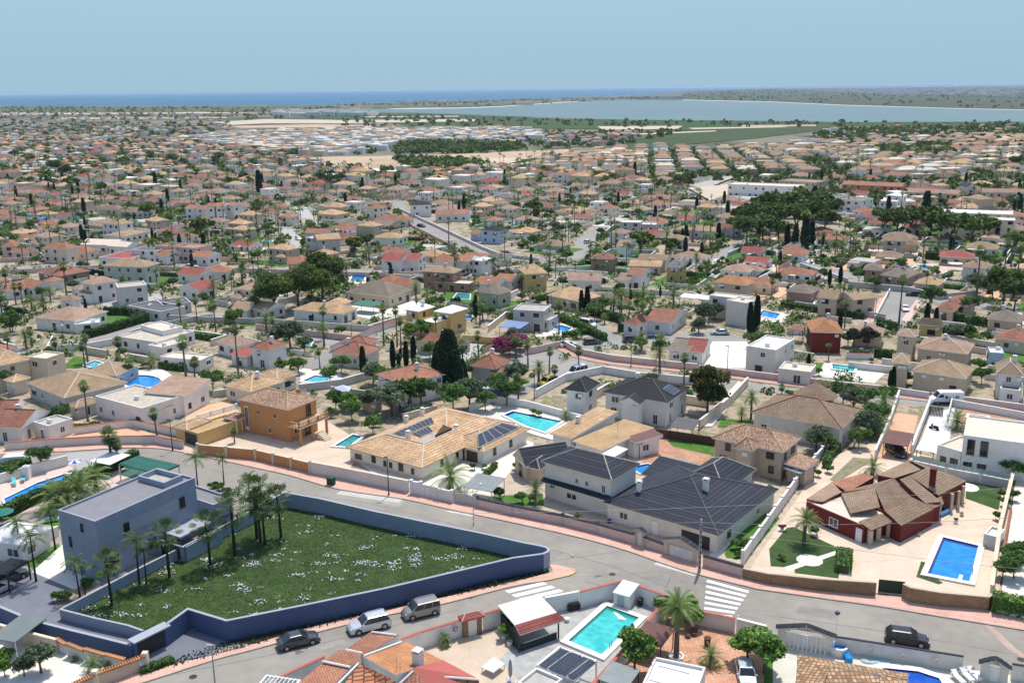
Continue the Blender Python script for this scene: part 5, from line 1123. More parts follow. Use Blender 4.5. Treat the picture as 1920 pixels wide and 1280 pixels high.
for i in range(8):
    s = (i+.5)/8; hh = 1.45+.35*math.sin(math.pi*s); m = MB(); m.obox(a+u_*(LL*i/8)-n_*.04, u_, n_, LL/8*.95, .08, .1, hh, PL['grey']); m.build('gate_panel', g2)
canopy('grey carport roof on white posts right of the date palm', 868, 912, 922, 922, 4.6, 2.4, RF['metal'], post=WHITE, slope=.5)
flora('date2', 846, 921, 0, 1.35, 'feathery date palm behind the white gates')
for x, y, s in ((938, 935, 1.3), (915, 905, .8), (890, 880, .8), (905, 880, .7)): flora('round', x, y, 0, s)
hedge([900, 905, 912, 893, 930, 875], .9, .6, 'low hedge beside the grey carport')

# ------------------------------------------------------------------ dark slate house
wall([895, 951, 960, 965, 1055, 984, 1120, 1000, 1190, 1020], 1.6, PL['pink'], 'long pink beige wall with dark tile coping below the slate house', cop=RF['slate'], copw=.55, coph=.16, pil=5.5, pilmat=PL['grey'])
gt = thing('entrance_gate', 'small gabled pedestrian gate with slate cap by the street', 'gate', P(1196, 1021)); a, b = P(1190, 1020), P(1205, 1025)
u_ = (b-a).normalized(); n_ = Vector((-u_.y, u_.x, 0)); m = MB(); m.obox(a-n_*.2, u_, n_, .4, .4, 0, 2.2, PL['beige']); m.obox(a+u_*1.2-n_*.2, u_, n_, .4, .4, 0, 2.2, PL['beige']); m.build('pillar', gt); m = MB(); m.obox(a+u_*.4-n_*.05, u_, n_, .8, .1, .05, 2.0, PL['white']); m.build('door', gt)
m = MB(); roof_geo(m, [], a-u_*.15-n_*.4, u_, n_, 1.9, .8, 2.3, 'G', .4, RF['slate'], PL['beige'], PL['beige']); m.build('roof', gt)
wall([1206, 1025, 1245, 1036], [1.7, 1.4], PL['pink'], 'short pink wall between the small gate and the garage arch', cop=RF['slate'], copw=.55, coph=.16)
gt = thing('entrance_gate', 'white garage gate under a slate gabled arch by the pole', 'gate', P(1280, 1045)); a, b = P(1246, 1037), P(1308, 1056); u_ = (b-a).normalized(); n_ = Vector((-u_.y, u_.x, 0)); LL = (b-a).length
for s in (0, LL-.6): m = MB(); m.obox(a+u_*s-n_*.3, u_, n_, .6, .6, 0, 1.9, PL['beige']); m.build('pillar', gt)
for i in range(10): m = MB(); m.obox(a+u_*(.6+(LL-1.2)*i/10)-n_*.05, u_, n_, (LL-1.2)/10*.94, .1, .05, 1.55, PL['white']); m.build('gate_panel', gt)
m = MB()
for i in range(8): s0 = i/8; z0 = 1.65+.38*math.sin(math.pi*(i+.5)/8); m.obox(a+u_*(.6+(LL-1.2)*s0)-n_*.15, u_, n_, (LL-1.2)/8, .3, z0, 2.2, PL['beige'], bottom=True)
m.build('arch', gt); m = MB(); roof_geo(m, [], a-u_*.2-n_*.55, u_, n_, LL+.4, 1.1, 2.15, 'G', .85, RF['slate'], PL['beige'], PL['beige']); m.build('roof', gt)
wall([1318, 1061, 1392, 1082], 1.6, PL['pink'], 'pink wall with dark coping right of the utility pole', cop=RF['slate'], copw=.55, coph=.16)
sh_ = thing('house', 'large cream house with dark slate roofs above the junction', 'house', P(1200, 985)); SL = RF['slate']; CW = PL['offwhite']
wing(sh_, (1014, 864, 1147, 900, (1189, 866), 5.9, 'h', 1.7, {'win': [('F', .30, 3.9, .0, .0, 'window:w')][:0]+[('F', .50, 3.75, .55, .75, 'window:w'), ('F', .65, 3.75, .55, .8, 'window:w'), ('F', .90, 3.3, .6, 1.3, 'window:w'), ('F', .42, 1.0, 1.9, .9, 'window:w'), ('F', .12, 1.9, .8, .6, 'window:w')]}), SL, CW, fas=PL['cream'])
p0 = P(1012, 900, 3.0); p1 = P(1140, 938, 3.0); p0.z = p1.z = 0; u_ = (p1-p0).normalized(); n_ = Vector((-u_.y, u_.x, 0)); m = MB(); Lq = (p1-p0).length
q0, q1 = p0, p0+u_*Lq; m.face([Vector((q0.x, q0.y, 2.9)), Vector((q1.x, q1.y, 2.9)), Vector((*(q1+n_*1.0)[:2], 3.3)), Vector((*(q0+n_*1.0)[:2], 3.3))], SL); m.face([Vector((*(q0+n_*1.0)[:2], 2.78)), Vector((*(q1+n_*1.0)[:2], 2.78)), Vector((q1.x, q1.y, 2.78)), Vector((q0.x, q0.y, 2.78))], CW); m.face([Vector((q0.x, q0.y, 2.78)), Vector((q1.x, q1.y, 2.78)), Vector((q1.x, q1.y, 2.9)), Vector((q0.x, q0.y, 2.9))], CW); m.build('canopy_roof', sh_)
mo = wing(sh_, (1131, 941, 1347, 1004, (1430, 909), 2.8, 'h', 3.1, {'cap': RF['darkflat'], 'win': [('F', .16, .9, 1.4, 1., 'window:w'), ('F', .46, .05, .9, 1.9, 'door:w'), ('F', .82, .05, 4.2, 1.9, 'garage_door:k'), ('R', .2, .9, 1., 1., 'window:k'), ('R', .7, .9, 1., 1., 'window:w')]}), SL, CW, fas=PL['cream'])
o, u, n, L, D = mo
wing_w(sh_, o+u*(L*.30)+n*(D*.62), u, L*.42, D*.55, 3.6, 'h', 2.3, SL, CW, {'win': []})
wing_w(sh_, o+u*(-1)+n*(D*.62), u, L*.40, D*.3, 2.9, 's', 1.2, SL, CW, {'win': []})
chimney(sh_, o+u*(L*.20)+n*(D*.20), 5.6, 3.0, .6); chimney(sh_, o+u*(L*.66)+n*(D*.42), 6.6, 4.4, .7)
m = MB(); m.obox(o+u*(-1.2)+n*(D*.93), u, n, L*.52, 1.6, 3.4, 3.52, RF['metal'], bottom=True); m.build('awning', sh_)
hs2, oo2 = house('low dark slate gable house left of the cream slate house', 'slate', 'beige', [(961, 852, 985, 874, (1046, 838), 2.8, 'G', 2.0, {'win': [('F', .5, .3, 1.2, 1.8, 'window:d')], 'ov': .3}), (985, 874, 1012, 880, (1062, 846), 2.6, 'h', 1.0, {'win': []})])
sheet('patio', [900, 955, 1250, 1040, 1390, 1080, 1420, 1050, 1500, 930, 1400, 880, 1020, 830, 960, 880], plain('warm_paving', (.55, .45, .34), var=.2, scale=.8), None)
sheet('lawn', [920, 930, 1018, 925, 1020, 948, 960, 950], LAWN, None); sheet('lawn', [1392, 975, 1422, 962, 1452, 962, 1462, 972, 1448, 990, 1400, 1050, 1362, 1046, 1358, 1038], LAWN, None)
sheet('path', [1410, 940, 1450, 935, 1418, 962, 1345, 1048, 1330, 1042], SANDW, None)
wall([1392, 1058, 1440, 990, 1500, 905, 1541, 858], 1.9, PL['white'], 'long white wall between the slate house garden and red house', cop=WHITE, copw=.3, pil=4)
flora('date4', 1004, 948, 0, .62, 'stout palm in front of the cream slate house', rz=1.)
for x, y, k, s in ((980, 945, 'round', 1.1), (993, 942, 'round', .9), (1082, 968, 'yuc', .7), (1388, 1030, 'bush', 1.2), (1398, 1026, 'round', .9), (1384, 1045, 'bush', .6), (1425, 935, 'bush', 1.3), (1440, 925, 'bush', 1.), (972, 880, 'bush', 1.)): flora(k, x, y, 0, s)
pot(1425, 990, 'white tiered bowl planter on the small lawn', s=.5, sc=.35); pot(1142, 980, 'round blue planter behind the pink wall', mat=plain('planter_blue', (.03, .07, .3)), s=.6, sc=.1)
pool([1182, 878, 1214, 872, 1275, 883, 1262, 893, 1200, 890], 'blue', 'blue pool strip with a navy tile band behind the slate roof', cop=.3)
# ================================================================== bottom houses
sheet('patio', [640, 1260, 745, 1205, 870, 1183, 905, 1193, 1000, 1160, 1030, 1330, 600, 1330], SAND, None)
sheet('patio', [1000, 1158, 1090, 1122, 1170, 1100, 1246, 1125, 1090, 1330, 1030, 1330, 935, 1240], CONCP, None)
sheet('patio', [1248, 1125, 1295, 1152, 1440, 1190, 1448, 1330, 1080, 1330], TERP, None)
sheet('patio', [1449, 1206, 1560, 1222, 1930, 1270, 1930, 1330, 1449, 1330], plain('pale_concrete', (.60, .58, .50), var=.12, scale=.5), None)
sheet('lawn', [1436, 1180, 1448, 1182, 1449, 1330, 1430, 1330], LAWN, None)
RC = plain('red_coping', (.45, .12, .09), var=.1)
def wtop(l, h, lab, mat='white', cop=RC, **k): return wall(l, h, PL[mat], lab, top=True, cop=cop, coph=.07, **k)
wtop([520, 1270, 605, 1230, 608, 1228], 2.1, 'white wall with red coping below the dark saloon')
wtop([752, 1197, 786, 1184], 2.1, 'short white wall with red coping beside the orange roofs'); wtop([788, 1184, 873, 1158], 2.1, 'white wall with red coping and round wall ornament')
wtop([906, 1150, 945, 1138], 2.1, 'white wall with red coping between stone gate and pavilion')
wtop([1022, 1119, 1086, 1107], 2.2, 'white wall with a low coping beside the pavilion', cop=WHITE); wtop([1088, 1108, 1168, 1087], 2.2, 'white wall with red coping beside the white shed'); wtop([1172, 1088, 1249, 1115], 2.2, 'white wall with red coping behind the black bin')
wtop([1249, 1117, 1215, 1164, 1098, 1296], 2.1, 'long white party wall with red coping beside the pool', cop=RC, copw=.4)
wtop([1252, 1117, 1310, 1144, 1379, 1158], 1.9, 'grey white wall below the right crossing', 'offwhite', cop=RC); wtop([1382, 1158, 1437, 1172], 2.1, 'smooth white garage wall below the right crossing', 'white', cop=WHITE)
gt = thing('gatehouse', 'stone gateway with white door under a small red hipped roof', 'gate', P(888, 1190)); a, b = P(870, 1196), P(904, 1187); u, n = (b-a).normalized(), None; n = Vector((-u.y, u.x, 0)); L = (b-a).length
for s in (0, L-.55): m = MB(); m.obox(a+u*s, u, n, .55, .5, 0, 2.2, PL['stone']); m.build('pillar', gt)
m = MB(); m.obox(a+u*.57+n*.1, u, n, L-1.14, .1, .05, 2.15, PL['white']); m.build('door', gt); m = MB(); cp_ = []; roof_geo(m, cp_, a-u*.3-n*.3, u, n, L+.6, 1.3, 2.35, 'h', .45, RF['red'], RC, RC); R = m.build('roof', gt)
m = MB(); [m.tube(x, y, .07, PL['pink'], 5) for x, y in cp_]; m.build('ridge_tiles', R)
m = thing('wall_ornament', 'round dark ornament hung on the white wall near the stone gateway', 'ornament', P(853, 1200)); q = P(853, 1175, 1.45); q += Vector((.05, -.35, 0)); e = MB(); e.tube(q, q+Vector((.04, -.05, 0)), .34, plain('ornament_mauve', (.22, .14, .18), var=.2), 16); e.build('disc', m); e = MB(); e.tube(q+Vector((.04, -.05, 0)), q+Vector((.07, -.09, 0)), .2, PL['grey'], 12); e.build('centre', m)
pot(834, 1211, 'green yucca in a white pot before the white wall', s=.7, sc=1.0); pot(945, 1198, 'tall leafy plant in a white pot by the pavilion', 'lime', .6, sc=.35); pot(956, 1210, 'bright green bush in a white pot beside the pavilion corner', 'round', .7, sc=.65)
# orange roofed house
bh = thing('house', 'white house with stepped orange tile roofs at the bottom', 'house', P(740, 1290)); OT = RF['terra']; PW = PL['white']
def slab(px, z, mat, par, nm='roof', th=.14, fas=None, wal=None, zb=0):
    """sloping roof polygon from pixel corners with their heights"""
    v = [P(x, y, h) for (x, y), h in zip(px, z)]; n_ = (v[1]-v[0]).cross(v[2]-v[0])
    if n_.z < 0: v = v[::-1]
    m = MB(); m.face(v, mat); k = Vector((0, 0, th)); N = len(v)
    for i in range(N): a, b = v[i], v[(i+1) % N]; m.face([a-k, b-k, b, a], fas or PW)
    o = m.build(nm, par)
    if wal:
        c = sum(v, Vector())/N; w = [p.lerp(c, .03) for p in v]; m = MB()
        for i in range(N): a, b = w[i], w[(i+1) % N]; m.face([(a.x, a.y, zb), (b.x, b.y, zb), (b.x, b.y, b.z-th), (a.x, a.y, a.z-th)], wal)
        m.build('wall', par)
    return v
slab([(649, 1217), (697, 1182), (749, 1189), (682, 1227)], [2.6, 2.6, 3.1, 3.3], OT, bh, wal=PW)
slab([(605, 1238), (637, 1217), (677, 1224), (672, 1240), (655, 1250)], [2.9, 2.9, 3.5, 3.6, 3.5], OT, bh, wal=PW)
slab([(562, 1277), (607, 1240), (657, 1250), (610, 1300), (575, 1310)], [2.8, 2.8, 3.4, 3.4, 2.9], OT, bh, wal=PW)
slab([(680, 1229), (762, 1202), (830, 1237), (742, 1264)], [3.9, 3.1, 3.1, 4.4], RF['orange'], bh, wal=PW)
slab([(778, 1250), (830, 1236), (898, 1272), (900, 1290), (800, 1300), (775, 1262)], [4.2, 3.1, 3.0, 2.6, 2.8, 3.9], plain('painted_red_roof', (.48, .13, .11), var=.12), bh, wal=PW)
slab([(640, 1290), (673, 1242), (742, 1276), (745, 1310)], [3.2, 3.9, 4.0, 3.0], tiles('barrel_rows', (.48, .18, .09), (.60, .30, .17), bw=.5, rh=1.1, mortar=.09, mort=.35), bh, wal=PW)
slab([(745, 1300), (775, 1257), (794, 1268), (794, 1310)], [3.2, 4.2, 4.0, 3.4], OT, bh, wal=PW); slab([(799, 1300), (802, 1266), (897, 1272), (900, 1300)], [2.7, 3.3, 3.2, 2.6], tiles('barrel_rows', (.48, .18, .09), (.60, .30, .17), bw=.5, rh=1.1, mortar=.09, mort=.35), bh, wal=PW)
for px, z in (([(649, 1217), (680, 1224)], (2.95, 3.5)), ([(605, 1239), (657, 1250)], (3.0, 3.6)), ([(697, 1184), (743, 1190)], (2.8, 3.2)), ([(682, 1229), (752, 1203)], (4.0, 3.3)), ([(625, 1290), (672, 1243)], (3.3, 4.)), ([(745, 1285), (775, 1257)], (3.4, 4.3)), ([(800, 1266), (898, 1273)], (3.4, 3.3))):
    a, b = P(*px[0], z[0]), P(*px[1], z[1]); m = MB(); m.tube(a, b, .13, PW, 6); m.build('ridge_mortar', bh)
c0 = P(784, 1245, 3.6); c0.z = 0; chimney(bh, c0, 5.2, 3.2, .85); c0 = P(745, 1258, 4.0)
m = MB(); m.tube(c0, c0+Vector((0, 0, 1.6)), .03, METAL, 5); m.tube(c0+Vector((.3, 0, 0)), c0+Vector((.3, 0, 1.)), .03, METAL, 5); m.tube(c0+Vector((-.3, 0, 1.5)), c0+Vector((.3, 0, 1.5)), .02, METAL, 4); m.build('aerial', bh)
pg = pergola('white framed glazed pergola in the bottom left of the orange roofs', [Vector((*P(478, 1290, 2.6)[:2], 0)), Vector((*P(545, 1300, 2.6)[:2], 0)), Vector((*P(565, 1275, 2.6)[:2], 0))], 2.5, 9, mat=WHITE, slat=.08, dirn=1)
# pavilion
pv = thing('pavilion', 'garden pavilion with pale sheet roof and red tile front', 'pavilion', P(990, 1210))
v = slab([(933, 1134), (1010, 1112), (1045, 1148), (966, 1172)], [2.75]*4, plain('pale_corrugated', (.66, .65, .58), var=.12, scale=2), pv); slab([(966, 1171), (1045, 1147), (1061, 1161), (975, 1189)], [2.8, 2.8, 2.2, 2.2], RF['red'], pv)
g = [P(940, 1145, 2.5), P(1012, 1124, 2.5), P(1047, 1160, 2.5), P(973, 1185, 2.5)]
for p in g: m = MB(); m.box(p.x-.09, p.x+.09, p.y-.09, p.y+.09, 0, 2.5 if p is not g[3] and p is not g[2] else 2.15, DARKM); m.build('post', pv)
for a, b in ((g[0], g[3]), (g[0], g[1])): m = MB(); m.face([(a.x, a.y, 0), (b.x, b.y, 0), (b.x, b.y, 2.1), (a.x, a.y, 2.1)], plain('dark_screen', (.03, .04, .04), var=.2)); m.build('screen', pv)
a, b = g[3], g[2]; m = MB(); d = (b-a).normalized(); nn = Vector((-d.y, d.x, 0)); m.obox(a+d*.2, d, nn, (b-a).length-.4, .08, 0, .9, plain('dark_screen', (.03, .04, .04), var=.2)); m.build('counter', pv); m = MB(); m.tube((*(a+d*.6)[:2], 1.0), (*(b-d*.3)[:2], 1.0), .04, WHITE, 5); m.build('rail', pv)
for i in range(4): q = g[3].lerp(g[0], .2+.2*i); occ(q.x, q.y)
# shed
w_ = [P(1151, 1109, 1.9), P(1179, 1117, 1.9), P(1195, 1099, 1.9)]; sd_ = thing('garden_shed', 'white garden shed in the wall corner above the cyan pool', 'shed', P(1178, 1140)); u = (w_[1]-w_[0]); u.z = 0; Ls = u.length; u.normalize(); n = Vector((-u.y, u.x, 0)); D_ = abs((w_[2]-w_[1]).dot(n))
a = Vector((w_[0].x, w_[0].y, 0)); m = MB(); m.obox(a, u, n, Ls, D_, 0, 1.85, PW); m.build('wall', sd_); m = MB(); roof_geo(m, [], a-u*.1-n*.1, u, n, Ls+.2, D_+.2, 1.9, 's', .35, WHITE, PW, WHITE); m.build('roof', sd_)
m = MB(); m.obox(a+u*(Ls*.25)-n*.04, u, n, .9, .05, .1, 1.7, PL['grey']); m.build('door', sd_)
def bin_(x, y, lab, mat, r_=.33, h=.85): p = P(x, y); r = thing('bin', lab, 'bin', p); m = MB(); m.lathe(p, [(r_*.85, 0), (r_, h), (0, h)], mat, 12); m.build('body', r); m = MB(); m.lathe(p+Vector((0, 0, h)), [(r_*1.1, 0), (r_*1.1, .08), (0, .14)], mat, 12); m.build('lid', r)
bin_(1200, 1135, 'black round bin beside the white shed', BLK); bin_(1063, 1165, 'small white round tub beside the pavilion front', WHITE, .3, .4); bin_(1326, 1211, 'dark wooden barrel on the terracotta paving', WOODD, .38, 1.0)
bq = thing('barbecue', 'black barbecue trough against the white wall behind the pavilion', 'barbecue', P(1072, 1143)); a = P(1066, 1147); m = MB(); m.obox(a, Vector((.95, .3, 0)), Vector((-.3, .95, 0)), 1.5, .6, .1, .8, BLK); m.build('body', bq); m = MB(); m.obox(a+Vector((.1, .1, 0)), Vector((.95, .3, 0)), Vector((-.3, .95, 0)), 1.3, .35, .81, .95, plain('coals', (.18, .10, .08), var=.4)); m.build('grill', bq)
def statue(x, y, lab, mat, s=1.): p = P(x, y); r = thing('statue', lab, 'statue', p); m = MB(); m.lathe(p, [(.22*s, 0), (.22*s, .25), (.12, .3), (.14, .7*s), (.19*s, 1.0*s), (.17*s, 1.25*s), (.07, 1.36*s), (.1, 1.5*s), (0, 1.62*s)], mat, 10); m.build('figure', r, smooth=True); return r
statue(1134, 1124, 'cream garden statue against the wall by the shed', PL['cream']); statue(1145, 1118, 'small green fountain figure beside the cream statue', LEAF['olive'][1], .8); statue(1384, 1160+4, 'white ornament on the wall post by the crossing', WHITE, .5)
pool([1066, 1204, 1138, 1139, 1198, 1161, 1128, 1230], 'cyan', 'cyan rectangular pool with broad white coping at the bottom', cop=.75, band='TILEG', steps=[((1150, 1146), (1158, 1149), (1176, 1162), (1160, 1160))])
pl = pergola('white framed solar water heating pergola below the cyan pool', [Vector((*P(1005, 1247, 2.2)[:2], 0)), Vector((*P(1078, 1276, 2.2)[:2], 0)), Vector((*P(1124, 1240, 2.2)[:2], 0))], 2.1, 4, mat=WHITE, slat=.12, dirn=1, deck=None, name='solar_pergola', sname='rafter')
A0, A1, A2 = P(1005, 1247, 2.45), P(1078, 1276, 2.45), P(1124, 1240, 2.45); A3 = A0+(A2-A1)
for i in range(3):
    for j in range(10):
        e = lambda s, t: A0.lerp(A1, s).lerp(A3.lerp(A2, s), t); s0, s1 = (0.03, .27, .77)[i], (.25, .75, .97)[i]; t0, t1 = .05+.09*j, .05+.09*j+.075; m = MB(); k = Vector((0, 0, .04)); v = [e(s0, t0), e(s1, t0), e(s1, t1), e(s0, t1)]; m.face([p+k for p in v], SOLARM); m.face([v[0], v[1], v[1]+k, v[0]+k], DARKM); m.build('solar_panel', pl)
house('small flat roofed outhouse with white parapet beside the solar pergola', 'concrete', 'white', [(970, 1278, 1020, 1300, (1048, 1268), 2.4, 'f', 0, {'win': []})], name='outhouse')
tb = thing('table', 'square white glass topped table on the beige patio', 'table', P(925, 1258)); c4_ = [P(902, 1249, .75), P(925, 1260, .75), P(947, 1243, .75), P(926, 1231, .75)]
e = lambda s, t: c4_[0].lerp(c4_[1], s).lerp(c4_[3].lerp(c4_[2], s), t)
for t0, t1 in ((0, .49), (.51, 1)): m = MB(); k = Vector((0, 0, .05)); v = [e(0, t0), e(1, t0), e(1, t1), e(0, t1)]; m.face(v, plain('pale_glass_top', (.70, .76, .75), var=.03, rough=.2)); [m.face([v[i]-k, v[(i+1) % 4]-k, v[(i+1) % 4], v[i]], WHITE) for i in range(4)]; m.build('top_panel', tb)
for s in (.04, .96):
    for t in (.04, .96): p = e(s, t); m = MB(); m.tube((p.x, p.y, 0), (p.x, p.y, .7), .04, METAL, 5); m.build('leg', tb)
parasol(957, 1276, 'closed grey parasol on a square base by the table', plain('grey_cover', (.28, .28, .30), var=.06), closed=True)
# palm court
flora('date6', 1268, 1232, 0, .98, 'tall feathery date palm by the right crossing', var=0, jit=False)
pb = thing('planter', 'octagonal white planter at the foot of the tall date palm', 'planter', P(1268, 1233)); p = P(1268, 1232); m = MB(); m.lathe(p, [(.9, 0), (.9, .3), (.7, .3), (.7, .1), (0, .1)], PW, 8); m.build('rim', pb)
flora('lime', 1190, 1262, 0, 1.15, 'bright green bushy tree below the maroon awning'); flora('lime', 1298, 1180, 0, .62, 'lime green shrub behind the big date palm'); flora('lime', 1290, 1160, 0, .6); flora('tree', 1250, 1165, 0, .55)
t_ = flora('lime', 1402, 1236, 0, 1.1, 'spreading dense green tree over the pale blue car'); t_.scale = (1.2, 1.05, .8); flora('lime', 1432, 1262, 0, 1.0); flora('date2', 1332, 1245, 0, .62, 'small feathery palm beside the wooden barrel')
canopy('dark maroon shade awning beside the party wall', 1185, 1197, 1240, 1213, 4.0, 2.3, RF['maroon'], slope=.2); canopy('grey flat canopy at the bottom beside the party wall', 1120, 1272, 1175, 1290, 3.4, 2.2, RF['metal'], slope=.2)
house('low white house with flat roof at the bottom centre', 'white', 'white', [(1200, 1290, 1300, 1312, 6, 2.6, 'f', 0, {'win': []}), (1215, 1262+10, 1282, 1290, 3, 2.4, 'f', 0, {'win': []})], name='house')
for x, y, lab in ((1290, 1195, 'left of two round wicker chairs by the date palm'), (1301, 1192, 'right of two round wicker chairs by the date palm')):
    p = P(x, y); r = thing('chair', lab, 'chair', p, 'wicker chairs by the date palm'); m = MB(); m.lathe(p, [(.3, .4), (.32, .45), (0, .45)], WOODD, 10); m.build('seat', r); m = MB(); [m.tube(p+Vector((math.cos(a)*.32, math.sin(a)*.32, .45)), p+Vector((math.cos(a)*.38, math.sin(a)*.38, .95)), .03, WOODD, 4) for a in [.3*i for i in range(11)]]; m.build('backrest', r)
    for a in (0, 1.57, 3.14, 4.71): m = MB(); m.tube(p+Vector((math.cos(a)*.25, math.sin(a)*.25, 0)), p+Vector((math.cos(a)*.25, math.sin(a)*.25, .4)), .03, WOODD, 4); m.build('leg', r)
# bottom right villa with beige arch gate
wtop([1566, 1192, 1600, 1197, 1807, 1229], 1.9, 'long beige wall with small dark coping tiles at the lower right', 'beige' if False else 'offwhite', cop=RF['slate'], copw=.34)
wtop([1898, 1243, 1990, 1258], 1.9, 'beige wall right of the small arched doorway', 'offwhite', cop=RF['slate'], copw=.34)
def archgate(x0, y0, x1, y1, h, lab, dh, wid, shape='G', z2=.9, door='w'):
    a, b = P(x0, y0), P(x1, y1); u = (b-a).normalized(); n = Vector((-u.y, u.x, 0)); L = (b-a).length; g = thing('entrance_gate', lab, 'gate', a); m = MB(); s0 = (L-wid)/2
    m.obox(a-n*.2, u, n, s0, .4, 0, h, PL['offwhite']); m.obox(a+u*(L-s0)-n*.2, u, n, s0, .4, 0, h, PL['offwhite'])
    for i in range(10):
        z0 = dh*.72+dh*.28*math.sin(math.pi*(i+.5)/10); m.obox(a+u*(s0+wid*i/10)-n*.2, u, n, wid/10, .4, z0, h, PL['offwhite'], bottom=True)
    c = a+u*L/2; m.face([a-n*.2+Vector((0, 0, h)), b-n*.2+Vector((0, 0, h)), c-n*.2+Vector((0, 0, h+z2))], PL['offwhite']); m.face([b+n*.2+Vector((0, 0, h)), a+n*.2+Vector((0, 0, h)), c+n*.2+Vector((0, 0, h+z2))], PL['offwhite']); m.build('arch', g)
    k = max(4, int(wid/.45))
    for i in range(k): m = MB(); m.obox(a+u*(s0+wid*i/k)-n*.05, u, n, wid/k*.95, .1, .05, dh*.66, PL['white']); m.build('gate_panel', g)
    k = max(3, int(L/2/.5))
    for sgn in (0, 1):
        for i in range(k):
            t0, t1 = i/k, (i+.93)/k; A = (a if sgn == 0 else b); q0 = A.lerp(c, t0*1.0)-(c-A).normalized()*.25; q1 = A.lerp(c, t1)-(c-A).normalized()*.25*(1-t1); z0, z1 = h+z2*t0+.05, h+z2*t1+.05
            m = MB(); v = [q0-n*.5+Vector((0, 0, z0-.18)), q1-n*.5+Vector((0, 0, z1-.18)), q1+Vector((0, 0, z1+.08)), q0+Vector((0, 0, z0+.08))]; m.face(v if sgn == 0 else v[::-1], RF['slate']); v = [q0+n*.5+Vector((0, 0, z0-.18)), q1+n*.5+Vector((0, 0, z1-.18)), q1+Vector((0, 0, z1+.08)), q0+Vector((0, 0, z0+.08))]; m.face(v[::-1] if sgn == 0 else v, RF['slate']); m.build('cap_tile', g)
    occline(a, b, 2); return g
archgate(1457, 1207, 1562, 1225, 2.3, 'beige gable arch with white garage gate at the lower right', 2.6, 4.2, z2=.75)
archgate(1836, 1272, 1888, 1283, 2.1, 'small beige gable doorway with arched white door', 2.6, 1.1, z2=.8)
bt = thing('house', 'house with mottled barrel tile roof at the bottom right', 'house', P(1580, 1290)); BT = tiles('mottled_barrel', (.68, .47, .28), (.33, .15, .08), bw=.46, rh=.46, mortar=.07, mort=.3, patch=.4, off=0)
slab([(1495, 1226), (1556, 1247), (1530, 1320), (1492, 1320)], [2.9, 3.7, 3.7, 2.9], BT, bt, wal=PL['cream']); slab([(1495, 1226), (1705, 1262), (1700, 1272), (1556, 1247)], [2.9, 2.6, 3.2, 3.7], BT, bt); slab([(1556, 1247), (1648, 1266), (1650, 1320), (1525, 1320)], [3.7, 3.4, 2.6, 2.6], BT, bt, wal=PL['cream']); slab([(1650, 1266), (1702, 1263), (1706, 1320), (1648, 1320)], [3.3, 3.2, 2.6, 2.8], BT, bt, wal=PL['cream'])
ft = thing('fountain', 'curved white fountain basin with blue water by the garage gate', 'fountain', P(1575, 1235)); m = MB(); c0 = P(1572, 1225); m.lathe(c0, [(.95, 0), (.95, 1.0), (.75, 1.05), (.75, .95)], PW, 16); m.build('basin', ft); m = MB(); m.lathe(c0, [(.76, .94), (0, .94)], WB['blue'], 16); m.build('water', ft); m = MB(); a = c0+Vector((.5, -2., 0)); m.box(a.x-.3, a.x+.35, a.y, a.y+1.9, 0, .7, WB['blue']); m.build('spillway', ft)
for x, y, l in ((1632, 1240, 'left of two inflatable lilos beyond the barrel tile roof'), (1655, 1243, 'right pale blue lilo beyond the barrel tile roof')): p = P(x, y); r = thing('lilo', l, 'inflatable', p); m = MB(); m.lathe(p, [(0, .05), (.7, .06), (.85, .15), (.7, .25), (0, .2)], plain('lilo_aqua', (.45, .60, .60), var=.2), 12); o = m.build('mattress', r); r.scale = (1.2, .7, 1)
pool([1610, 1263, 1660, 1256, 1720, 1262, 1760, 1275, 1775, 1300, 1640, 1300], 'deep', 'curved deep blue pool at the bottom right edge', cop=.9); bin_(1763, 1246, 'black sack by the beige wall at the lower right', BLK, .35, .45)
for i, (x, y) in enumerate(((1796, 1278), (1812, 1274), (1826, 1272))): lounger(x, y, 100, f'{["left","middle","right"][i]} white sun lounger by the small arched doorway', WHITE)
for x, y in ((1631, 1216), (1691, 1226), (1753, 1236), (1822, 1248), (1884, 1254)):
    p = P(x, y, 1.1); r = thing('wall_plaque', f'small carved wall plaque on the beige wall, {["first","second","third","fourth","fifth"][[1631,1691,1753,1822,1884].index(x)]} from the left', 'ornament', (p.x, p.y-.25, 0), 'plaques along the beige wall'); m = MB(); m.box(p.x-.2, p.x+.2, p.y-.4, p.y-.3, .9, 1.15, PL['beige']); m.box(p.x-.1, p.x+.1, p.y-.4, p.y-.3, 1.15, 1.35, PL['beige']); m.build('plaque', r)

# ================================================================== red house plot
sheet('patio', [1398, 1078, 1545, 860, 1640, 830, 1900, 895, 1870, 1135, 1700, 1118, 1640, 1112], SAND, None)
sw_ = thing('boundary_wall', 'brown stone street wall left of the dark green gate', 'wall', P(1520, 1098))
def stonewall(l, h, lab):
    r = wall(l, h, PL['stone'], lab, t=.35, cop=PL['beige'], coph=.1, copw=.42); return r
bpy.data.objects.remove(sw_); stonewall([1393, 1083, 1440, 1094, 1535, 1107, 1641, 1117], [1.4, 1.5, 1.7, 1.9], 'brown stone street wall left of the dark green gate'); stonewall([1692, 1120, 1705, 1128, 1760, 1136, 1850, 1143, 1857, 1138], [1.9, 2., 1.9, 1.8, 1.8], 'brown stone street wall curving right of the dark green gate')
gt = thing('garage_gate', 'dark green solid gate between the two stone walls', 'gate', P(1670, 1112)); a, b = P(1646, 1110), P(1695, 1115); u = (b-a).normalized(); n = Vector((-u.y, u.x, 0)); L = (b-a).length
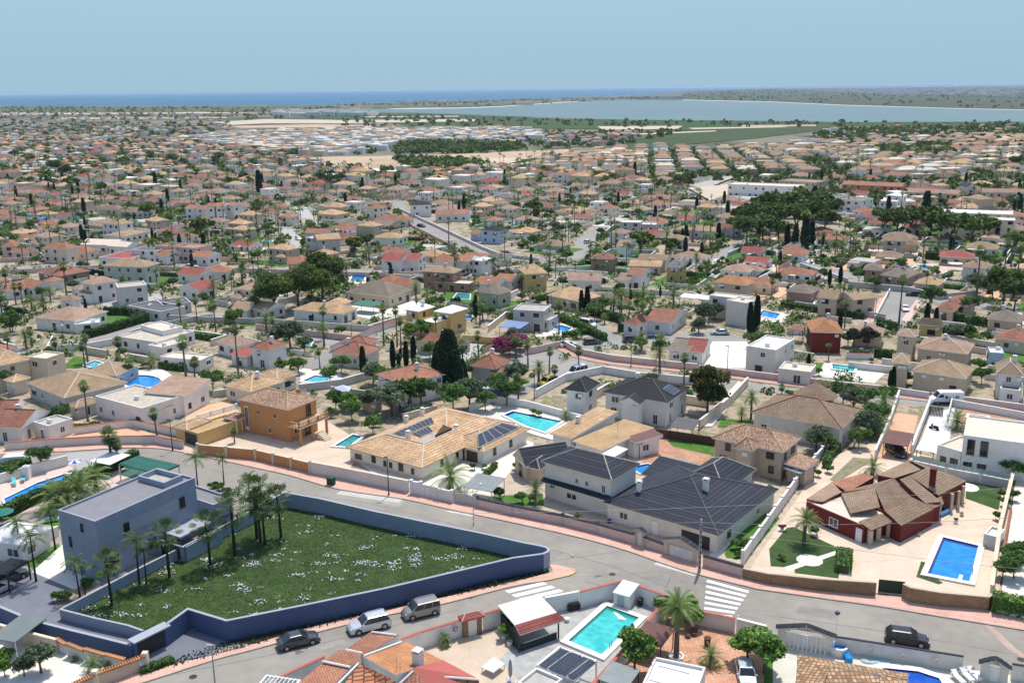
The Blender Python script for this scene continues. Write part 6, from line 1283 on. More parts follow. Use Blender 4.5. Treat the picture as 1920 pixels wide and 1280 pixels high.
for i in range(12): m = MB(); m.obox(a+u*(L*i/12), u, n, L/12*.95, .08, .12, 1.75, plain('gate_green', (.008, .045, .025), rough=.5)); m.build('gate_panel', gt)
m = MB(); m.obox(a-u*.1, u, n, L+.2, .12, 0, .11, METAL); m.build('rail', gt)
rh_ = thing('house', 'dark red house with brown gabled roofs beside the deep blue pool', 'house', P(1640, 1000)); BR = RF['brown']; RW = PL['red']
rr = [([(1510, 936), (1556, 915), (1580, 923), (1612, 965), (1600, 972)], None)]
wing(rh_, (1512, 940, 1620, 986, 6.5, 2.6, 'f', 0, {'roof': 'beige', 'win': [('F', .5, .7, 1.5, 1.2, 'window:w'), ('F', .93, .1, 1.0, 1.9, 'door:w')]}), BR, RW)
def rslab(l, z, mt=BR, wl=None, f=None): return slab(l, z, mt, rh_, wal=wl, fas=f or RF['deep'])
rslab([(1512, 935), (1560, 903), (1578, 922), (1542, 940)], [2.7, 2.9, 2.9, 2.7], RF['rosy'], wl=PL['red'])
rslab([(1577, 924), (1640, 914), (1650, 950), (1595, 962)], [2.8, 4.0, 3.6, 2.8])
rslab([(1640, 914), (1677, 897), (1712, 932), (1659, 957)], [4.0, 4.3, 3.1, 3.0], wl=RW); rslab([(1659, 957), (1712, 932), (1752, 953), (1690, 985)], [3.6, 3.9, 2.6, 2.6], wl=RW)
rslab([(1577, 922), (1697, 890), (1677, 896), (1640, 914)], [3., 4.3, 4.3, 4.0]); rslab([(1645, 890), (1704, 862), (1736, 877), (1677, 896)], [3.3, 3.6, 4.5, 4.4], wl=RW)
rslab([(1687, 898), (1705, 891), (1765, 940), (1735, 943)], [4.7, 5.0, 3.2, 3.2], wl=RW); rslab([(1705, 891), (1736, 877), (1813, 901), (1760, 928)], [5.0, 5.3, 3.1, 3.1], wl=RW); rslab([(1736, 877), (1704, 862), (1790, 892), (1813, 901)], [5.3, 4.0, 2.6, 3.1])
rslab([(1735, 943), (1765, 929), (1770, 944), (1748, 953)], [3.2, 3.3, 2.8, 2.7]); rslab([(1610, 977), (1652, 962), (1676, 977), (1634, 994)], [2.9, 3.3, 2.6, 2.4], f=PL['red'])
rslab([(1558, 903), (1619, 887), (1640, 893), (1590, 922)], [2.6, 2.6, 2.9, 2.9], RF['terra'], wl=PL['red'])
for x, y in ((1630, 1020), (1645, 1012), (1664, 1006)): p = P(x, y); m = MB(); m.box(p.x-.3, p.x+.3, p.y-.3, p.y+.3, 0, 2.4, PL['beige']); m.build('column', rh_)
for x, y in ((1782, 960), (1795, 955), (1803, 945), (1760, 970)): p = P(x, y); m = MB(); m.box(p.x-.2, p.x+.2, p.y-.2, p.y+.2, 0, 2.9, PL['beige']); m.build('column', rh_)
for x, y, z, w_, h_ in ((1672, 983, .3, 1.5, 1.6), (1765, 946, .4, 1.6, 1.6), (1705, 985, .2, 2.5, 1.7), (1752, 965, .3, 1.4, 1.4)): p = P(x, y, z+.8); p.z = z; put(rh_, 'window', 'd', p, Vector((.2, -.98, 0)), w_, h_)
c0 = P(1748, 905, 4.2); c0.z = 0; chimney(rh_, c0, 6.3, 3.5, .8, PL['red'])
slabw = [P(1543, 939, 2.5), P(1583, 926, 2.5), P(1636, 955, 2.5), P(1600, 968, 2.5)]
house('flat brown roofed annex behind the red house', 'brown', 'grey', [(1600, 868, 1640, 880, 6, 2.6, 'h', 1.)], name='annex') if False else None
sheet('lawn', [1442, 1030, 1475, 990, 1487, 988, 1577, 1030, 1485, 1065, 1445, 1062], TURF, None); sheet('lawn', [1490, 1068, 1577, 1037, 1572, 1085, 1490, 1075], TURF, None); sheet('path', [1470, 1064, 1577, 1030, 1580, 1036, 1478, 1072], SANDW, None)
sheet('lawn', [1812, 903, 1880, 915, 1872, 957, 1810, 935], TURF, None); sheet('lawn', [1727, 1053, 1735, 1055, 1742, 1078, 1768, 1093, 1760, 1096, 1718, 1082], TURF, None); sheet('plot', [1555, 900, 1600, 858, 1640, 862, 1610, 880, 1570, 905], patchy('dry_plot', [(.18, .17, .10), (.28, .25, .17), (.12, .14, .06)], scale=.5), None)
p = P(1518, 1051); sheet('path', [], SANDW, None, world=[p+Vector((math.cos(a)*1.7, math.sin(a)*1.7, 0)) for a in [i*.52 for i in range(12)]]); p = P(1812, 914); sheet('path', [], WHITE, None, world=[p+Vector((math.cos(a)*1.8, math.sin(a)*1.8, 0)) for a in [i*.52 for i in range(12)]])
flora('date4', 1507, 1020, 0, .88, 'slim palm in a white ring on the dark lawn'); hedge([1580, 1075, 1583, 1040], 1.2, 1.8, 'three clipped bushes in a row at the lawn edge', round_=True); hedge([1858, 1143, 1990, 1168], 2.2, 1.6, 'bright green hedge right of the stone wall', lk='lime'); flora('bush', 1465, 1050, 0, .6)
wall([1857, 1120, 1872, 1010, 1900, 893], [1.7, 1.9, 1.9], PL['cream'], 'cream wall between the deep blue pool plot and right neighbour', cop=PL['cream'], copw=.5); wall([1858, 1147, 1990, 1175], .5, PL['white'], 'low white wall under the bright green hedge')
pool([1739, 1078, 1768, 1010, 1834, 1026, 1817, 1093], 'blue', 'deep blue rectangular pool with white coping at right', cop=.75, steps=[((1795, 1088), (1802, 1090), (1806, 1078), (1799, 1076))])
ho2 = house('small grey white pool shed by the cream wall', 'white', 'offwhite', [(1845, 1000, 1872, 1007, 3.2, 1.9, 'f', 0, {'win': []})], name='garden_shed', cat='shed')
for x, y, l, k in ((1792, 982, 'round potted shrub on the beige terrace', 'round'), (1722, 1005, 'small green frog ornament pot near the red house columns', 'yuc'), (1466, 995, 'pot with pink flowers by the long white wall', 'bougain'), (1803, 968, 'small dark plant pot near the blue roll', 'yuc')): pot(x, y, l, k, .55, sc=.22 if k == 'bougain' else .4)
m = thing('pool_cover_roll', 'blue pool cover roll lying by the red house wall', 'pool cover', P(1770, 963)); q = MB(); q.tube(P(1760, 966, .35), P(1778, 958, .35), .33, plain('cover_blue', (.08, .22, .5), var=.05), 12); q.build('roll', m)
for i, (x, y) in enumerate(((1796, 893), (1845, 903), (1880, 912), (1882, 935), (1884, 948), (1874, 975), (1532, 1005), (1535, 893), (1550, 888))): flora('round', x, y, 0, .9)
flora('date2', 1636, 892, 0, .8); hedge([1548, 878, 1556, 858, 1570, 845], 1.5, 1., 'green hedge between the pale plot and long white wall')
for x, y, s in ((1893, 1060, 1.1), (1900, 1085, 1.2), (1880, 1085, .9), (1910, 1050, 1.), (1905, 900, 1.3), (1890, 895, 1.2), (1898, 940, .7)): flora('tree', x, y, 0, s*.5)
wall([1880, 1040, 1895, 960], .5, PL['pink'], 'low brick red flower bed edge on the right terrace', cop=RF['deep']); sheet('patio', [1875, 1130, 1905, 895, 2000, 905, 2000, 1160], SANDW, None)
# white modern house, right
mh = house('large white cubic modern house at the right edge', 'beige', 'white', [(1807, 815, 1990, 850, 11., 6.3, 'f', 0, {'rot': -27.4, 'L': 20, 'win': [('F', .06, 3.2, 1.1, 2.5, 'window:k'), ('F', .155, 3.2, 1.1, 2.5, 'window:k'), ('F', .05, .5, 1.3, 1.4, 'window:k'), ('F', .15, .5, 1.3, 1.4, 'window:k')]}), (1758, 833, 1802, 846, 7, 3.4, 'f', 0, {'win': [('F', .3, .5, 1., 1.2, 'window:k'), ('F', .75, .4, 1.3, 1.5, 'window:k')]})], cat='house')
gz = [P(1712, 856, 2.1), P(1775, 870, 2.1), P(1840, 882, 2.1), P(1896, 893, 2.1)]; wall_w([Vector((p.x, p.y, 0)) for p in gz], 1.5, PL['grey'], 'grey wall topped by a glass balustrade below the modern house', pil=4, pilmat=PL['offwhite'], cop=WHITE)
gb = thing('glass_balustrade', 'greenish glass balustrade on the wall below the modern house', 'balustrade', gz[0]); GL = glass('green_glass', (.30, .45, .42), .1)
for a, b in zip(gz, gz[1:]):
    k = 4
    for i in range(k): p, q = a.lerp(b, i/k), a.lerp(b, (i+.95)/k); m = MB(); m.face([(p.x, p.y, 1.6), (q.x, q.y, 1.6), (q.x, q.y, 2.35), (p.x, p.y, 2.35)], GL); m.build('glass_panel', gb); m = MB(); m.box(p.x-.04, p.x+.04, p.y-.04, p.y+.04, 1.5, 2.4, METAL); m.build('post', gb)
sheet('terrace', [1722, 840, 1745, 775, 1790, 765, 1775, 860], plain('grey_white_paving', (.62, .63, .64), var=.06), None); sheet('terrace', [1790, 790, 1810, 765, 1900, 785, 1990, 805, 1990, 830], TERP, None)
wall([1708, 855, 1745, 760], 2.0, PL['white'], 'white side wall of the modern house drive', cop=WHITE); wall([1776, 792, 1784, 760], 1.6, PL['white'], 'short white wall between the drive and pool terrace'); wall([1786, 762, 1990, 800], 1.5, PL['white'], 'white street wall behind the modern house', cop=WHITE)
canopy('white awning on the modern house drive', 1717, 842, 1752, 848, 4.5, 2.3, WHITE, slope=.1); pool([1818, 779, 1850, 783, 1848, 788, 1816, 784], 'cyan', 'turquoise pool strip behind the modern house roof'); flora('date2', 1793, 803, 0, 1., 'bushy palm beside the modern house'); flora('round', 1793, 762, 0, .8)
gt = thing('driveway_gate', 'dark grey slatted double gate behind the white van', 'gate', P(1755, 778)); a, b = P(1741, 778), P(1768, 781)
for i in range(10): m = MB(); p, q = a.lerp(b, i/10), a.lerp(b, (i+.8)/10); m.face([(p.x, p.y, .1), (q.x, q.y, .1), (q.x, q.y, 1.8), (p.x, p.y, 1.8)], DARKM); m.build('gate_slat', gt)
mt = thing('motor_scooter', 'black scooter parked on the white drive', 'scooter', (0, 0, 0)); m = MB(); m.tube((-.7, -.05, .28), (-.7, .05, .28), .28, RUB, 12); m.build('wheel', mt); m = MB(); m.tube((.7, -.05, .28), (.7, .05, .28), .28, RUB, 12); m.build('wheel', mt)
for nm, g in (('body', (-.75, .1, -.18, .18, .35, .75)), ('seat', (-.7, .1, -.15, .15, .76, .86)), ('front_shield', (.38, .5, -.22, .22, .3, 1.05)), ('handlebar', (.35, .42, -.35, .35, 1.0, 1.06)), ('footboard', (.1, .4, -.15, .15, .28, .34))): m = MB(); m.box(*g, BLK); m.build(nm, mt)
p = P(1751, 806); mt.location = p; mt.rotation_euler = (0, 0, 2.2)
bigvan('white high roof delivery van with brown and blue emblems on its side', 1773, 756, 178)
# ================================================================== middle distance, placed house by house
RN_ = {'khaki': 'khaki', 'tan': 'tan', 'rosy': 'rosy', 'terra': 'terracotta', 'red': 'red', 'brown': 'brown', 'deep': 'red brown', 'grey': 'grey brown', 'orange': 'orange', 'slate': 'dark slate', 'anthra': 'charcoal', 'gravel': 'flat gravel', 'white': 'flat white', 'beige': 'pale flat', 'concrete': 'flat concrete', 'ochre': 'ochre', 'darkflat': 'dark flat', 'mix': 'mottled'}
WN_ = {'grey': 'grey', 'cream': 'cream', 'white': 'white', 'offwhite': 'off-white', 'beige': 'beige', 'brown': 'brown', 'yellow': 'ochre', 'pink': 'pinkish', 'orange': 'orange', 'red': 'dark red', 'blue': 'pale blue'}
TY_ = {'h': 'hipped', 'p': 'hipped', 'g': 'gabled', 'G': 'gabled', 's': 'sloping', 'f': 'flat'}
def hh(s, label=None, near=None):
    parts = s.split('|'); rk, wk = parts[0].split(); W_ = []
    for q in parts[1:]:
        t = q.split(); D = tuple(float(v) for v in t[4].split(',')) if ',' in t[4] else float(t[4]); op = {}
        if len(t) > 8: op['roof'] = t[8]
        if len(t) > 9: op['wall'] = t[9]
        W_.append((float(t[0]), float(t[1]), float(t[2]), float(t[3]), D, float(t[5]), t[6], float(t[7]), op))
    st = 'w' if wk in ('white', 'offwhite', 'grey') else random.choice('wdc')
    r, o = house(label, rk, wk, W_, near=(W_[0][1] > 640) if near is None else near, wstyle=st)
    if not label:
        t = W_[0][6]; fl_ = 'two storey ' if W_[0][5] > 4.6 else ''
        AUTO.append((r, f"{WN_[wk]} {fl_}house, {RN_[rk]} {'' if t == 'f' and 'flat' in RN_[rk] else TY_[t]+' '}roof".replace('  ', ' '), r.location.x, r.location.y))
    r['group'] = 'houses of the suburb'; w9 = o[0]
    if W_[0][1] < 760: HOUSES_.append((w9[0], w9[1], w9[2], w9[3], w9[4], W_[0][1]))
    if W_[0][6] != 'f' and random.random() < .6:
        a, u, n, L, D = o[0]; chimney(r, a+u*(L*random.uniform(.25, .75))+n*(D*random.uniform(.4, .7)), W_[0][5]+W_[0][7]+.7, W_[0][5]+.2, .6)
    for a, u, n, L, D in o:
        t = next(w for w, q in zip(W_, o) if q[0] is a); top = t[5]
        for _ in range(random.choice([0, 1, 1, 2])):
            m = MB()
            if t[6] == 'f': p = a+u*(L*random.uniform(.2, .75))+n*(D*random.uniform(.2, .75)); m.obox(p, u, n, .95, .45, top-.3, top+.45, WHITE); m.build('air_conditioner', r)
            else: p = a+u*(L*random.uniform(.15, .85))+n*.45; m.obox(p-n*.36, u, n, .85, .34, top-1.1, top-.5, WHITE, bottom=True); m.build('air_conditioner', r)
        if random.random() < .3: m = MB(); p = a+u*(L*random.uniform(.3, .7))+n*(D*.5); p.z = top+t[7]*.8; q = p+Vector((0, 0, 2.2)); m.tube(p, q, .035, METAL, 4); m.tube(q-u*.5, q+u*.5, .025, METAL, 4); m.tube(q-u*.35-Vector((0, 0, .3)), q+u*.35-Vector((0, 0, .3)), .025, METAL, 4); m.build('aerial', r)
    return r, o
# roads
def road(l, label=None, mat=None): return sheet('road', l, mat or plain('grey_asphalt', (.30, .29, .27), var=.14, scale=.08), None, label=label)
road([960, 752, 905, 775, 900, 762, 1020, 700, 1080, 668, 1130, 690, 1320, 706, 1440, 722, 1560, 738, 1700, 741, 1930, 768, 1930, 790, 1700, 757, 1560, 748, 1440, 735, 1320, 722, 1150, 705, 1085, 690, 1050, 706])
road([900, 690, 992, 650, 1035, 640, 1120, 636, 1182, 632, 1335, 622, 1400, 632, 1400, 645, 1335, 640, 1190, 648, 1120, 655, 1060, 668, 1040, 690, 985, 690]); road([1120, 642, 1165, 638, 1120, 600, 1095, 606])
road([662, 632, 705, 640, 740, 615, 700, 612]); road([640, 640, 700, 612, 720, 618, 660, 660, 600, 690, 560, 700, 560, 690]); road([120, 640, 175, 628, 280, 598, 400, 585, 480, 600, 640, 640, 640, 652, 470, 612, 390, 600, 285, 612, 180, 645])
road([735, 375, 755, 378, 765, 397, 815, 420, 865, 443, 910, 463, 935, 474, 1000, 482, 1060, 488, 1060, 496, 990, 492, 905, 482, 860, 466, 790, 430, 745, 402]); road([1060, 486, 1100, 486, 1118, 450, 1140, 425, 1115, 425, 1083, 448])
road([1600, 612, 1640, 598, 1666, 550, 1650, 538, 1590, 520, 1500, 498, 1505, 492, 1600, 514, 1727, 552, 1800, 566, 1920, 578, 1920, 588, 1800, 577, 1722, 562, 1702, 605, 1690, 620, 1640, 618])
road([522, 425, 548, 428, 575, 470, 552, 472], mat=CONCP); road([547, 388, 575, 388, 597, 422, 575, 425], mat=CONCP); road([1330, 500, 1345, 498, 1375, 468, 1415, 446, 1405, 444, 1350, 470]); road([0, 500, 200, 492, 480, 500, 700, 506, 960, 500, 960, 506, 700, 513, 480, 507, 200, 499, 0, 508])
pavement([(1057, 650), (1085, 665), (1150, 678), (1307, 695), (1440, 712), (1565, 727), (1740, 747), (1925, 770)], [(1045, 655), (1078, 670), (1148, 684), (1305, 701), (1440, 719), (1562, 734), (1740, 753), (1925, 776)])
pavement([(1640, 604), (1668, 552)], [(1655, 604), (1675, 553)][:2], mat=PL['pink']) if False else None
sheet('pavement', [1617, 612, 1640, 602, 1668, 550, 1650, 560], PINK, None); sheet('pavement', [1690, 600, 1718, 562, 1730, 566, 1702, 606], PL['pink'], None)
# yards
for l, m_ in (([345, 850, 582, 890, 655, 880, 690, 835, 630, 800, 600, 780, 345, 790], SAND), ([345, 770, 430, 750, 450, 775, 400, 800, 350, 800], PEACH), ([60, 815, 140, 790, 250, 800, 340, 835, 200, 828, 30, 838], PEACH), ([1672, 772, 1722, 780, 1700, 862, 1645, 862], PEACH),
  ([875, 772, 945, 755, 1090, 775, 1060, 832, 1000, 815], SANDW), ([1225, 820, 1300, 815, 1335, 850, 1320, 900, 1200, 875], TERP), ([1250, 826, 1275, 822, 1340, 838, 1338, 855, 1262, 838], LAWN), ([1355, 785, 1415, 790, 1410, 802, 1345, 800], LAWN), ([1305, 800, 1335, 800, 1400, 725, 1385, 715], SANDW),
  ([640, 770, 700, 755, 700, 735, 640, 740], LAWN), ([115, 690, 150, 690, 165, 672, 140, 668], LAWN), ([215, 700, 300, 690, 340, 715, 330, 740, 220, 738], SANDW), ([560, 690, 640, 700, 640, 720, 565, 722], SANDW), ([1540, 680, 1620, 688, 1660, 700, 1640, 718, 1530, 705], SANDW), ([1530, 680, 1545, 680, 1535, 700, 1520, 700], LAWN),
  ([1140, 655, 1250, 662, 1260, 690, 1150, 678], EARTH), ([1300, 640, 1400, 640, 1420, 690, 1310, 690], SANDW), ([200, 590, 270, 588, 262, 604, 200, 610], LAWN), ([640, 560, 780, 560, 800, 580, 700, 600, 660, 590], SANDW), ([830, 548, 895, 546, 895, 566, 840, 566], LAWN), ([1490, 550, 1540, 552, 1535, 572, 1490, 572], SANDW),
  ([1410, 580, 1480, 588, 1470, 605, 1405, 600], SANDW), ([1000, 605, 1080, 608, 1085, 630, 1005, 632], SANDW), ([1700, 494, 1840, 494, 1850, 512, 1720, 512], SAND), ([655, 510, 700, 512, 690, 532, 650, 532], SANDW), ([1880, 660, 1920, 665, 1920, 690, 1875, 690], LAWN), ([440, 590, 530, 590, 540, 612, 450, 612], LAWN)): sheet('lawn' if m_ is LAWN else 'yard', l, m_, None)
# boundary walls: base line, height, colour
WALLS = """10 845 87 839 187 833 290 832 345 842;1.6;offwhite;RC|140 815 250 800 345 820;1.5;white;RC|985 665 1000 663 1057 650;1.6;pink;|1057 650 1085 665 1150 678 1307 695;1.6;pink;w|1310 697 1368 703 1440 712 1565 727 1670 738;1.5;pink;w|1675 738 1742 748;1.4;white;w|1745 748 1930 772;1.4;pink;w
1310 805 1365 762 1402 722;1.8;cream;w|1005 745 1060 715 1130 700;1.7;white;w|1130 700 1200 712 1310 722;1.7;white;w|880 772 920 755 990 765 1100 795;1.5;white;w|1640 860 1670 790 1685 745;1.6;white;w|1600 838 1612 795 1625 765;1.5;white;w|480 618 560 628 660 640;1.6;pink;|480 606 560 612 700 622;1.6;grey;
100 640 90 660 165 655 245 640;1.6;white;w|278 620 380 600 400 598;1.5;grey;|620 660 700 625 760 605;1.5;white;RC|690 620 745 603 780 595;1.4;pink;w|868 640 980 650;1.7;yellow;|290 600 480 608;1.6;grey;|400 745 480 735;1.5;grey;w|1640 600 1668 548;1.2;white;w|1590 538 1700 548 1760 562 1830 556;1.8;grey;w|1500 500 1590 530;1.4;grey;w
0 515 200 505 480 512 700 520 960 512;1.6;pink;|0 492 200 484 470 492;1.6;pink;|700 506 960 499;1.5;pink;|1060 540 1160 548 1300 556 1330 570;1.4;offwhite;|620 735 700 745;1.3;grey;|560 735 640 725 710 705;1.7;grey;w|1490 575 1560 585 1660 600;1.6;grey;|750 395 815 425 905 468 935 480 1010 490;1.3;pink;w|725 400 780 430 860 470;1.3;pink;|1770 862 1800 868;1;white;w|1780 640 1870 655;1.6;cream;w|1590 690 1680 700;1.5;white;w|1450 706 1530 716;1.5;pink;w|800 505 960 512 1110 505 1200 512;1.4;white;w""".replace('\n', '|').split('|')
for s in WALLS:
    l, h, c_, cp = s.split(';'); l = [float(v) for v in l.split()]; r = wall(l, float(h), PL[c_], 'x', cop={'RC': RC, 'w': WHITE, '': PL[c_]}[cp], t=.2); AUTO.append((r, f"long {WN_[c_]} boundary wall"+(' with red coping' if cp == 'RC' else ' with white coping' if cp == 'w' else ''), r.location.x, r.location.y)); r['group'] = 'boundary walls of the suburb'
# houses
oh, oo = house('orange two storey villa with mottled hip roof and balcony', 'mix', 'orange', [(443, 747, 540, 768, (598, 745), 6.3, 'h', 1.5, {'win': [('F', .38, 4.0, .6, .9, 'window:c'), ('F', .72, 4.0, .7, .9, 'window:c'), ('F', .60, 1.0, .8, 1.0, 'window:c'), ('F', .12, .9, .8, 4.2, 'window:w'), ('R', .25, 1.2, 1.4, 1.1, 'window:c'), ('R', .7, 3.7, 1.2, 2.0, 'window:d'), ('R', .7, .3, 2.2, 1.9, 'window:d')]})])
o, u, n, L, D = oo[0]; m = MB(); m.obox(o+u*(L-.4)-n*.1, u, n, 3.0, D*.95, 3.1, 3.3, PL['cream'], bottom=True); m.build('balcony_floor', oh); b0 = o+u*(L-.3); balustrade([b0, b0+u*2.7, b0+u*2.7+n*(D*.9)], '', .9, 3.3, PL['orange'], parent=oh)
for t in (.1, D*.4, D*.85): m = MB(); m.obox(o+u*(L+2.1)+n*t, u, n, .35, .35, 0, 3.1, PL['orange']); m.build('column', oh)
for i in range(7): m = MB(); m.obox(o+u*(L+2.6+i*.3)+n*(D*.5), u, n, .3, 1.6, 0, 1.3-i*.18, PL['cream']); m.build('step', oh)
wing_w(oh, o+u*(-2.2)-n*1.8, u, 3.6, 3.4, 2.9, 'h', .7, RF['mix'], PL['cream'], {'open': 1}); chimney(oh, o+u*(L*.72)+n*(D*.8), 7.7, 6.4, .5, PL['orange'])
wall([372, 852, 480, 862, 582, 887], 1.9, PL['orange'], 'orange street wall with cream pillars before the orange villa', cop=PL['cream'], pil=4.5, pilmat=PL['cream'])
house('ochre roofed garage with dark roller door by the street', 'tan', 'yellow', [(342, 803, 372, 812, (455, 785), 2.6, 'f', 0, {'roof': 'ochre', 'win': [('F', .5, .05, 3.2, 2.1, 'garage_door:k')]}), (322, 800, 350, 806, 6, 2.6, 'h', .8, {'win': []})], name='garage')
r = balustrade([P(372, 802), P(445, 780)], 'white balustrade above the ochre garage', 1.0, 1.5)
m = thing('garden_umbrella_tent', 'x', 'gazebo', P(643, 748)); p = P(643, 748); m['label'] = 'small pale blue gazebo tent on the green lawn'; m.name = 'gazebo'; q = MB(); v = [p+Vector((s*1.6, t*1.6, 2.1)) for s, t in ((-1, -1), (1, -1), (1, 1), (-1, 1))]
for i in range(4): q.face([v[i], v[(i+1) % 4], p+Vector((0, 0, 3))], plain('tent_blue', (.50, .54, .66), var=.05))
q.build('roof', m)
for a in v: q = MB(); q.tube((a.x, a.y, 0), a, .04, METAL, 4); q.build('post', m)
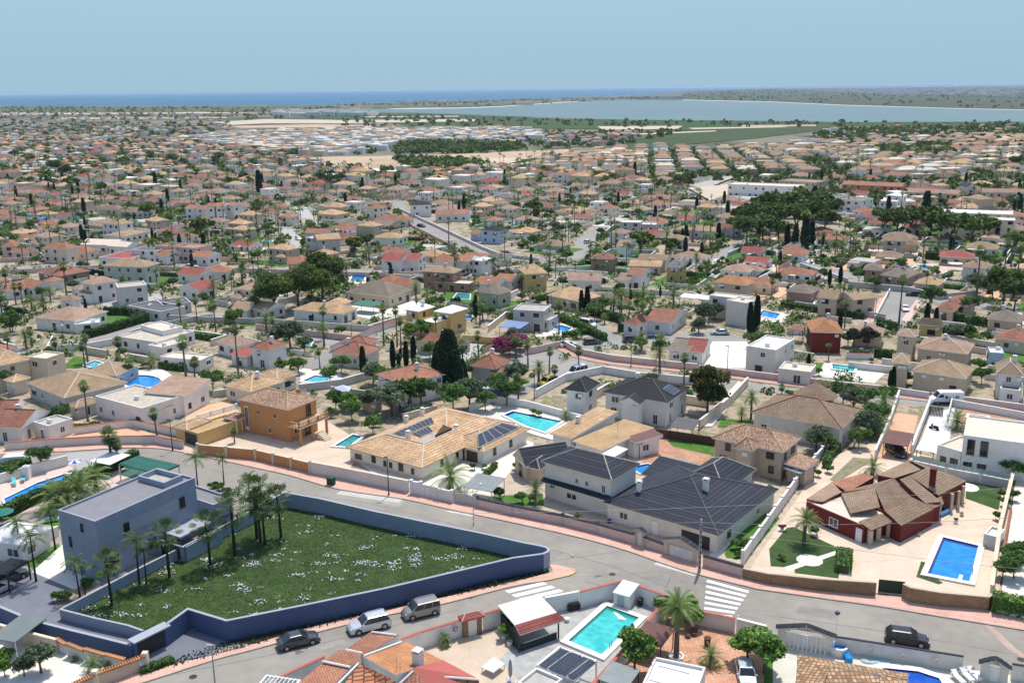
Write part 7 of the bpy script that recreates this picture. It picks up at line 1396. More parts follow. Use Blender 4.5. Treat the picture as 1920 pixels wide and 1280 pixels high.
HH = """khaki grey|48 717 120 746 228,713 3.2 h 2.3|150 700 218 704 252,682 3 h 1.5|124 759 142 765 180,747 2.4 h .8
tan cream|-45 672 -8 687 49,669 5.5 h 2|50 668 86 672 5 6 f 0 beige|5 712 24 717 54,707 3 h 1
rosy white|62 595 139 602 192,582 3.2 h 2.2|108 562 135 564 4 6 h 1.2|140 608 186 604 5 2.6 f 0 white
terra white|8 545 48 541 9 3 g 1.6|28 533 60 541 80,527 3 g 1.5|80 525 95 528 5 3 h 1
deep brown|68 510 112 517 146,503 3 h 2|80 512 95 515 5 3 g 1.5
rosy white|150 529 172 534 203,521 5.8 h 1.5|140 547 168 552 215,531 3 h 1.2|130 540 148 543 6 3 h 1
gravel grey|221 539 275 534 8 5.6 f 0|240 572 300 584 8 3 f 0 darkflat|305 572 358 566 8 3 f 0 darkflat
khaki grey|190 498 272 501 288,492 5.6 h 1.8
red white|330 513 372 517 8 3 g 1.6|332 540 372 545 8 3.2 G 1.8|380 512 437 508 8 3 h 1.6 terra
gravel white|220 630 293 641 12 3.2 f 0|277 646 303 651 345,637 2.9 f 0 beige|305 620 343 612 10 4.2 f 0 beige
beige offwhite|300 668 375 675 401,665 2.8 f 0
rosy white|402 640 440 650 480,640 3 h 1.6|428 664 462 669 478,657 2.6 s .6 red
khaki offwhite|431 581 464 582 478,570 3 g 1.6|470 578 500 582 8 3 g 1.4
rosy white|178 742 266 765 9 4 f 0 gravel|268 735 345 742 9 4.2 s .8|270 775 330 762 4 2.6 s .6 khaki
deep white|-20 800 40 802 95,770 3 g 1.8|-20 773 30 770 72,752 3 g 1.4|62 790 90 798 133,783 3 f 0 concrete
tan offwhite|417 722 470 735 540,715 3 h 1.8|470 705 520 715 555,700 3 h 1.3
tan white|546 580 642 589 672,577 2.8 h 1.6|600 572 630 575 8 3 h 1.4
grey beige|646 547 730 556 765,541 3.4 h 3
white yellow|757 580 785 584 805,573 5.6 h 1.2|785 600 815 605 6 4 f 0|812 583 845 588 872,577 5.6 h 1.2|757 602 785 607 5 3 f 0
terra cream|705 528 735 530 8 3 p 2|733 533 768 537 775,528 3 g 1.5
khaki brown|790 508 850 512 866,505 5.5 h 1.5|815 528 880 532 6 2.8 f 0 beige
red white|712 488 750 490 10 5 g 1.8|750 486 786 487 9 5 g 1.5
terra white|812 490 850 492 10 4.8 g 1.6|852 488 880 490 8 5 g 1.4|880 486 903 489 8 5.2 f 0 white
grey beige|893 546 935 552 965,545 4 h 2.2
terra white|890 531 930 534 8 3 g 1.6|925 524 958 527 8 3 g 1.4
deep offwhite|617 661 680 668 718,652 3 h 2|640 645 690 648 6 3 h 1.4
terra white|703 700 753 720 810,690 4.8 h 1.7|701 718 745 725 5 3.4 G 1
deep grey|878 685 930 692 965,676 3.8 h 2|925 700 960 694 5 3 h 1.2
white beige|672 748 700 755 712,745 2.2 g .8 metal
deep white|466 652 503 657 7 4.5 h 1.5
tan yellow|983 514 1028 512 9 5.4 p 2.5
tan beige|1025 553 1085 565 1135,556 3.2 h 2.6
concrete grey|962 580 1020 583 8 5.5 f 0 concrete|985 596 1030 600 6 3 f 0
rosy offwhite|1062 525 1125 527 9 3.4 g 1.6
rosy white|1155 524 1180 526 8 3.2 g 1.6|1175 515 1205 517 10 4.5 g 1.5 terra
darkflat yellow|1247 500 1275 502 9 5.2 s .8
tan pink|1178 498 1240 500 10 3 g 1.2
orange beige|1336 528 1400 535 1425,529 5.2 h 1.8
beige offwhite|1330 553 1400 561 1424,556 6 f 0|1362 562 1400 568 6 6.4 f 0
deep white|1208 600 1260 605 1300,583 3.2 g 1.6|1165 605 1195 610 8 3 h 1.5
grey white|1250 655 1292 660 12 3 g 1.4|1284 658 1320 661 1358,640 3 g 1.6 red
anthra white|1057 730 1100 736 1122,718 5.2 h 1.8
tan white|1030 812 1072 822 1137,772 3.3 s .6|1072 826 1128 844 1195,795 2.9 s .3 ochre|1170 820 1190 830 1222,808 3 s .4 maroon
beige offwhite|1400 648 1455 656 1508,637 6 f 0 white|1460 690 1520 697 6 3 f 0
orange red|1520 622 1582 624 11 5 h 2
rosy beige|1717 652 1815 664 10 3.4 h 2|1679 628 1717 632 6 6 p 1
khaki beige|1708 695 1812 710 9 4 h 2|1672 680 1707 683 7 5.5 p 1.3
khaki white|1868 700 1920 705 8 5.2 h 2|1875 727 1912 732 6 3 f 0
khaki beige|1531 557 1570 561 1612,557 5 g 1.8|1572 554 1600 562 8 5 G 1.2
ochre beige|1712 530 1760 535 1805,530 3.2 h 1.8
grey brown|1648 515 1700 521 1728,510 3 h 2|1618 505 1652 507 8 4.5 h 1.5
deep beige|1752 580 1790 584 1835,575 3 h 1.6|1780 566 1830 570 8 3.4 h 1.4
khaki yellow|1720 607 1770 612 1860,618 3.4 h 1.6
deep cream|1862 632 1925 642 9 3 h 2
khaki offwhite|1802 500 1850 504 1875,497 5 h 1.8
grey beige|1850 597 1915 604 8 3 h 2
white blue|1856 660 1883 662 5 3 f 0
rosy cream|1597 625 1655 630 8 3 h 1.6
grey brown|1540 540 1490 535 9 3 h 1.6
rosy pink|290 460 325 462 8 6 f 0 terra|325 462 365 465 9 5.6 f 0 rosy
tan cream|77 465 125 467 148,462 5.4 h 1.8 terra|125 470 160 473 7 3.2 h 1.6 terra
terra pink|0 462 28 461 8 4.6 h 1.6|18 472 48 473 7 3 g 1.4
beige white|150 458 215 460 9 3.4 g 1.6|200 461 238 463 7 3.4 g 1.3
white white|185 482 245 484 262,470 3.4 f 0 red|245 468 290 470 6 5 f 0 darkflat
khaki white|188 418 222 421 8 5.6 h 1.8|193 441 235 443 265,433 3.2 h 1.4
terra white|272 476 312 480 9 3.4 g 1.6|355 480 390 482 8 3.4 g 1.4
terra white|345 390 362 391 8 5.6 g 1.4|363 392 382 392 7 5.2 g 1.4|384 387 402 387 9 7 g 1.2|402 386 420 386 8 7.2 g 1.2|420 385 438 386 8 6.8 g 1.2
brown grey|182 392 220 393 8 3 h 1.8|222 396 268 398 8 3.2 h 1.8
tan beige|592 400 628 403 645,398 3.2 h 1.8|606 388 640 389 8 4.4 h 2 tan
anthra white|768 385 810 384 8 5.8 h 1.4
terra offwhite|682 390 712 391 9 5 h 1.4|700 411 765 413 8 3 h 1.8
terra white|815 402 880 402 9 3.4 g 1.8
anthra blue|899 432 938 434 8 5.2 h 1.6|880 438 899 439 6 3 g 1.2 terra
tan grey|595 450 640 447 9 5.4 g 1.6|572 445 598 447 8 5 f 0 white|570 436 610 437 7 3.4 g 1.4 terra
terra yellow|538 495 562 494 9 4.6 g 1.6|562 493 590 492 9 4.6 g 1.6
ochre white|695 445 748 447 10 3.2 h 1.6
yellow_|0 0 0 0 1 1 f 0
deep white|1338 427 1390 429 8 3.4 g 1.6|1330 430 1350 432 6 3 g 1.2
khaki grey|1245 448 1285 450 8 4.4 h 1.5|1265 430 1345 434 9 3.4 h 1.6
rosy white|1155 461 1178 462 9 5.2 g 1.6|1140 436 1170 438 8 4.6 p 1.6|1170 444 1195 445 7 3.4 p 1.4
white grey|1162 416 1200 417 8 4.6 f 0|1190 420 1230 421 7 3.4 f 0
khaki cream|1195 485 1250 488 7 4 g 1.3
deep brown|1105 484 1152 486 8 4.4 h 1.3
tan white|1838 445 1874 447 8 3.4 h 1.4
khaki offwhite|1802 498 1850 503 8 5 h 1.7
red beige|1760 480 1828 484 9 3.2 h 1.8
brown beige|1655 450 1700 452 8 5.4 g 1.6|1690 457 1718 459 7 3 h 1.4""".split('\n')
seen = set()
for s in HH:
    if s.startswith('yellow_') or s in seen: continue
    seen.add(s); hh(s)
ah, ao = hh('anthra white|1130 735 1252 755 1287,725 4.8 h 2.2|1160 752 1200 758 3 4.8 G 1', 'white two storey house with charcoal hip roof and blue solar panel'); o, u, n, L, D = ao[0]
ra, rb = o+u*(L-D/2)+n*(D/2), o+u*L; ra.z = 7.0; rb.z = 4.8; rc = o+u*L+n*D; rc.z = 4.8; nn = (rb-ra).cross(rc-ra).normalized(); nn = nn if nn.z > 0 else -nn; cen = (ra*.3+rb*.35+rc*.35)
ex = n; ey = nn.cross(ex).normalized(); solar_w(ah, [cen-ex*1.8-ey*1.2+nn*.15, cen+ex*1.8-ey*1.2+nn*.15, cen+ex*1.8+ey*1.2+nn*.15, cen-ex*1.8+ey*1.2+nn*.15], nn, 4, 1)
bh2, bo = hh('mix beige|1334 820 1470 848 1512,822 4.9 h 1.9|1373 838 1412 846 4 4.9 p 1.4|1470 868 1512 880 4 3 s .5 mix', 'beige two storey house with mottled roof and round bay'); 
br_, bro = hh('brown offwhite|1408 772 1579 804 1605,765 3.9 h 2.5', 'long off-white house with large brown hip roof and conical turret'); p = P(1528, 760, 4); p.z = 0; m = MB(); m.lathe(p, [(3.2, 0), (3.2, 6.2)], PL['offwhite'], 16); m.build('turret', br_); m = MB(); m.lathe(p, [(3.9, 6.1), (0, 8.4)], RF['brown'], 16); m.build('turret_roof', br_)
canopy('maroon roofed open carport on the peach paved yard', 1655, 829, 1703, 837, 5, 2.5, RF['maroon'], slope=.7, post=WOODD); vehicle('suv', 'black', 'black car parked under the maroon roofed carport', 1680, 851, -85)
for l, x1, y1, x2, y2, D_, h, mt in (('beige fabric awning in front of the ochre sheet roof', 1127, 850, 1150, 857, 4, 2.4, SANDW), ('tilted beige awning right of the maroon terrace roof', 1200, 835, 1225, 820, 3, 2.4, SANDW), ('green striped carport roof beside the grey brown hip house', 658, 571, 700, 575, 5, 2.4, plain('green_sheet', (.05, .16, .12), var=.1)), ('blue shade sail by the concrete shell house', 935, 612, 975, 616, 6, 2.6, plain('sail_blue', (.20, .28, .50), var=.08)),
  ('white long awning left of the white cubic house', 1273, 556, 1330, 562, 4, 2.4, WHITE), ('dark pergola roof by the white charcoal roofed house', 1255, 800, 1300, 806, 5, 2.4, RF['darkflat']), ('grey double awning beside the beige mottled roof house', 1466, 876, 1500, 888, 4, 2.4, RF['metal']), ('maroon awning beside the dark red villa', 1482, 618, 1506, 620, 4, 3.2, RF['deep'])): canopy(l, x1, y1, x2, y2, D_, h, mt)
wall([1230, 820, 1262, 824, 1340, 836], 1.6, WOODD, 'dark slatted wooden screen behind the small lawn', name='fence', cat='fence')
# pools
el = lambda cx, cy, rx, ry, k=14: [v for i in range(k) for v in (cx+rx*math.cos(2*math.pi*i/k), cy+ry*math.sin(2*math.pi*i/k))]
POOLS = [(el(266, 717, 37, 12), 'blue', 'large oval blue pool behind the white terraced house', 1.2), ([945, 780, 962, 773, 1053, 792, 1022, 812, 985, 800], 'cyan', 'large turquoise pool on the white deck behind the tan house', .5), ([628, 838, 662, 817, 678, 821, 652, 840], 'teal', 'green teal pool beside the orange villa terrace', .5), ([568, 716, 590, 706, 628, 709, 606, 720], 'aqua', 'raised pool on a white deck behind the orange villa', .6), ([1560, 684, 1604, 690, 1600, 699, 1562, 693], 'cyan', 'turquoise pool in front of the dark red villa', .5),
 ([1430, 583, 1463, 590, 1455, 600, 1424, 593], 'blue', 'blue pool right of the white cubic house', .5), ([1500, 557, 1528, 560, 1524, 571, 1494, 566], 'aqua', 'small blue pool beside the beige gabled house', .5), ([850, 561, 858, 551, 881, 553, 880, 563], 'teal', 'green pool on a lawn right of the pines', .4), ([662, 517, 685, 517, 682, 527, 658, 527], 'blue', 'blue pool right of the pine group', .5), ([566, 641, 586, 642, 582, 650, 564, 649], 'aqua', 'small pool behind the feathery tree by the white wall', .4), ([158, 686, 178, 678, 192, 682, 176, 692], 'aqua', 'small blue pool behind the khaki roofed house', .4), ([1035, 616, 1052, 611, 1073, 617, 1060, 625], 'blue', 'blue pool with white deck by the roadside hedge', .5),
 ([1715, 498, 1745, 500, 1760, 504, 1735, 506], 'blue', 'blue pool on the beige terrace at upper right', .5), ([1852, 519, 1890, 514, 1895, 520, 1862, 524], 'deep', 'deep blue pool near the right edge below the tall palms', .5), ([1808, 528, 1840, 531, 1838, 538, 1812, 536], 'blue', 'blue pool beside the ochre roofed house', .5), ([1045, 550, 1020, 553, 1022, 556, 1050, 553], 'aqua', 'thin pool strip behind the big tan roof', .3), ([455, 541, 478, 538, 480, 546, 462, 548], 'aqua', 'turquoise pool at the foot of the tall palms left', .4), ([868, 594, 884, 593, 886, 599, 870, 600], 'deep', 'round dark blue pool beside the ochre house', .4), ([882, 413, 905, 411, 908, 416, 886, 418], 'aqua', 'pale blue pool below the long terracotta roof', .5), ([495, 450, 512, 450, 510, 454, 494, 454], 'aqua', 'small pool left of the pale lane', .4)]
for l, c_, lab, cp in POOLS: pool(l, c_, lab, cop=cp)
# hedges
for l, h, lab in (([158, 636, 200, 625, 278, 602], 2.2, 'tall clipped hedge along the grey lane at left'), ([278, 598, 240, 590, 195, 590], 2.2, 'tall hedge behind the white hip roofed house'), ([1050, 600, 1100, 622, 1135, 640], 1.8, 'long hedge below the cypresses by the side street'), ([1105, 590, 1165, 605, 1165, 622], 2.2, 'dark thick hedge left of the red brown roofs'), ([1055, 632, 1110, 624], 1.2, 'low hedge with magenta flowers by the corner'), ([1465, 575, 1560, 590, 1620, 598], 1.5, 'hedge in front of the beige gabled house'), ([1645, 610, 1680, 620], 2.0, 'short dark hedge by the tall roadside palm'), ([1640, 668, 1680, 676], 2.0, 'dark hedge beside the beige tower house'), ([1595, 508, 1665, 530], 1.6, 'hedge above the grey street wall at upper right'), ([1735, 485, 1830, 495], 2.6, 'tall dark hedge behind the beige terrace'), ([1780, 600, 1850, 612], 2.2, 'dark hedge at right below the olive tree'), ([300, 690, 345, 695, 385, 690], 1.4, 'low hedge in front of the pale garage'), ([0, 478, 55, 482], 1.6, 'dark hedge at the left edge by the pink house'), ([1870, 655, 1920, 662], 1.2, 'hedge behind the white play lawn at the right edge'), ([540, 605, 700, 616], .7, 'low hedge along the grey terrace wall')): hedge(l, h, 1.1, lab, s=(.3, .6), dens=14)
# plants: kind x y scale
PLANTS = """pinebig 515 590 .8|pinebig 560 580 .95|pinebig 605 560 1.05|pinebig 585 575 .9|pine 480 592 .5|cyp 1090 585 1.1|cyp 1101 584 1.2|cyp 681 700 .95|cyp 737 690 .7|cyp 748 692 .65|cyp 762 690 .7|cyp 776 682 .75|cypbig 842 732 1.08|cypbig 828 726 .85|cypbig 856 738 .8|cypbig 836 740 .7|cypbig 866 730 .55|fan9 868 722 .95|thuja 1326 775 .85|date6 1408 785 .75|date4 1390 790 .5|fan9 1236 712 .95|fan9 1282 728 .8|date6 1237 708 .8|fan7 1085 700 .75|lime 1200 660 .8|date4 1203 655 .8
tree 750 770 1.2|olive 735 780 1.3|tree 790 765 1.1|olive 880 765 1.3|tree 850 772 1.|olive 690 770 .8|tree 660 790 .8|lime 655 770 .8|tree 630 770 .7|lime 622 782 .5|bush 705 800 1|tree 700 815 .7|fan5 440 830 .5|olive 545 655 1.5|olive 520 650 1.|tree 560 700 .7|tree 640 700 .8|tree 620 720 .7|olive 700 720 1|tree 720 728 .8|tree 870 715 .9|bougain 955 665 1.4|bougain 975 655 1.1|bougain 940 670 .9|fan5 968 672 .9|olive 965 725 1.2|lime 975 735 .7
fan9 165 790 .8|fan7 295 825 .75|fan9 350 720 1.1|fan7 367 730 .9|tree 400 735 .9|fan12 447 702 .9|fan5 245 715 .8|fan7 160 690 .8|tree 98 700 .7|tree 10 730 .8|date2 285 690 1|bush 268 690 1|fan9 340 612 .8|fan9 370 607 .75|fan9 405 622 .8|tree 440 615 .9|fan5 225 675 .9|round 235 672 1.6|fan7 165 680 .8|tree 115 798 .7|round 125 800 1.4|bush 145 808 1.2|bush 165 805 1.|bush 180 802 1|fan5 60 650 .8|date4 50 655 .9|tree 20 625 1.2|fan7 5 600 1|fan7 30 570 .8|fan7 42 568 .8|date4 60 582 .8|fan9 15 560 .9|fan9 125 555 1.0|date4 95 565 .8|tree 80 560 .8|date4 232 540 .7|date6 402 560 .75|fan12 458 560 .9|fan12 478 540 .8|fan7 305 560 .6|date4 160 520 .6
date6 608 650 .8|date4 500 625 1.|fan9 608 635 .8|fan12 720 648 .75|fan12 745 650 .8|fan9 752 655 .8|fan9 818 640 .7|fan7 600 690 .6|lime 770 640 1.1|lime 790 635 1.2|lime 540 730 .5|date4 780 560 .8|date4 800 565 .7|fan7 832 545 .6|fan7 900 610 .8|fan7 905 602 .8|tree 915 600 .8|tree 540 560 .9|date4 618 562 .6|olive 960 640 .8
date6 1150 595 .8|date6 1165 590 .9|date6 1205 580 .85|date6 1262 590 .9|date4 1250 600 .8|date4 1130 580 .7|fan9 1160 620 .8|fan9 1178 622 .75|fan9 1203 622 .75|tree 1115 600 .9|tree 1135 585 .8|fan9 1048 626 .85|plum 1110 590 .5|bougain 1100 620 .6|olive 1320 610 1.2|olive 1310 625 .9|olive 1340 600 1.|cyp 1405 625 1.|cyp 1418 620 1.05|cyp 1410 640 .8|fan7 1130 520 .6|tree 1050 500 .6|fan7 1055 545 .5
plum 1625 655 1|plum 1600 650 .8|tree 1590 650 .7|fan12 1685 610 .95|cyp 1735 625 .95|cyp 1752 628 .85|tree 1745 580 1.2|olive 1830 555 1.3|olive 1860 560 1.2|tree 1815 590 1|pine 1880 575 1|pine 1900 590 .9|fan12 1690 530 .6|fan12 1735 555 .6|fan12 1905 540 1|fan12 1880 535 1.1|fan12 1830 560 1.2|fan12 1895 500 1|cyp 1555 535 .9|cyp 1575 532 1.|tree 1610 530 .8|tree 1640 545 .8|lime 1625 540 .5|tree 1810 640 .8|olive 1790 640 .9|lime 1820 645 .7|tree 1850 645 .6|cyp 1672 742 .75|cyp 1668 728 .6
olive 1600 775 1.|tree 1620 770 .9|tree 1580 760 .9|tree 1640 800 .9|olive 1625 820 1.|date2 1640 815 1.|date2 1650 790 1.|date2 1655 770 1.1|tree 1610 840 .7|olive 1530 845 1.|tree 1545 850 .7|tree 1660 760 .7|olive 1540 760 .7|round 1820 715 1.6|tree 1835 700 .6|tree 1840 720 .7|round 1535 705 1.2|bush 1520 705 1.6|tree 1700 720 .5|round 1448 675 1.|bush 1500 705 1.5|fan5 1465 750 .5|bush 1480 745 1.2|lime 1000 780 .35|lime 1010 783 .35|date2 1060 788 .5|tree 1090 760 .5
fan7 990 690 .8|fan7 1030 700 .7|fan5 1040 720 .7|date4 1010 720 .8|tree 950 760 1.1|tree 935 745 .9|tree 910 770 .8""".replace('\n', '|').split('|')
for s in PLANTS: k, x, y, sc = s.split(); flora(k, float(x), float(y), 0, float(sc))
# vehicles and lamps of the middle distance
PV = lambda *a, **k: vehicle(*a, **k)
vehicle('mpv', 'yellow', 'yellow van parked on the side street behind the white deck', 1027, 722, 222, cat='van'); vehicle('mpv', 'white', 'white van with a roof rack at the side street corner', 1081, 704, 220, cat='van', L=5.2, H=2.2); vehicle('mpv', 'white', 'white van parked near the magenta hedge', 1103, 612, -45, cat='van', L=4.8, H=2.)
vehicle('hatch', 'greyd', 'dark car on the bend beyond the magenta hedge', 1110, 645, 10); vehicle('sedan', 'white', 'white car at the left end of the bend', 1066, 650, 20); vehicle('sedan', 'lblue', 'pale blue saloon by the rubble heap', 1350, 627, 175); vehicle('sedan', 'white', 'white car driving down the wide grey street at right', 1697, 582, -105); vehicle('hatch', 'black', 'black car crossing at the top of the wide grey street', 1713, 555, 165); vehicle('suv', 'greyd', 'dark car beneath the hanging palm by the pink wall', 1186, 641, 10); vehicle('sedan', 'black', 'black car parked in front of the pink courtyard walls', 156, 497, 5)
bigvan('long white motorhome parked by the tan walled house', 92, 490, 182, L=7, H=2.6, logo=False); bigvan('white van roof showing over the hedge at the left edge', 22, 873, 190, L=5, H=1.9, logo=False)
tk = thing('tipper_truck', 'dark blue skip trailer loaded with white bags behind the trees', 'truck', P(928, 745)); p = P(928, 747); m = MB(); m.box(p.x-2.8, p.x+2.8, p.y-1.1, p.y+1.1, .8, 1.9, PT['blue']); m.build('body', tk)
for i in range(6): m = MB(); c0 = (p.x-2.3+i*.92, p.y, 1.9); m.lathe(c0, [(.42, 0), (.48, .3), (.3, .5), (0, .55)], WHITE, 8); m.build('bag', tk)
for i in range(4): m = MB(); x = p.x-2.2+i*1.4; m.tube((x, p.y-1.12, .42), (x, p.y-.8, .42), .42, RUB, 10); m.build('wheel', tk)
bb = thing('boat', 'small dark blue boat on the verge by the stone yard', 'boat', P(1229, 636)); p = P(1229, 634); m = MB(); m.face([p+Vector((-2.4, -.6, .9)), p+Vector((1.8, -.6, .9)), p+Vector((2.6, 0, 1.)), p+Vector((1.8, .6, .9)), p+Vector((-2.4, .6, .9))], PT['blue']); m.face([p+Vector((-2.3, -.4, .1)), p+Vector((1.8, -.3, .1)), p+Vector((2.6, 0, 1.)), p+Vector((1.8, -.6, .9)), p+Vector((-2.4, -.6, .9))], PT['blue']); m.face([p+Vector((-2.3, -.4, .1)), p+Vector((-2.4, -.6, .9)), p+Vector((-2.4, .6, .9)), p+Vector((-2.3, .4, .1))], PT['blue']); m.build('hull', bb)
for x, y, h, lab, gl_ in ((122, 655, 6, 'thin lamp post by the white hip roofed house', WHITE), (1183, 688, 6, 'lamp post standing on the pink pavement of the bend', None), (1002, 748, 6, 'dark lamp post by the yellow van', None), (1363, 704, 6.5, 'tall post by the dark gate near the charcoal roofed house', None), (1272, 775, 5.5, 'dark lamp post against the white charcoal roofed house', None), (1118, 640, 6, 'lamp post by the magenta hedge', None), (1034, 578, 4, 'lamp post by the grey concrete shell', WHITE), (1640, 603, 6, 'lamp post on the corner of the wide grey street', None), (1915, 768, 8, 'tall dark pole at the right edge by the garage', None), (660, 640, 5, 'utility post at the narrow lane corner', None), (60, 500, 6, 'dark pole near the motorhome', None), (107, 500, 6, 'second dark pole behind the motorhome', None), (1665, 556, 5, 'small lamp post at the street crossing upper right', None)): lamp(x, y, h, lab, globe=gl_, r0=.08)
um = [(1351+0, 0)]; parasol(1790, 507, 'white square parasol by the upper right pool', WHITE, None, 2.4, 2.4); parasol(83, 418, 'bright blue gazebo roof at left among the palms', plain('gazebo_blue', (.03, .22, .62), var=.05), None, 3, 2.2, .9)
# ================================================================== plots round the placed houses
ry = random.Random(23); YARDS = [SANDW, SAND, CONCP, PEACH, TERP, LAWN, LAWN, LAWN, EARTH, plain('pinkish_patio', (.66, .52, .44)), CONCP]
def plot_ring(cs, wc, h, cop, desc):
    """garden wall round a plot, left open wherever a street or another house is in the way"""
    out = []; n = len(cs)
    for i in range(n):
        a, b = cs[i], cs[(i+1) % n]; d = b-a; L = d.length; k = max(1, int(L/2.5)); run = []
        for j in range(k+1):
            p = a+d*(j/k); ok = free(p.x, p.y, 1.0)
            if ok: run.append(p)
            if not ok or j == k:
                if len(run) > 1: out.append((run[0], run[-1]))
                run = []
    for a, b in out:
        if (b-a).length < 3: continue
        r = wall_w([a.copy(), b.copy()], h, PL[wc], 'x', cop=cop, t=.2, occw=.3); AUTO.append((r, desc, (a.x+b.x)/2, (a.y+b.y)/2)); r['group'] = 'boundary walls of the suburb'
        if ry.random() < .6 and (b-a).length > 5 and HC[0] < 230:
            HC[0] += 1; d = (b-a).normalized(); q = Vector((-d.y, d.x, 0))*.75; a2, b2 = a+q+d*.8, b+q-d*.8
            hg = hedge(None, ry.uniform(1.1, 2.0), ry.uniform(.7, 1.1), 'x', lk=ry.choice(['green', 'green', 'cyp', 'lime', 'olive']), s=(.32, .6), dens=9, world=[a2, b2]); AUTO.append((hg, 'green garden hedge', a2.x, a2.y)); hg['group'] = 'garden hedges'
    return out
HC = [0]
def yardify(o, u, n, L, D, py):
    e = [ry.uniform(3, 7) for _ in range(4)]; cs = [o-u*e[0]-n*e[1], o+u*(L+e[2])-n*e[1], o+u*(L+e[2])+n*(D+e[3]), o-u*e[0]+n*(D+e[3])]
    ZK[0] += 1; global ORG; ORG = Vector((0, 0, 0)); z = .016+.004*(ZK[0] % 20)
    q = [p for p in cs]; mid_free = sum(free(p.x, p.y, .5) for p in (cs[0].lerp(o, .5), cs[1].lerp(o+u*L, .5), cs[2].lerp(o+u*L+n*D, .5), cs[3].lerp(o+n*D, .5), cs[0].lerp(cs[1], .5)))
    if mid_free >= 3: ys = MB(); ys.face([(p.x, p.y, z-.012) for p in q], ry.choice(YARDS), uv=[(p.x, p.y) for p in q]); k = ys.build('yard'); k['kind'] = 'structure'
    wc = ry.choice(['white', 'white', 'pink', 'grey', 'offwhite', 'cream']); plot_ring(cs, wc, ry.choice([1.3, 1.5, 1.8]), ry.choice([None, WHITE, RC, PL[wc]]), f'{WN_[wc]} plot wall')
    return cs
PLOTS_ = []
for (o, u, n, L, D, y_) in HOUSES_: PLOTS_.append(yardify(o, u, n, L, D, y_))
# ================================================================== far land, water and fields
def far(name, l, mat, z, **k): return sheet(name, l, mat, z, block=False, **k)
SEAM = water('sea_water', (.015, .13, .24), (.012, .11, .21), rough=.7, sc=.004, bump=.05); LAKEM = water('lake_water', (.10, .175, .175), (.085, .15, .155), rough=.45, sc=.006, bump=.03)
shore = [P(-500, 202), P(0, 197.5), P(300, 198), P(640, 197), P(800, 191), P(900, 188.5), P(1000, 186.5), P(1100, 182.5), P(1200, 178.5), P(1240, 176), P(1290, 170), P(1400, 166.2), P(1600, 164.2), P(1920, 160.2), P(2200, 157.2)]
o = sheet('sea', [], SEAM, .9, world=[(-32000, 45000, 0), (-32000, 3000, 0)]+[(p.x, p.y, 0) for p in shore]+[(32000, 45000, 0)], block=False)
SHRUB = patchy('scrubland', [(.045, .065, .03), (.06, .08, .04), (.09, .095, .055), (.05, .07, .035)], scale=.012, stretch=(1, .4, 1)); FARL = patchy('far_land', [(.05, .07, .035), (.09, .10, .06), (.22, .19, .14), (.06, .085, .04), (.24, .21, .17), (.05, .075, .035)], scale=.006, cell=.008)
far('land', [-500, 202.5, 0, 198, 300, 198.5, 640, 197.5, 800, 191.5, 900, 189, 1000, 187, 1100, 183, 1200, 179, 1290, 170.5, 1400, 166.7, 1600, 164.6, 1920, 160.8, 2200, 157.6, 2500, 260, 1920, 240, 1280, 300, 700, 330, -600, 300], FARL, .15)
far('scrub', [1180, 186, 1300, 172, 1400, 167, 1500, 168, 1700, 178, 1920, 182, 2150, 190, 2150, 214, 1920, 207, 1780, 204, 1580, 198, 1447, 192, 1280, 188.4], SHRUB, .3)
far('lake', [600, 210, 640, 206.5, 760, 204.5, 860, 203, 940, 200, 1007, 195.5, 1083, 191, 1180, 188.6, 1280, 188, 1447, 192, 1580, 198, 1780, 204, 1920, 207, 2150, 214, 2150, 233, 1920, 229, 1580, 230, 1480, 228, 1280, 226, 1180, 225.5, 1073, 222.5, 940, 218, 807, 213, 720, 210.8], LAKEM, .5)
far('shore', [1280, 187.3, 1447, 191.2, 1580, 197.2, 1780, 203.3, 1920, 206.3, 2150, 213, 2150, 213.8, 1920, 207, 1780, 204, 1580, 198, 1447, 192, 1280, 188], SANDW, .55); far('shore', [700, 203.5, 860, 202.5, 940, 199.5, 1007, 195, 1083, 190.5, 1083, 191.2, 1007, 195.9, 940, 200.6, 860, 203.6, 740, 205], SANDW, .55)
FG = [patchy('orchard_green', [(.03, .06, .02), (.045, .085, .025), (.06, .11, .03)], scale=.02), patchy('field_green', [(.04, .065, .025), (.06, .085, .035), (.045, .075, .028)], scale=.01), patchy('olive_field', [(.07, .085, .04), (.11, .12, .06), (.055, .075, .03)], scale=.01), patchy('brown_field', [(.40, .29, .19), (.50, .38, .26), (.34, .24, .15)], scale=.012, stretch=(1, .3, 1)), patchy('pale_field', [(.48, .40, .30), (.56, .48, .38)], scale=.02)]
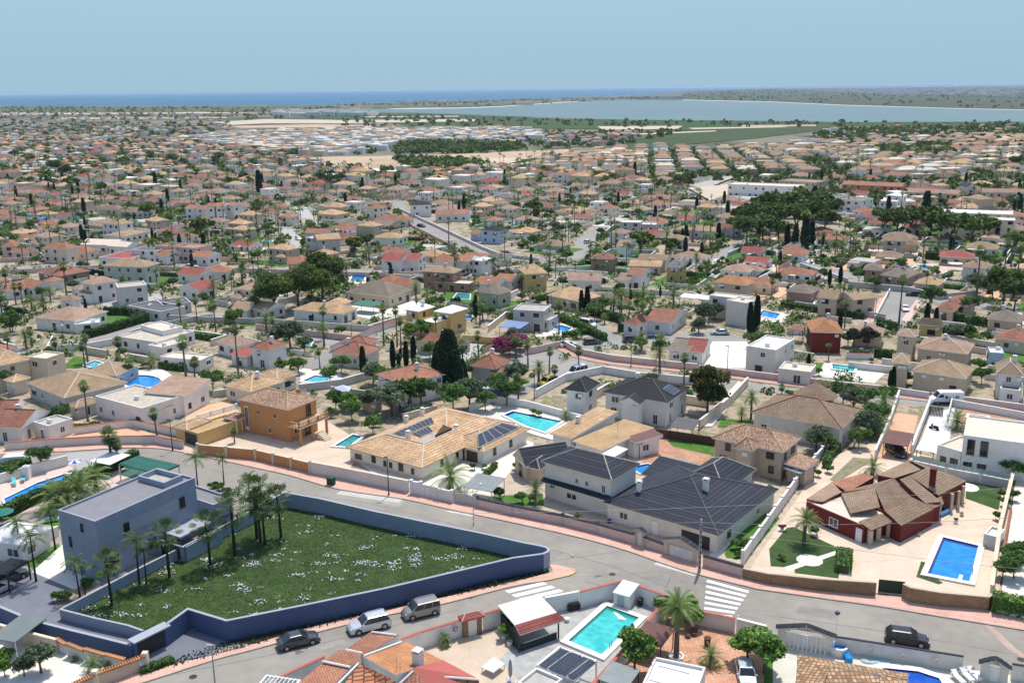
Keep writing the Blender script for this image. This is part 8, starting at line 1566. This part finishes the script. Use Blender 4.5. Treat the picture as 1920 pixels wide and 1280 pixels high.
FL = [([640, 211, 807, 214, 940, 219, 1073, 224, 1280, 227, 1480, 229.5, 1900, 231, 2150, 236, 2150, 240, 1900, 238, 1300, 236, 1000, 238, 800, 236, 640, 226, 560, 218], 0), ([1150, 280, 1190, 262, 1290, 246, 1380, 236, 1560, 232, 1600, 236, 1500, 250, 1420, 260, 1300, 271, 1180, 282], 1), ([900, 226, 1290, 232, 1400, 235, 1290, 246, 1100, 243, 900, 240], 0), ([640, 240, 800, 236, 960, 238, 960, 246, 780, 247, 660, 250, 560, 244], 2), ([700, 224, 760, 219, 900, 222, 1000, 228, 960, 236, 760, 236], 1), ([590, 296, 700, 294, 870, 290, 1065, 281, 1110, 284, 1040, 291, 960, 301, 880, 305, 820, 318, 700, 318, 610, 308], 3), ([400, 230, 500, 224, 640, 226, 900, 224, 900, 228, 640, 232, 500, 232, 420, 236], 4), ([430, 237, 600, 234, 700, 237, 600, 240, 450, 241], 3), ([1290, 241, 1460, 238, 1480, 239.5, 1300, 243.5], 4), ([1180, 252, 1340, 246, 1345, 247.5, 1180, 255], 4), ([680, 219, 860, 218, 860, 219.5, 690, 221], 4), ([0, 212, 300, 210, 520, 212, 300, 214, 0, 216], 4), ([100, 221, 420, 220, 430, 222.5, 110, 225], 3), ([1120, 238, 1280, 237, 1270, 243, 1130, 245], 4), ([0, 236, 200, 230, 420, 236, 430, 252, 250, 258, 0, 262], 2), ([190, 243, 260, 241, 265, 247, 200, 249], 4), ([0, 200, 300, 200, 640, 199, 640, 206, 300, 212, 0, 212], 2), ([1390, 236, 1530, 235, 1530, 238, 1390, 239], 3), ([860, 302, 1010, 296, 940, 312, 850, 318], 4), ([1290, 355, 1400, 345, 1520, 355, 1560, 372, 1460, 378, 1330, 378], 4), ([700, 205, 1000, 197, 1000, 194, 860, 196, 700, 200], 2)]
for i, (l, k) in enumerate(FL): far('field', l, FG[k], .6+.02*i)
far('road', [610, 308, 700, 318, 860, 320, 1000, 305, 1000, 308, 865, 324, 700, 323, 600, 312], SANDW, .95); far('road', [1290, 352, 1345, 338, 1370, 332, 1375, 336, 1350, 345, 1330, 356, 1340, 372, 1325, 372], CONCP, .97); far('road', [1360, 372, 1500, 362, 1700, 372, 1700, 376, 1500, 367, 1365, 378], CONCP, .99)

# ------------------------------------------------------------------ infill houses, plot by plot
U_, V_ = Vector((math.cos(math.radians(-32)), math.sin(math.radians(-32)), 0)), Vector((math.sin(math.radians(32)), math.cos(math.radians(32)), 0))
for a, b in ([1290, 345, 1700, 378], [1365, 350, 1600, 378]) and (((1290, 362), (1560, 372)), ((735, 378), (1000, 487)), ((1590, 517), (1800, 566))): occline(P(*a), P(*b), 5)
r9 = random.Random(17)
HP = {}
def hproto(i, rk, wk, rt, sto, L, D, wing2):
    r = thing('house', None, None, link=False); m = MB(); rm = MB(); h = 2.9*sto; cl = []; ox = Vector((-L/2, -D/2, 0)); X, Y = Vector((1, 0, 0)), Vector((0, 1, 0))
    def part(o, l_, d_, h_, t, rh):
        if t == 'f': m.obox(o, X, Y, l_, d_, 0, h_+.4, PL[wk]); rm.obox(o+X*.25+Y*.25, X, Y, l_-.5, d_-.5, h_+.4, h_+.42, RF[rk])
        else: m.obox(o+X*.4+Y*.4, X, Y, l_-.8, d_-.8, 0, h_-.15, PL[wk]); roof_geo(rm, cl, o, X, Y, l_, d_, h_, t, rh, RF[rk], PL[wk])
        ov = 0 if t == 'f' else .4
        for s in range(max(1, round(h_/2.9))):
            for k in range(int(l_/3)):
                x = o.x+l_*(k+.5)/int(l_/3); z = s*2.9+.9; q = r9.choice([.45, .6, .75]); tl = r9.random() < .25
                if r9.random() < .2: continue
                q2 = ob('window', SWIN['w'], r, (x, o.y+ov, .1+s*2.9 if tl else z), 0, (q*2, 1, 2.0 if tl else 1.2), link=False)
            for k in range(int(d_/3.5)):
                if r9.random() < .3: continue
                y = o.y+d_*(k+.5)/int(d_/3.5); z = s*2.9+.9
                ob('window', SWIN['w'], r, (o.x+l_-ov, y, z), math.pi/2, (1, 1, 1.1), link=False); ob('window', SWIN['w'], r, (o.x+ov, y, z), -math.pi/2, (1, 1, 1.1), link=False)
    part(ox, L, D, h, rt, min(L, D)*.2)
    if rt != 'f' and i % 2 == 0: pc = MB(); pc.box(-L*.1, L*.42, -D/2-2.3, -D/2+.35, 2.45, 2.6, PL['cream']); [pc.box(x, x+.25, -D/2-2.25, -D/2-2., 0, 2.45, PL[wk]) for x in (-L*.1+.05, L*.42-.3)]; pc.build('porch', r, link=False)
    if wing2: part(ox+X*(L*.55)-Y*2.6, L*.45, D*.55+2.4, h*.98-(.3 if sto == 1 else 2.6), 'G' if rt == 'g' else rt, min(L, D)*.16)
    m.build('wall', r, link=False); rm.build('roof', r, link=False);
    if rt != 'f': c = MB(); c.box(L*.15, L*.15+.6, D*.1, D*.1+.6, h, h+D*.2+.9, PL['white']); c.build('chimney', r, link=False)
    return r, (wk, rk, rt, sto)
i = 0
for rk, wk, rt, sto, L, D, w2 in (('terra', 'white', 'h', 1, 13, 10, 1), ('terra', 'cream', 'g', 1, 12, 9, 1), ('red', 'white', 'g', 1, 11, 9, 1), ('rosy', 'white', 'h', 1, 14, 10, 1), ('tan', 'cream', 'h', 1, 13, 10, 1), ('tan', 'beige', 'h', 2, 11, 9, 1), ('khaki', 'offwhite', 'h', 1, 14, 11, 0), ('deep', 'offwhite', 'h', 1, 13, 10, 1), ('brown', 'beige', 'h', 1, 13, 10, 0), ('gravel', 'white', 'f', 1, 12, 9, 1), ('beige', 'white', 'f', 2, 9, 9, 1), ('rosy', 'pink', 'g', 1, 12, 9, 1), ('terra', 'offwhite', 'h', 2, 10, 9, 1), ('ochre', 'cream', 'h', 1, 12, 10, 1), ('grey', 'beige', 'h', 1, 13, 10, 1), ('deep', 'cream', 'g', 1, 12, 9, 1), ('rosy', 'cream', 'h', 2, 11, 9, 1), ('concrete', 'offwhite', 'f', 1, 12, 8, 1)):
    HP[i] = hproto(i, rk, wk, rt, sto, L, D, w2); i += 1
def inview(x, y, mx=60): 
    px, py = pix((x, y, 0)); return -mx < px < 1920+mx and py < 1330, px, py
def skipzone(px, py):
    return (1290 < px < 1560 and 338 < py < 376) or (1385 < px < 1600 and 372 < py < 440) or inpoly(px, py, [(590, 296), (870, 288), (1065, 280), (1110, 285), (1040, 293), (970, 303), (1010, 296), (850, 322), (700, 322), (600, 310)]) or (1640 < px < 1860 and 412 < py < 450 and False)
plots = []
for j in range(0, 46):
    street = (j % 2)*5.5
    for i in range(-60, 60):
        c = U_*(i*21.5+(j//2 % 3)*7)+V_*(150+j*24.5+(j//2)*9+street); ok, px, py = inview(c.x, c.y)
        if not ok or c.y < 150 or py < 334 or skipzone(px, py): continue
        plots.append((c.y, c, px, py, i, j))
for _ in range(5200):
    y_ = r9.uniform(185, 520); c = Vector((r9.uniform(-.56, .56)*y_*1.02, y_, 0)); ok, px, py = inview(c.x, c.y)
    if ok and 345 < py < 735 and not skipzone(px, py): plots.append((c.y+(6 if r9.random() < .5 else 0), c, px, py, -1, -1))
plots.sort(key=lambda t: t[0]); nh = 0; far_houses = []; far_trees = []
YM = [SANDW, CONCP, PEACH, LAWN, LAWN, EARTH, plain('pinkish_patio', (.66, .52, .44)), CONCP, EARTH]
WCOL = ['white', 'white', 'offwhite', 'pink', 'pink', 'cream', 'grey']
KT = lambda y: (['fan7', 'fan9', 'fan9', 'tree', 'tree', 'date4', 'olive', 'cyp', 'lime', 'bush', 'bush'] if y < 330 else ['ffan', 'ffan', 'ffan', 'ftree', 'ftree', 'ftree', 'ftree', 'fcyp'])
npl = 0
for _, c, px, py, i, j in plots:
    rand = i < 0; fr = free(c.x, c.y, 6.6 if rand else 7.5); dens = 1. if py < 470 else 1.5
    if rand and not fr and r9.random() < .75: continue
    if fr:
        rz = math.radians(-32+r9.choice([0, 0, 0, 90, 180, 5, -6])+r9.uniform(-3, 3)); q = Vector((c.x+r9.uniform(-2, 2)*(not rand), c.y+r9.uniform(-2, 2)*(not rand), 0))
        w = [.16, .07, .07, .12, .10, .06, .07, .06, .05, .07, .06, .05, .05, .04, .04, .05, .05, .03]
        if px < 700 and py < 430: w[0] += .12; w[1] += .08; w[7] += .08; w[2] += .04
        k = r9.choices(range(18), w)[0]; pr, inf = HP[k]
        if nh < 225:
            nh += 1; h = dup(pr, q, rz, ((lambda f, g: (f*g*r9.choice([-1, 1]), f/g, f*r9.uniform(.92, 1.08)))(r9.uniform(.74, .86) if rand else r9.uniform(.88, 1.05), r9.uniform(.86, 1.14))), name='house'); h['category'] = 'house'; h['group'] = 'houses of the suburb'
            AUTO.append((h, f"{WN_[inf[0]]} {'two storey ' if inf[3] == 2 else ''}house, {RN_[inf[1]]} {'' if inf[2] == 'f' and 'flat' in RN_[inf[1]] else TY_[inf[2]]+' '}roof", q.x, q.y))
            E_ = 8.5 if rand else 10.3; R4_ = [c+U_*s+V_*t for s, t in ((-E_, -E_), (E_, -E_), (E_, E_), (-E_, E_))]
            ORG = Vector((0, 0, 0)); ys = MB(); z = .12+(nh % 7)*.004; ys.face([(p.x, p.y, z) for p in R4_], r9.choice(YM), uv=[(p.x, p.y) for p in R4_]); o = ys.build('yard'); o['kind'] = 'structure'
            if r9.random() < .8:
                wc = r9.choice(WCOL); plot_ring(R4_, wc, r9.choice([1.2, 1.5, 1.7]), r9.choice([None, WHITE, RC, None]), f"{WN_[wc]} garden plot wall")
            if r9.random() < .16: 
                e = c+U_*r9.choice([-6.5, 6.5])+V_*r9.choice([-8.8, -8.6]); pw = [e+U_*s+V_*t for s, t in ((-2.6, -1.3), (2.6, -1.3), (2.6, 1.3), (-2.6, 1.3))]; pool(None, r9.choice(['blue', 'aqua', 'cyan']), None, world=pw, cop=.5, z=.2); p_ = bpy.data.objects[[o for o in KIDS if o.startswith('swimming_pool')][-1]]; AUTO.append((p_, 'small garden pool', e.x, e.y)); p_['group'] = 'garden pools'
        else: far_houses.append((q, rz, k))
        occ(q.x, q.y, 6.5)
    for _k in range((1 if rand and not fr else int(2.8*dens+r9.random()*2.4))):
        e = c+U_*r9.uniform(-10.5, 10.5)+V_*r9.uniform(-12, 12)
        kk = r9.choice(KT(c.y)); ct_ = 'palm' if kk[:3] in ('fan', 'ffa', 'dat') else 'tree' if kk in ('tree', 'ftree', 'lime') else kk
        if NCAT.get(ct_, 0) < (195 if ct_ == 'palm' else 235) and free(e.x, e.y, 1.2 if c.y > 330 else 1.6):
            NCAT[ct_] = NCAT.get(ct_, 0)+1; flora(kk, 0, 0, 0, r9.uniform(.5, .95)*(1.1 if c.y > 330 else .85), world=e); npl += 1
            if kk == 'ffan': occ(e.x, e.y, 0)
sc_ = []
for _ in range(30000):
    y_ = r9.uniform(180, 620)**1.0; x_ = r9.uniform(-.56, .56)*y_*1.02; ok, px, py = inview(x_, y_)
    if not ok or py > 740 or skipzone(px, py): continue
    e_ = free(x_, y_, .9)
    if e_ and (math.sin(x_*.21)+math.cos(y_*.17)+r9.random()*1.6 > .1):
        R = r9.choice([.6, .8, 1.1, 1.6, 2.1]); sc_.append((x_, y_, R))
sc_ = np.array(sc_); k = 34; d = RN.randn(len(sc_)*k, 3); d /= np.linalg.norm(d, axis=1)[:, None]; d[:, 2] = np.abs(d[:, 2]); sr_ = np.repeat(sc_, k, 0); ce_ = np.stack([sr_[:, 0], sr_[:, 1], sr_[:, 2]*.1+.0*sr_[:, 2]], 1)+d*sr_[:, 2:3]*np.array([.9, .9, 1.1])
ORG = Vector((0, 0, 0)); tag(ob('garden_shrubs', cards('garden_shrubs', ce_, .28+.4*RN.rand(len(ce_)), LEAF['green'])), 'low mixed garden shrubs between the houses', 'shrubs', kind='stuff')
# far pines and the wood by the arcade
for s in """fpine 1400 440 1.5|fpine 1430 432 1.6|fpine 1460 438 1.7|fpine 1490 442 1.7|fpine 1520 435 1.6|fpine 1440 412 1.5|fpine 1470 408 1.6|fpine 1505 408 1.6|fpine 1535 412 1.6|fpine 1560 418 1.3|fpine 1545 440 1.3|fpine 1415 418 1.3|fpine 1400 458 1.3|fpine 1430 455 1.5|fpine 1460 458 1.3|fpine 1495 398 1.5|fpine 1450 398 1.3|fpine 1400 425 1.2|fpine 1385 445 1.2|fpine 1545 385 .8|fpine 1680 446 1.7|fpine 1705 440 1.6|fpine 1655 440 1.4|fpine 1760 455 1.5|fpine 1790 458 1.5|fpine 1820 460 1.5|fpine 1845 456 1.3|fpine 1735 438 1.5|fpine 1770 440 1.2|fpine 1830 440 1.1|fcyp 1490 470 1.3|fcyp 1508 472 1.6|fcyp 1520 468 1.3|fcyp 1475 466 1.1|fcyp 1525 400 1.6|fcyp 1733 428 2|fcyp 487 368 1.8|fcyp 292 352 1.2|fcyp 1190 332 1.3|fcyp 870 395 1|fpine 105 330 1.5|fpine 125 340 1.4|fpine 135 358 1.2|fpine 190 368 1|fpine 235 315 1.3|fpine 285 305 1|fpine 325 312 1.3|fpine 345 318 1.1|fpine 410 305 1.1|fpine 600 345 1.|fpine 620 350 1.1|fpine 640 345 1|fpine 780 325 .8|fpine 770 322 .8|fpine 1275 355 1.1|fpine 1290 352 1.1|fpine 1225 350 .7|fpine 665 480 .9|fpine 690 470 .8|fpine 380 452 1.2|fpine 1000 408 1.1|fpine 1010 412 .9|fpine 1200 480 1.1|fpine 1255 482 .9|fpine 280 408 1|tree 140 400 .8|fpine 455 340 .9|fpine 1020 325 .7|fpine 30 300 1.2|fpine 60 310 1|fpine 1880 320 1|fpine 1905 318 1.2|fpine 1900 470 .9""".split('|'):
    k, x, y, sc = s.split(); flora(k, float(x), float(y), 0, float(sc))
# special far buildings
def blk(s, lab, **k): r, o = hh(s, lab, near=False); return r
blk('orange white|1365 345 1498 350 14 7 f 0 beige|1460 338 1530 342 16 6 f 0 rosy beige', 'blue and white arcaded block beyond the sandy car park')
blk('grey white|1475 366 1560 372 18 6.5 f 0|1560 372 1612 376 14 6 f 0|1470 358 1500 360 12 7 f 0', 'pale grey block group behind the big pines')
blk('terra orange|1578 345 1692 350 9 5.8 g 1.6', 'long terracotta roofed terrace right of the arcade'); blk('rosy cream|1700 360 1800 364 9 6 g 1.6', 'long cream row houses with arched windows at right'); blk('rosy cream|1838 360 1925 362 9 6 g 1.6', 'cream row houses at the right edge')
blk('white cream|1768 408 1905 413 9 8 f 0|1770 398 1900 402 6 9 g 1', 'pale yellow three storey terrace behind the umbrella pines'); blk('slate offwhite|1812 352 1835 352 12 7 G 2.2', 'building with dark blue pyramid gable'); blk('white white|1648 375 1712 378 14 4 f 0|1660 366 1690 368 8 6.5 h 1.5', 'sprawling white flat villa behind the pink wall')
blk('terra white|1035 327 1105 328 14 6 h 2', 'round shopping centre with terracotta roof and glass front'); blk('white white|603 327 640 328 10 6 f 0', 'white flat block at the left of the brown field')
# joined far houses
ORG = Vector((0, 0, 0)); fm = MB(); FRM = [RF['terra'], RF['rosy'], RF['red'], RF['tan'], RF['khaki'], RF['deep'], RF['ochre']]; FRR = [RF['tan'], RF['rosy'], RF['khaki'], RF['ochre'], RF['beige'], RF['terra']]; FWM = [PL['white'], PL['white'], PL['cream'], PL['offwhite'], PL['beige']]
def fh(c, rz, L, D, h, rmat, wmat, flat=False):
    X = Vector((math.cos(rz), math.sin(rz), 0)); Y = Vector((-X.y, X.x, 0)); o = c-X*L/2-Y*D/2; q = [o, o+X*L, o+X*L+Y*D, o+Y*D]
    for i in range(4):
        a, b = q[i], q[(i+1) % 4]; fm.face([(a.x, a.y, 0), (b.x, b.y, 0), (b.x, b.y, h), (a.x, a.y, h)], wmat)
    if flat: fm.face([(p.x, p.y, h) for p in q], wmat); return
    k = min(L, D)*.5; rh = k*.42; a, b = (o+X*k+Y*D/2, o+X*(L-k)+Y*D/2) if L >= D else (o+X*L/2+Y*k, o+X*L/2+Y*(D-k)); a.z = b.z = h+rh; q = [Vector((p.x, p.y, h)) for p in q]
    if L >= D: F4 = [[q[0], q[1], b, a], [q[1], q[2], b], [q[2], q[3], a, b], [q[3], q[0], a]]
    else: F4 = [[q[0], q[1], a], [q[1], q[2], b, a], [q[2], q[3], b], [q[3], q[0], a, b]]
    for f in F4: fm.face(f, rmat)
    for t in (.25, .6): p = o+X*(L*t)-Y*.03; fm.face([(p.x, p.y, 1), (p.x+X.x*1.2, p.y+X.y*1.2, 1), (p.x+X.x*1.2, p.y+X.y*1.2, 2.1), (p.x, p.y, 2.1)], G_)
for q, rz, k in far_houses:
    E_ = 10; w_ = [q+U_*s+V_*t for s, t in ((-E_, -E_), (E_, -E_), (E_, E_), (-E_, E_))]; wm_ = r9.choice([PL['white'], PL['pink'], PL['offwhite']])
    for a_ in range(3): u0 = (w_[(a_+1) % 4]-w_[a_]); fm.obox(w_[a_], u0.normalized(), Vector((-u0.y, u0.x, 0)).normalized(), 2*E_, .2, 0, 1.5, wm_)
    fh(q, rz, r9.uniform(9, 14), r9.uniform(8, 11), r9.choice([3, 3, 3.2, 5.8]), r9.choice(FRM), r9.choice(FWM), r9.random() < .14)
def fill(poly, step, fn, ang=-32, jit=.25):
    w = [P(*p) for p in poly]; xs = [p.x for p in w]; ys = [p.y for p in w]; t = math.radians(ang); X = Vector((math.cos(t), math.sin(t), 0)); Y = Vector((-X.y, X.x, 0)); cx, cy = sum(xs)/len(xs), sum(ys)/len(ys); R = max(max(xs)-min(xs), max(ys)-min(ys)); n = int(R/min(step))+1
    for a in range(-n, n):
        for b in range(-n, n):
            c = Vector((cx, cy, 0))+X*(a*step[0])+Y*(b*step[1])+X*r9.uniform(-jit, jit)*step[0]+Y*r9.uniform(-jit, jit)*step[1]
            if inpoly(c.x, c.y, w): fn(c, t)
mixh = lambda c, t: fh(c, t+r9.choice([0, 1.57, .1, -.1]), r9.uniform(6.5, 11.5), r9.uniform(6, 9), r9.choice([3, 3.2, 3.2, 5.6]), r9.choice(FRM), r9.choice(FWM), r9.random() < .32) if r9.random() < .8 else far_trees.append((c, r9.uniform(2, 4.6)))
whit = lambda c, t: fh(c, t, r9.uniform(7, 15), r9.uniform(7, 11), r9.choice([3.5, 5.5, 6.5]), r9.choice([RF['beige'], RF['tan'], RF['rosy']]), r9.choice([PL['white'], PL['white'], PL['cream']]), r9.random() < .65) if r9.random() < .8 else far_trees.append((c, r9.uniform(2, 3.5)))
rows = lambda rm_, wm_: (lambda c, t: fh(c, t, 13.5, 7.5, r9.choice([5.2, 5.8, 4.6]), rm_ if r9.random() < .35 else r9.choice(FRR), r9.choice(FWM), r9.random() < .12))
fill([(-60, 335), (-60, 258), (200, 258), (330, 262), (430, 278), (560, 295), (600, 312), (700, 324), (860, 322), (960, 312), (1030, 318), (1290, 330), (1330, 336), (700, 336)], (15, 17), mixh)
fill([(0, 1), (1, 0), (1, 1)], (99, 99), whit) if 0 else None; fill([(330, 264), (440, 252), (620, 247), (760, 246), (990, 244), (1030, 262), (960, 270), (760, 268), (720, 284), (640, 294), (540, 293), (430, 278)], (14, 17), whit, -15)
fill([(1000, 252), (1200, 250), (1180, 262), (1130, 275), (1000, 278), (1020, 262)], (20, 24), mixh, 10); fill([(500, 212), (700, 211), (700, 219), (520, 219)], (34, 40), lambda c, t: fh(c, t, 26, 14, r9.uniform(7, 12), RF['beige'], PL['white'], True), 5)
fill([(1020, 300), (1120, 284), (1250, 280), (1330, 284), (1500, 290), (1540, 335), (1350, 332), (1100, 322), (1000, 320)], (19, 22), rows(RF['rosy'], PL['cream']), -8, .06); fill([(1100, 290), (1180, 286), (1180, 312), (1080, 316)], (19, 22), rows(RF['terra'], PL['pink']), -8, .06)
fill([(1330, 284), (1560, 268), (1700, 262), (1960, 258), (1990, 345), (1870, 330), (1580, 325), (1540, 300)], (20, 24), rows(RF['rosy'], PL['cream']), 12, .08); fill([(1580, 332), (1640, 312), (1800, 318), (1800, 338), (1700, 345)], (17, 20), rows(RF['terra'], PL['orange']), 12, .05); fill([(1800, 262), (1960, 262), (1960, 285), (1780, 290)], (19, 22), rows(RF['terra'], PL['cream']), 12, .08)
fill([(0, 262), (0, 236), (430, 234), (440, 254)], (30, 34), mixh); fill([(1100, 332), (1290, 336), (1290, 352), (1100, 345)], (20, 24), mixh); fill([(1600, 352), (1920, 366), (1920, 396), (1730, 392), (1600, 380)], (19, 22), mixh, 12); fill([(0, 212), (400, 214), (420, 228), (200, 228), (0, 232)], (42, 60), mixh); fill([(1560, 242), (1920, 240), (1920, 262), (1700, 260), (1500, 270)], (28, 36), mixh)
for l, st in (([(900, 190), (1000, 188), (1280, 184), (1280, 178), (1200, 181), (1000, 189)], (34, 50)), ([(620, 199), (900, 194), (900, 191), (800, 193)], (45, 60)), ([(1290, 171), (1500, 169), (1920, 178), (1920, 163), (1600, 166.5), (1400, 168)], (90, 110)), ([(1640, 180), (1920, 184), (1920, 178), (1640, 172)], (70, 90))): fill(l, st, lambda c, t: fh(c, t, r9.uniform(16, 34), r9.uniform(12, 20), r9.uniform(5, 13), RF['beige'], r9.choice(FWM), True), 5)
tag(fm.build('distant_houses'), 'carpet of distant houses reaching to the fields and lake', 'houses', kind='stuff')
# palms and trees past the first hundreds, joined
pm = MB()
for _ in range(1500):
    y_ = r9.uniform(300, 900); x_ = r9.uniform(-.56, .56)*y_*1.02; ok, px, py = inview(x_, y_)
    if not ok or skipzone(px, py) or not free(x_, y_, 1.5): continue
    h = r9.uniform(4.5, 11); c = Vector((x_, y_, 0)); pm.tube(c, c+Vector((0, 0, h)), .22, PBARK, 4, .16, cap=False); t_ = c+Vector((0, 0, h)); mt = r9.choice(PALMM[:2])
    for i in range(11):
        a = i*2.4; e_ = r9.uniform(-.5, .9); d = Vector((math.cos(a)*math.cos(e_), math.sin(a)*math.cos(e_), math.sin(e_))); sd_ = Vector((-math.sin(a), math.cos(a), 0))*.5; q = t_+d*1.3; pm.face([t_, q+sd_, q+d*.8-Vector((0, 0, .5)), q-sd_], mt)
tag(pm.build('distant_palms'), 'many small palms scattered among the farther houses', 'palms', kind='stuff')
for _ in range(2000):
    y_ = r9.uniform(290, 640); x_ = r9.uniform(-.56, .56)*y_*1.02; ok, px, py = inview(x_, y_)
    if ok and free(x_, y_, 1.5) and not skipzone(px, py): far_trees.append((Vector((x_, y_, 0)), r9.uniform(1.0, 2.8)))
# distant greenery as one mass
def trees_in(poly, n, r0, r1):
    w = [P(*p) for p in poly]; xs = [p.x for p in w]; ys = [p.y for p in w]; k = 0
    while k < n:
        x, y = r9.uniform(min(xs), max(xs)), r9.uniform(min(ys), max(ys))
        if inpoly(x, y, w): far_trees.append((Vector((x, y, 0)), r9.uniform(r0, r1))); k += 1
trees_in([(-60, 350), (-60, 262), (430, 256), (600, 312), (860, 322), (1290, 330), (1290, 350)], 2500, 1.3, 3.8); trees_in([(720, 272), (780, 266), (960, 270), (975, 280), (900, 290), (740, 290)], 420, 2.2, 4); trees_in([(740, 300), (830, 300), (920, 310), (860, 318), (760, 312)], 160, 2.5, 4.5); trees_in([(1020, 300), (1330, 282), (1960, 258), (1990, 400), (1560, 380), (1300, 332)], 2600, 1.4, 4)
trees_in([(1520, 262), (1560, 244), (1920, 238), (1920, 290), (1800, 276), (1600, 278)], 420, 3, 6); trees_in([(0, 262), (0, 234), (430, 230), (440, 256)], 260, 2, 5); trees_in([(0, 234), (0, 202), (640, 203), (640, 222)], 300, 3, 7); trees_in([(640, 238), (640, 214), (1073, 226), (1900, 232), (1900, 240), (1300, 240)], 260, 2.5, 5); trees_in([(1200, 184), (1400, 168), (1920, 184), (1920, 205), (1580, 196)], 420, 3, 8); trees_in([(500, 290), (1000, 248), (1280, 246), (1180, 276), (640, 294)], 420, 2, 4.5); trees_in([(1640, 285), (1780, 280), (1780, 300), (1660, 296)], 160, 4, 7); trees_in([(600, 200), (900, 192), (1280, 180), (1280, 186), (900, 200)], 120, 3, 7)
cen = []; sz = []
for c, R in far_trees:
    k = 18 if R < 6 else 14
    d = RN.randn(k, 3); d /= np.linalg.norm(d, axis=1)[:, None]; d[:, 2] = np.abs(d[:, 2]); cen.append(np.array([c.x, c.y, R*.25])+d*R*np.array([.75, .75, .95])); sz.append(np.full(k, R*.85)*(0.7+.5*RN.rand(k)))
cen = np.concatenate(cen); sz = np.concatenate(sz); tag(ob('distant_trees', cards('distant_trees', cen, sz, LEAF['pine'], up=.3)), 'scattered distant trees and groves across the plain', 'trees', kind='stuff')
# small cars on the roads
for i, (x, y, rz, pc) in enumerate(((845, 458, -35, 'white'), (790, 426, -40, 'black'), (590, 402, -70, 'silver'), (1102, 456, 60, 'white'), (560, 450, -60, 'white'), (1345, 350, 20, 'red'), (1440, 366, 10, 'silver'), (1300, 366, 10, 'white'), (360, 503, 0, 'white'), (860, 504, 5, 'silver'), (1820, 572, -10, 'greyd'), (950, 478, -10, 'black'))): v = vehicle('hatch', pc, None, x, y, rz); AUTO.append((v, 'small distant '+{'greyd': 'grey'}.get(pc, pc)+' car', v.location.x, v.location.y)); v['group'] = 'cars on the far streets'

# ================================================================== air
hb = MB(); ORG = Vector((0, 0, 0)); hb.box(-33000, 33000, -350, 45500, -1, 63, PL['white']); hz = hb.build('haze'); hm = bpy.data.materials.new('haze_air'); hm.use_nodes = True; n_ = hm.node_tree.nodes; n_.remove(n_['Principled BSDF']); pv_ = n_.new('ShaderNodeVolumePrincipled'); pv_.inputs['Color'].default_value = (.60, .80, 1, 1); pv_.inputs['Density'].default_value = HAZE; pv_.inputs['Anisotropy'].default_value = .2
hm.node_tree.links.new(pv_.outputs[0], n_['Material Output'].inputs['Volume']); hz.data.materials.clear(); hz.data.materials.append(hm); hz['kind'] = 'stuff'
# ================================================================== labels of the many
LM = """flat blue villa,230,980|walled lawn,600,1050|tan courtyard house,790,850|orange villa,520,780|cream slate house,1230,960|low red house,1640,980|white modern cube,1860,850|cyan pool,1130,1185|tall date palm,1270,1200|dark green gate,1670,1110|oval blue pool,266,717|charcoal roofed house,1200,760|golden conifer,1326,770|brown turret house,1500,800|dark red villa,1550,640|white cubic house,1375,580|white terraced house,250,770|L-shaped hedge,220,620|tall grey house,235,515|pine group,580,560|grey hip roof,700,550|ochre house,820,600|magenta shrubs,960,660|concrete shell,990,600|tan octagon roof,1070,555|wide grey street,1680,580|beige tower house,1700,680|orange topped house,1375,530|white twin houses,800,490|curving grey road,840,440|white stepped terrace,400,390|pale lane,545,440|pink walled house,330,460|charcoal hip house,790,375|winding pale street,1090,460|big pine wood,1480,400|white arcade,1440,340|cream terrace block,1830,410|brown field,850,300|tall left cypress,486,340|white motorhome,92,490|blue gazebo,83,415|upper right pool,1735,500|yellow van,1027,720|round terracotta centre,1070,322|deep blue pool,1790,1050|stone wall,1520,1100|bottom orange roofs,720,1240|maroon carport,1680,830|white delivery van,1773,745""".split('|')
LM = [(a.split(',')[0], float(a.split(',')[1]), float(a.split(',')[2])) for a in LM]
groups = {}
for r, d, x, y in AUTO:
    px, py = pix((x, y, 0)); cand = sorted(LM, key=lambda t: math.hypot(t[1]-px, (t[2]-py)*2.2))[0]; dx, dy = px-cand[1], (py-cand[2])*1.6
    if math.hypot(dx, dy) < 22: rel = 'right beside the'
    elif abs(dx) > abs(dy): rel = 'left of the' if dx < 0 else 'right of the'
    else: rel = 'behind the' if dy < 0 else 'before the'
    groups.setdefault((d, rel, cand[0]), []).append((y, x, r))
ORDW = 'nearest second third fourth fifth sixth seventh eighth ninth tenth eleventh twelfth thirteenth fourteenth fifteenth sixteenth seventeenth eighteenth nineteenth twentieth'.split()
for (d, rel, lm), L in groups.items():
    L.sort(key=lambda t: t[0])
    for i, (y, x, r) in enumerate(L):
        t = f'{d} {rel} {lm}'
        if len(L) > 1: t += (', nearest' if i == 0 else ', farthest' if i == len(L)-1 else f', {ORDW[min(19, i)]} back')
        r['label'] = t
NM = {'fan': 'palm_tree', 'dat': 'palm_tree'}
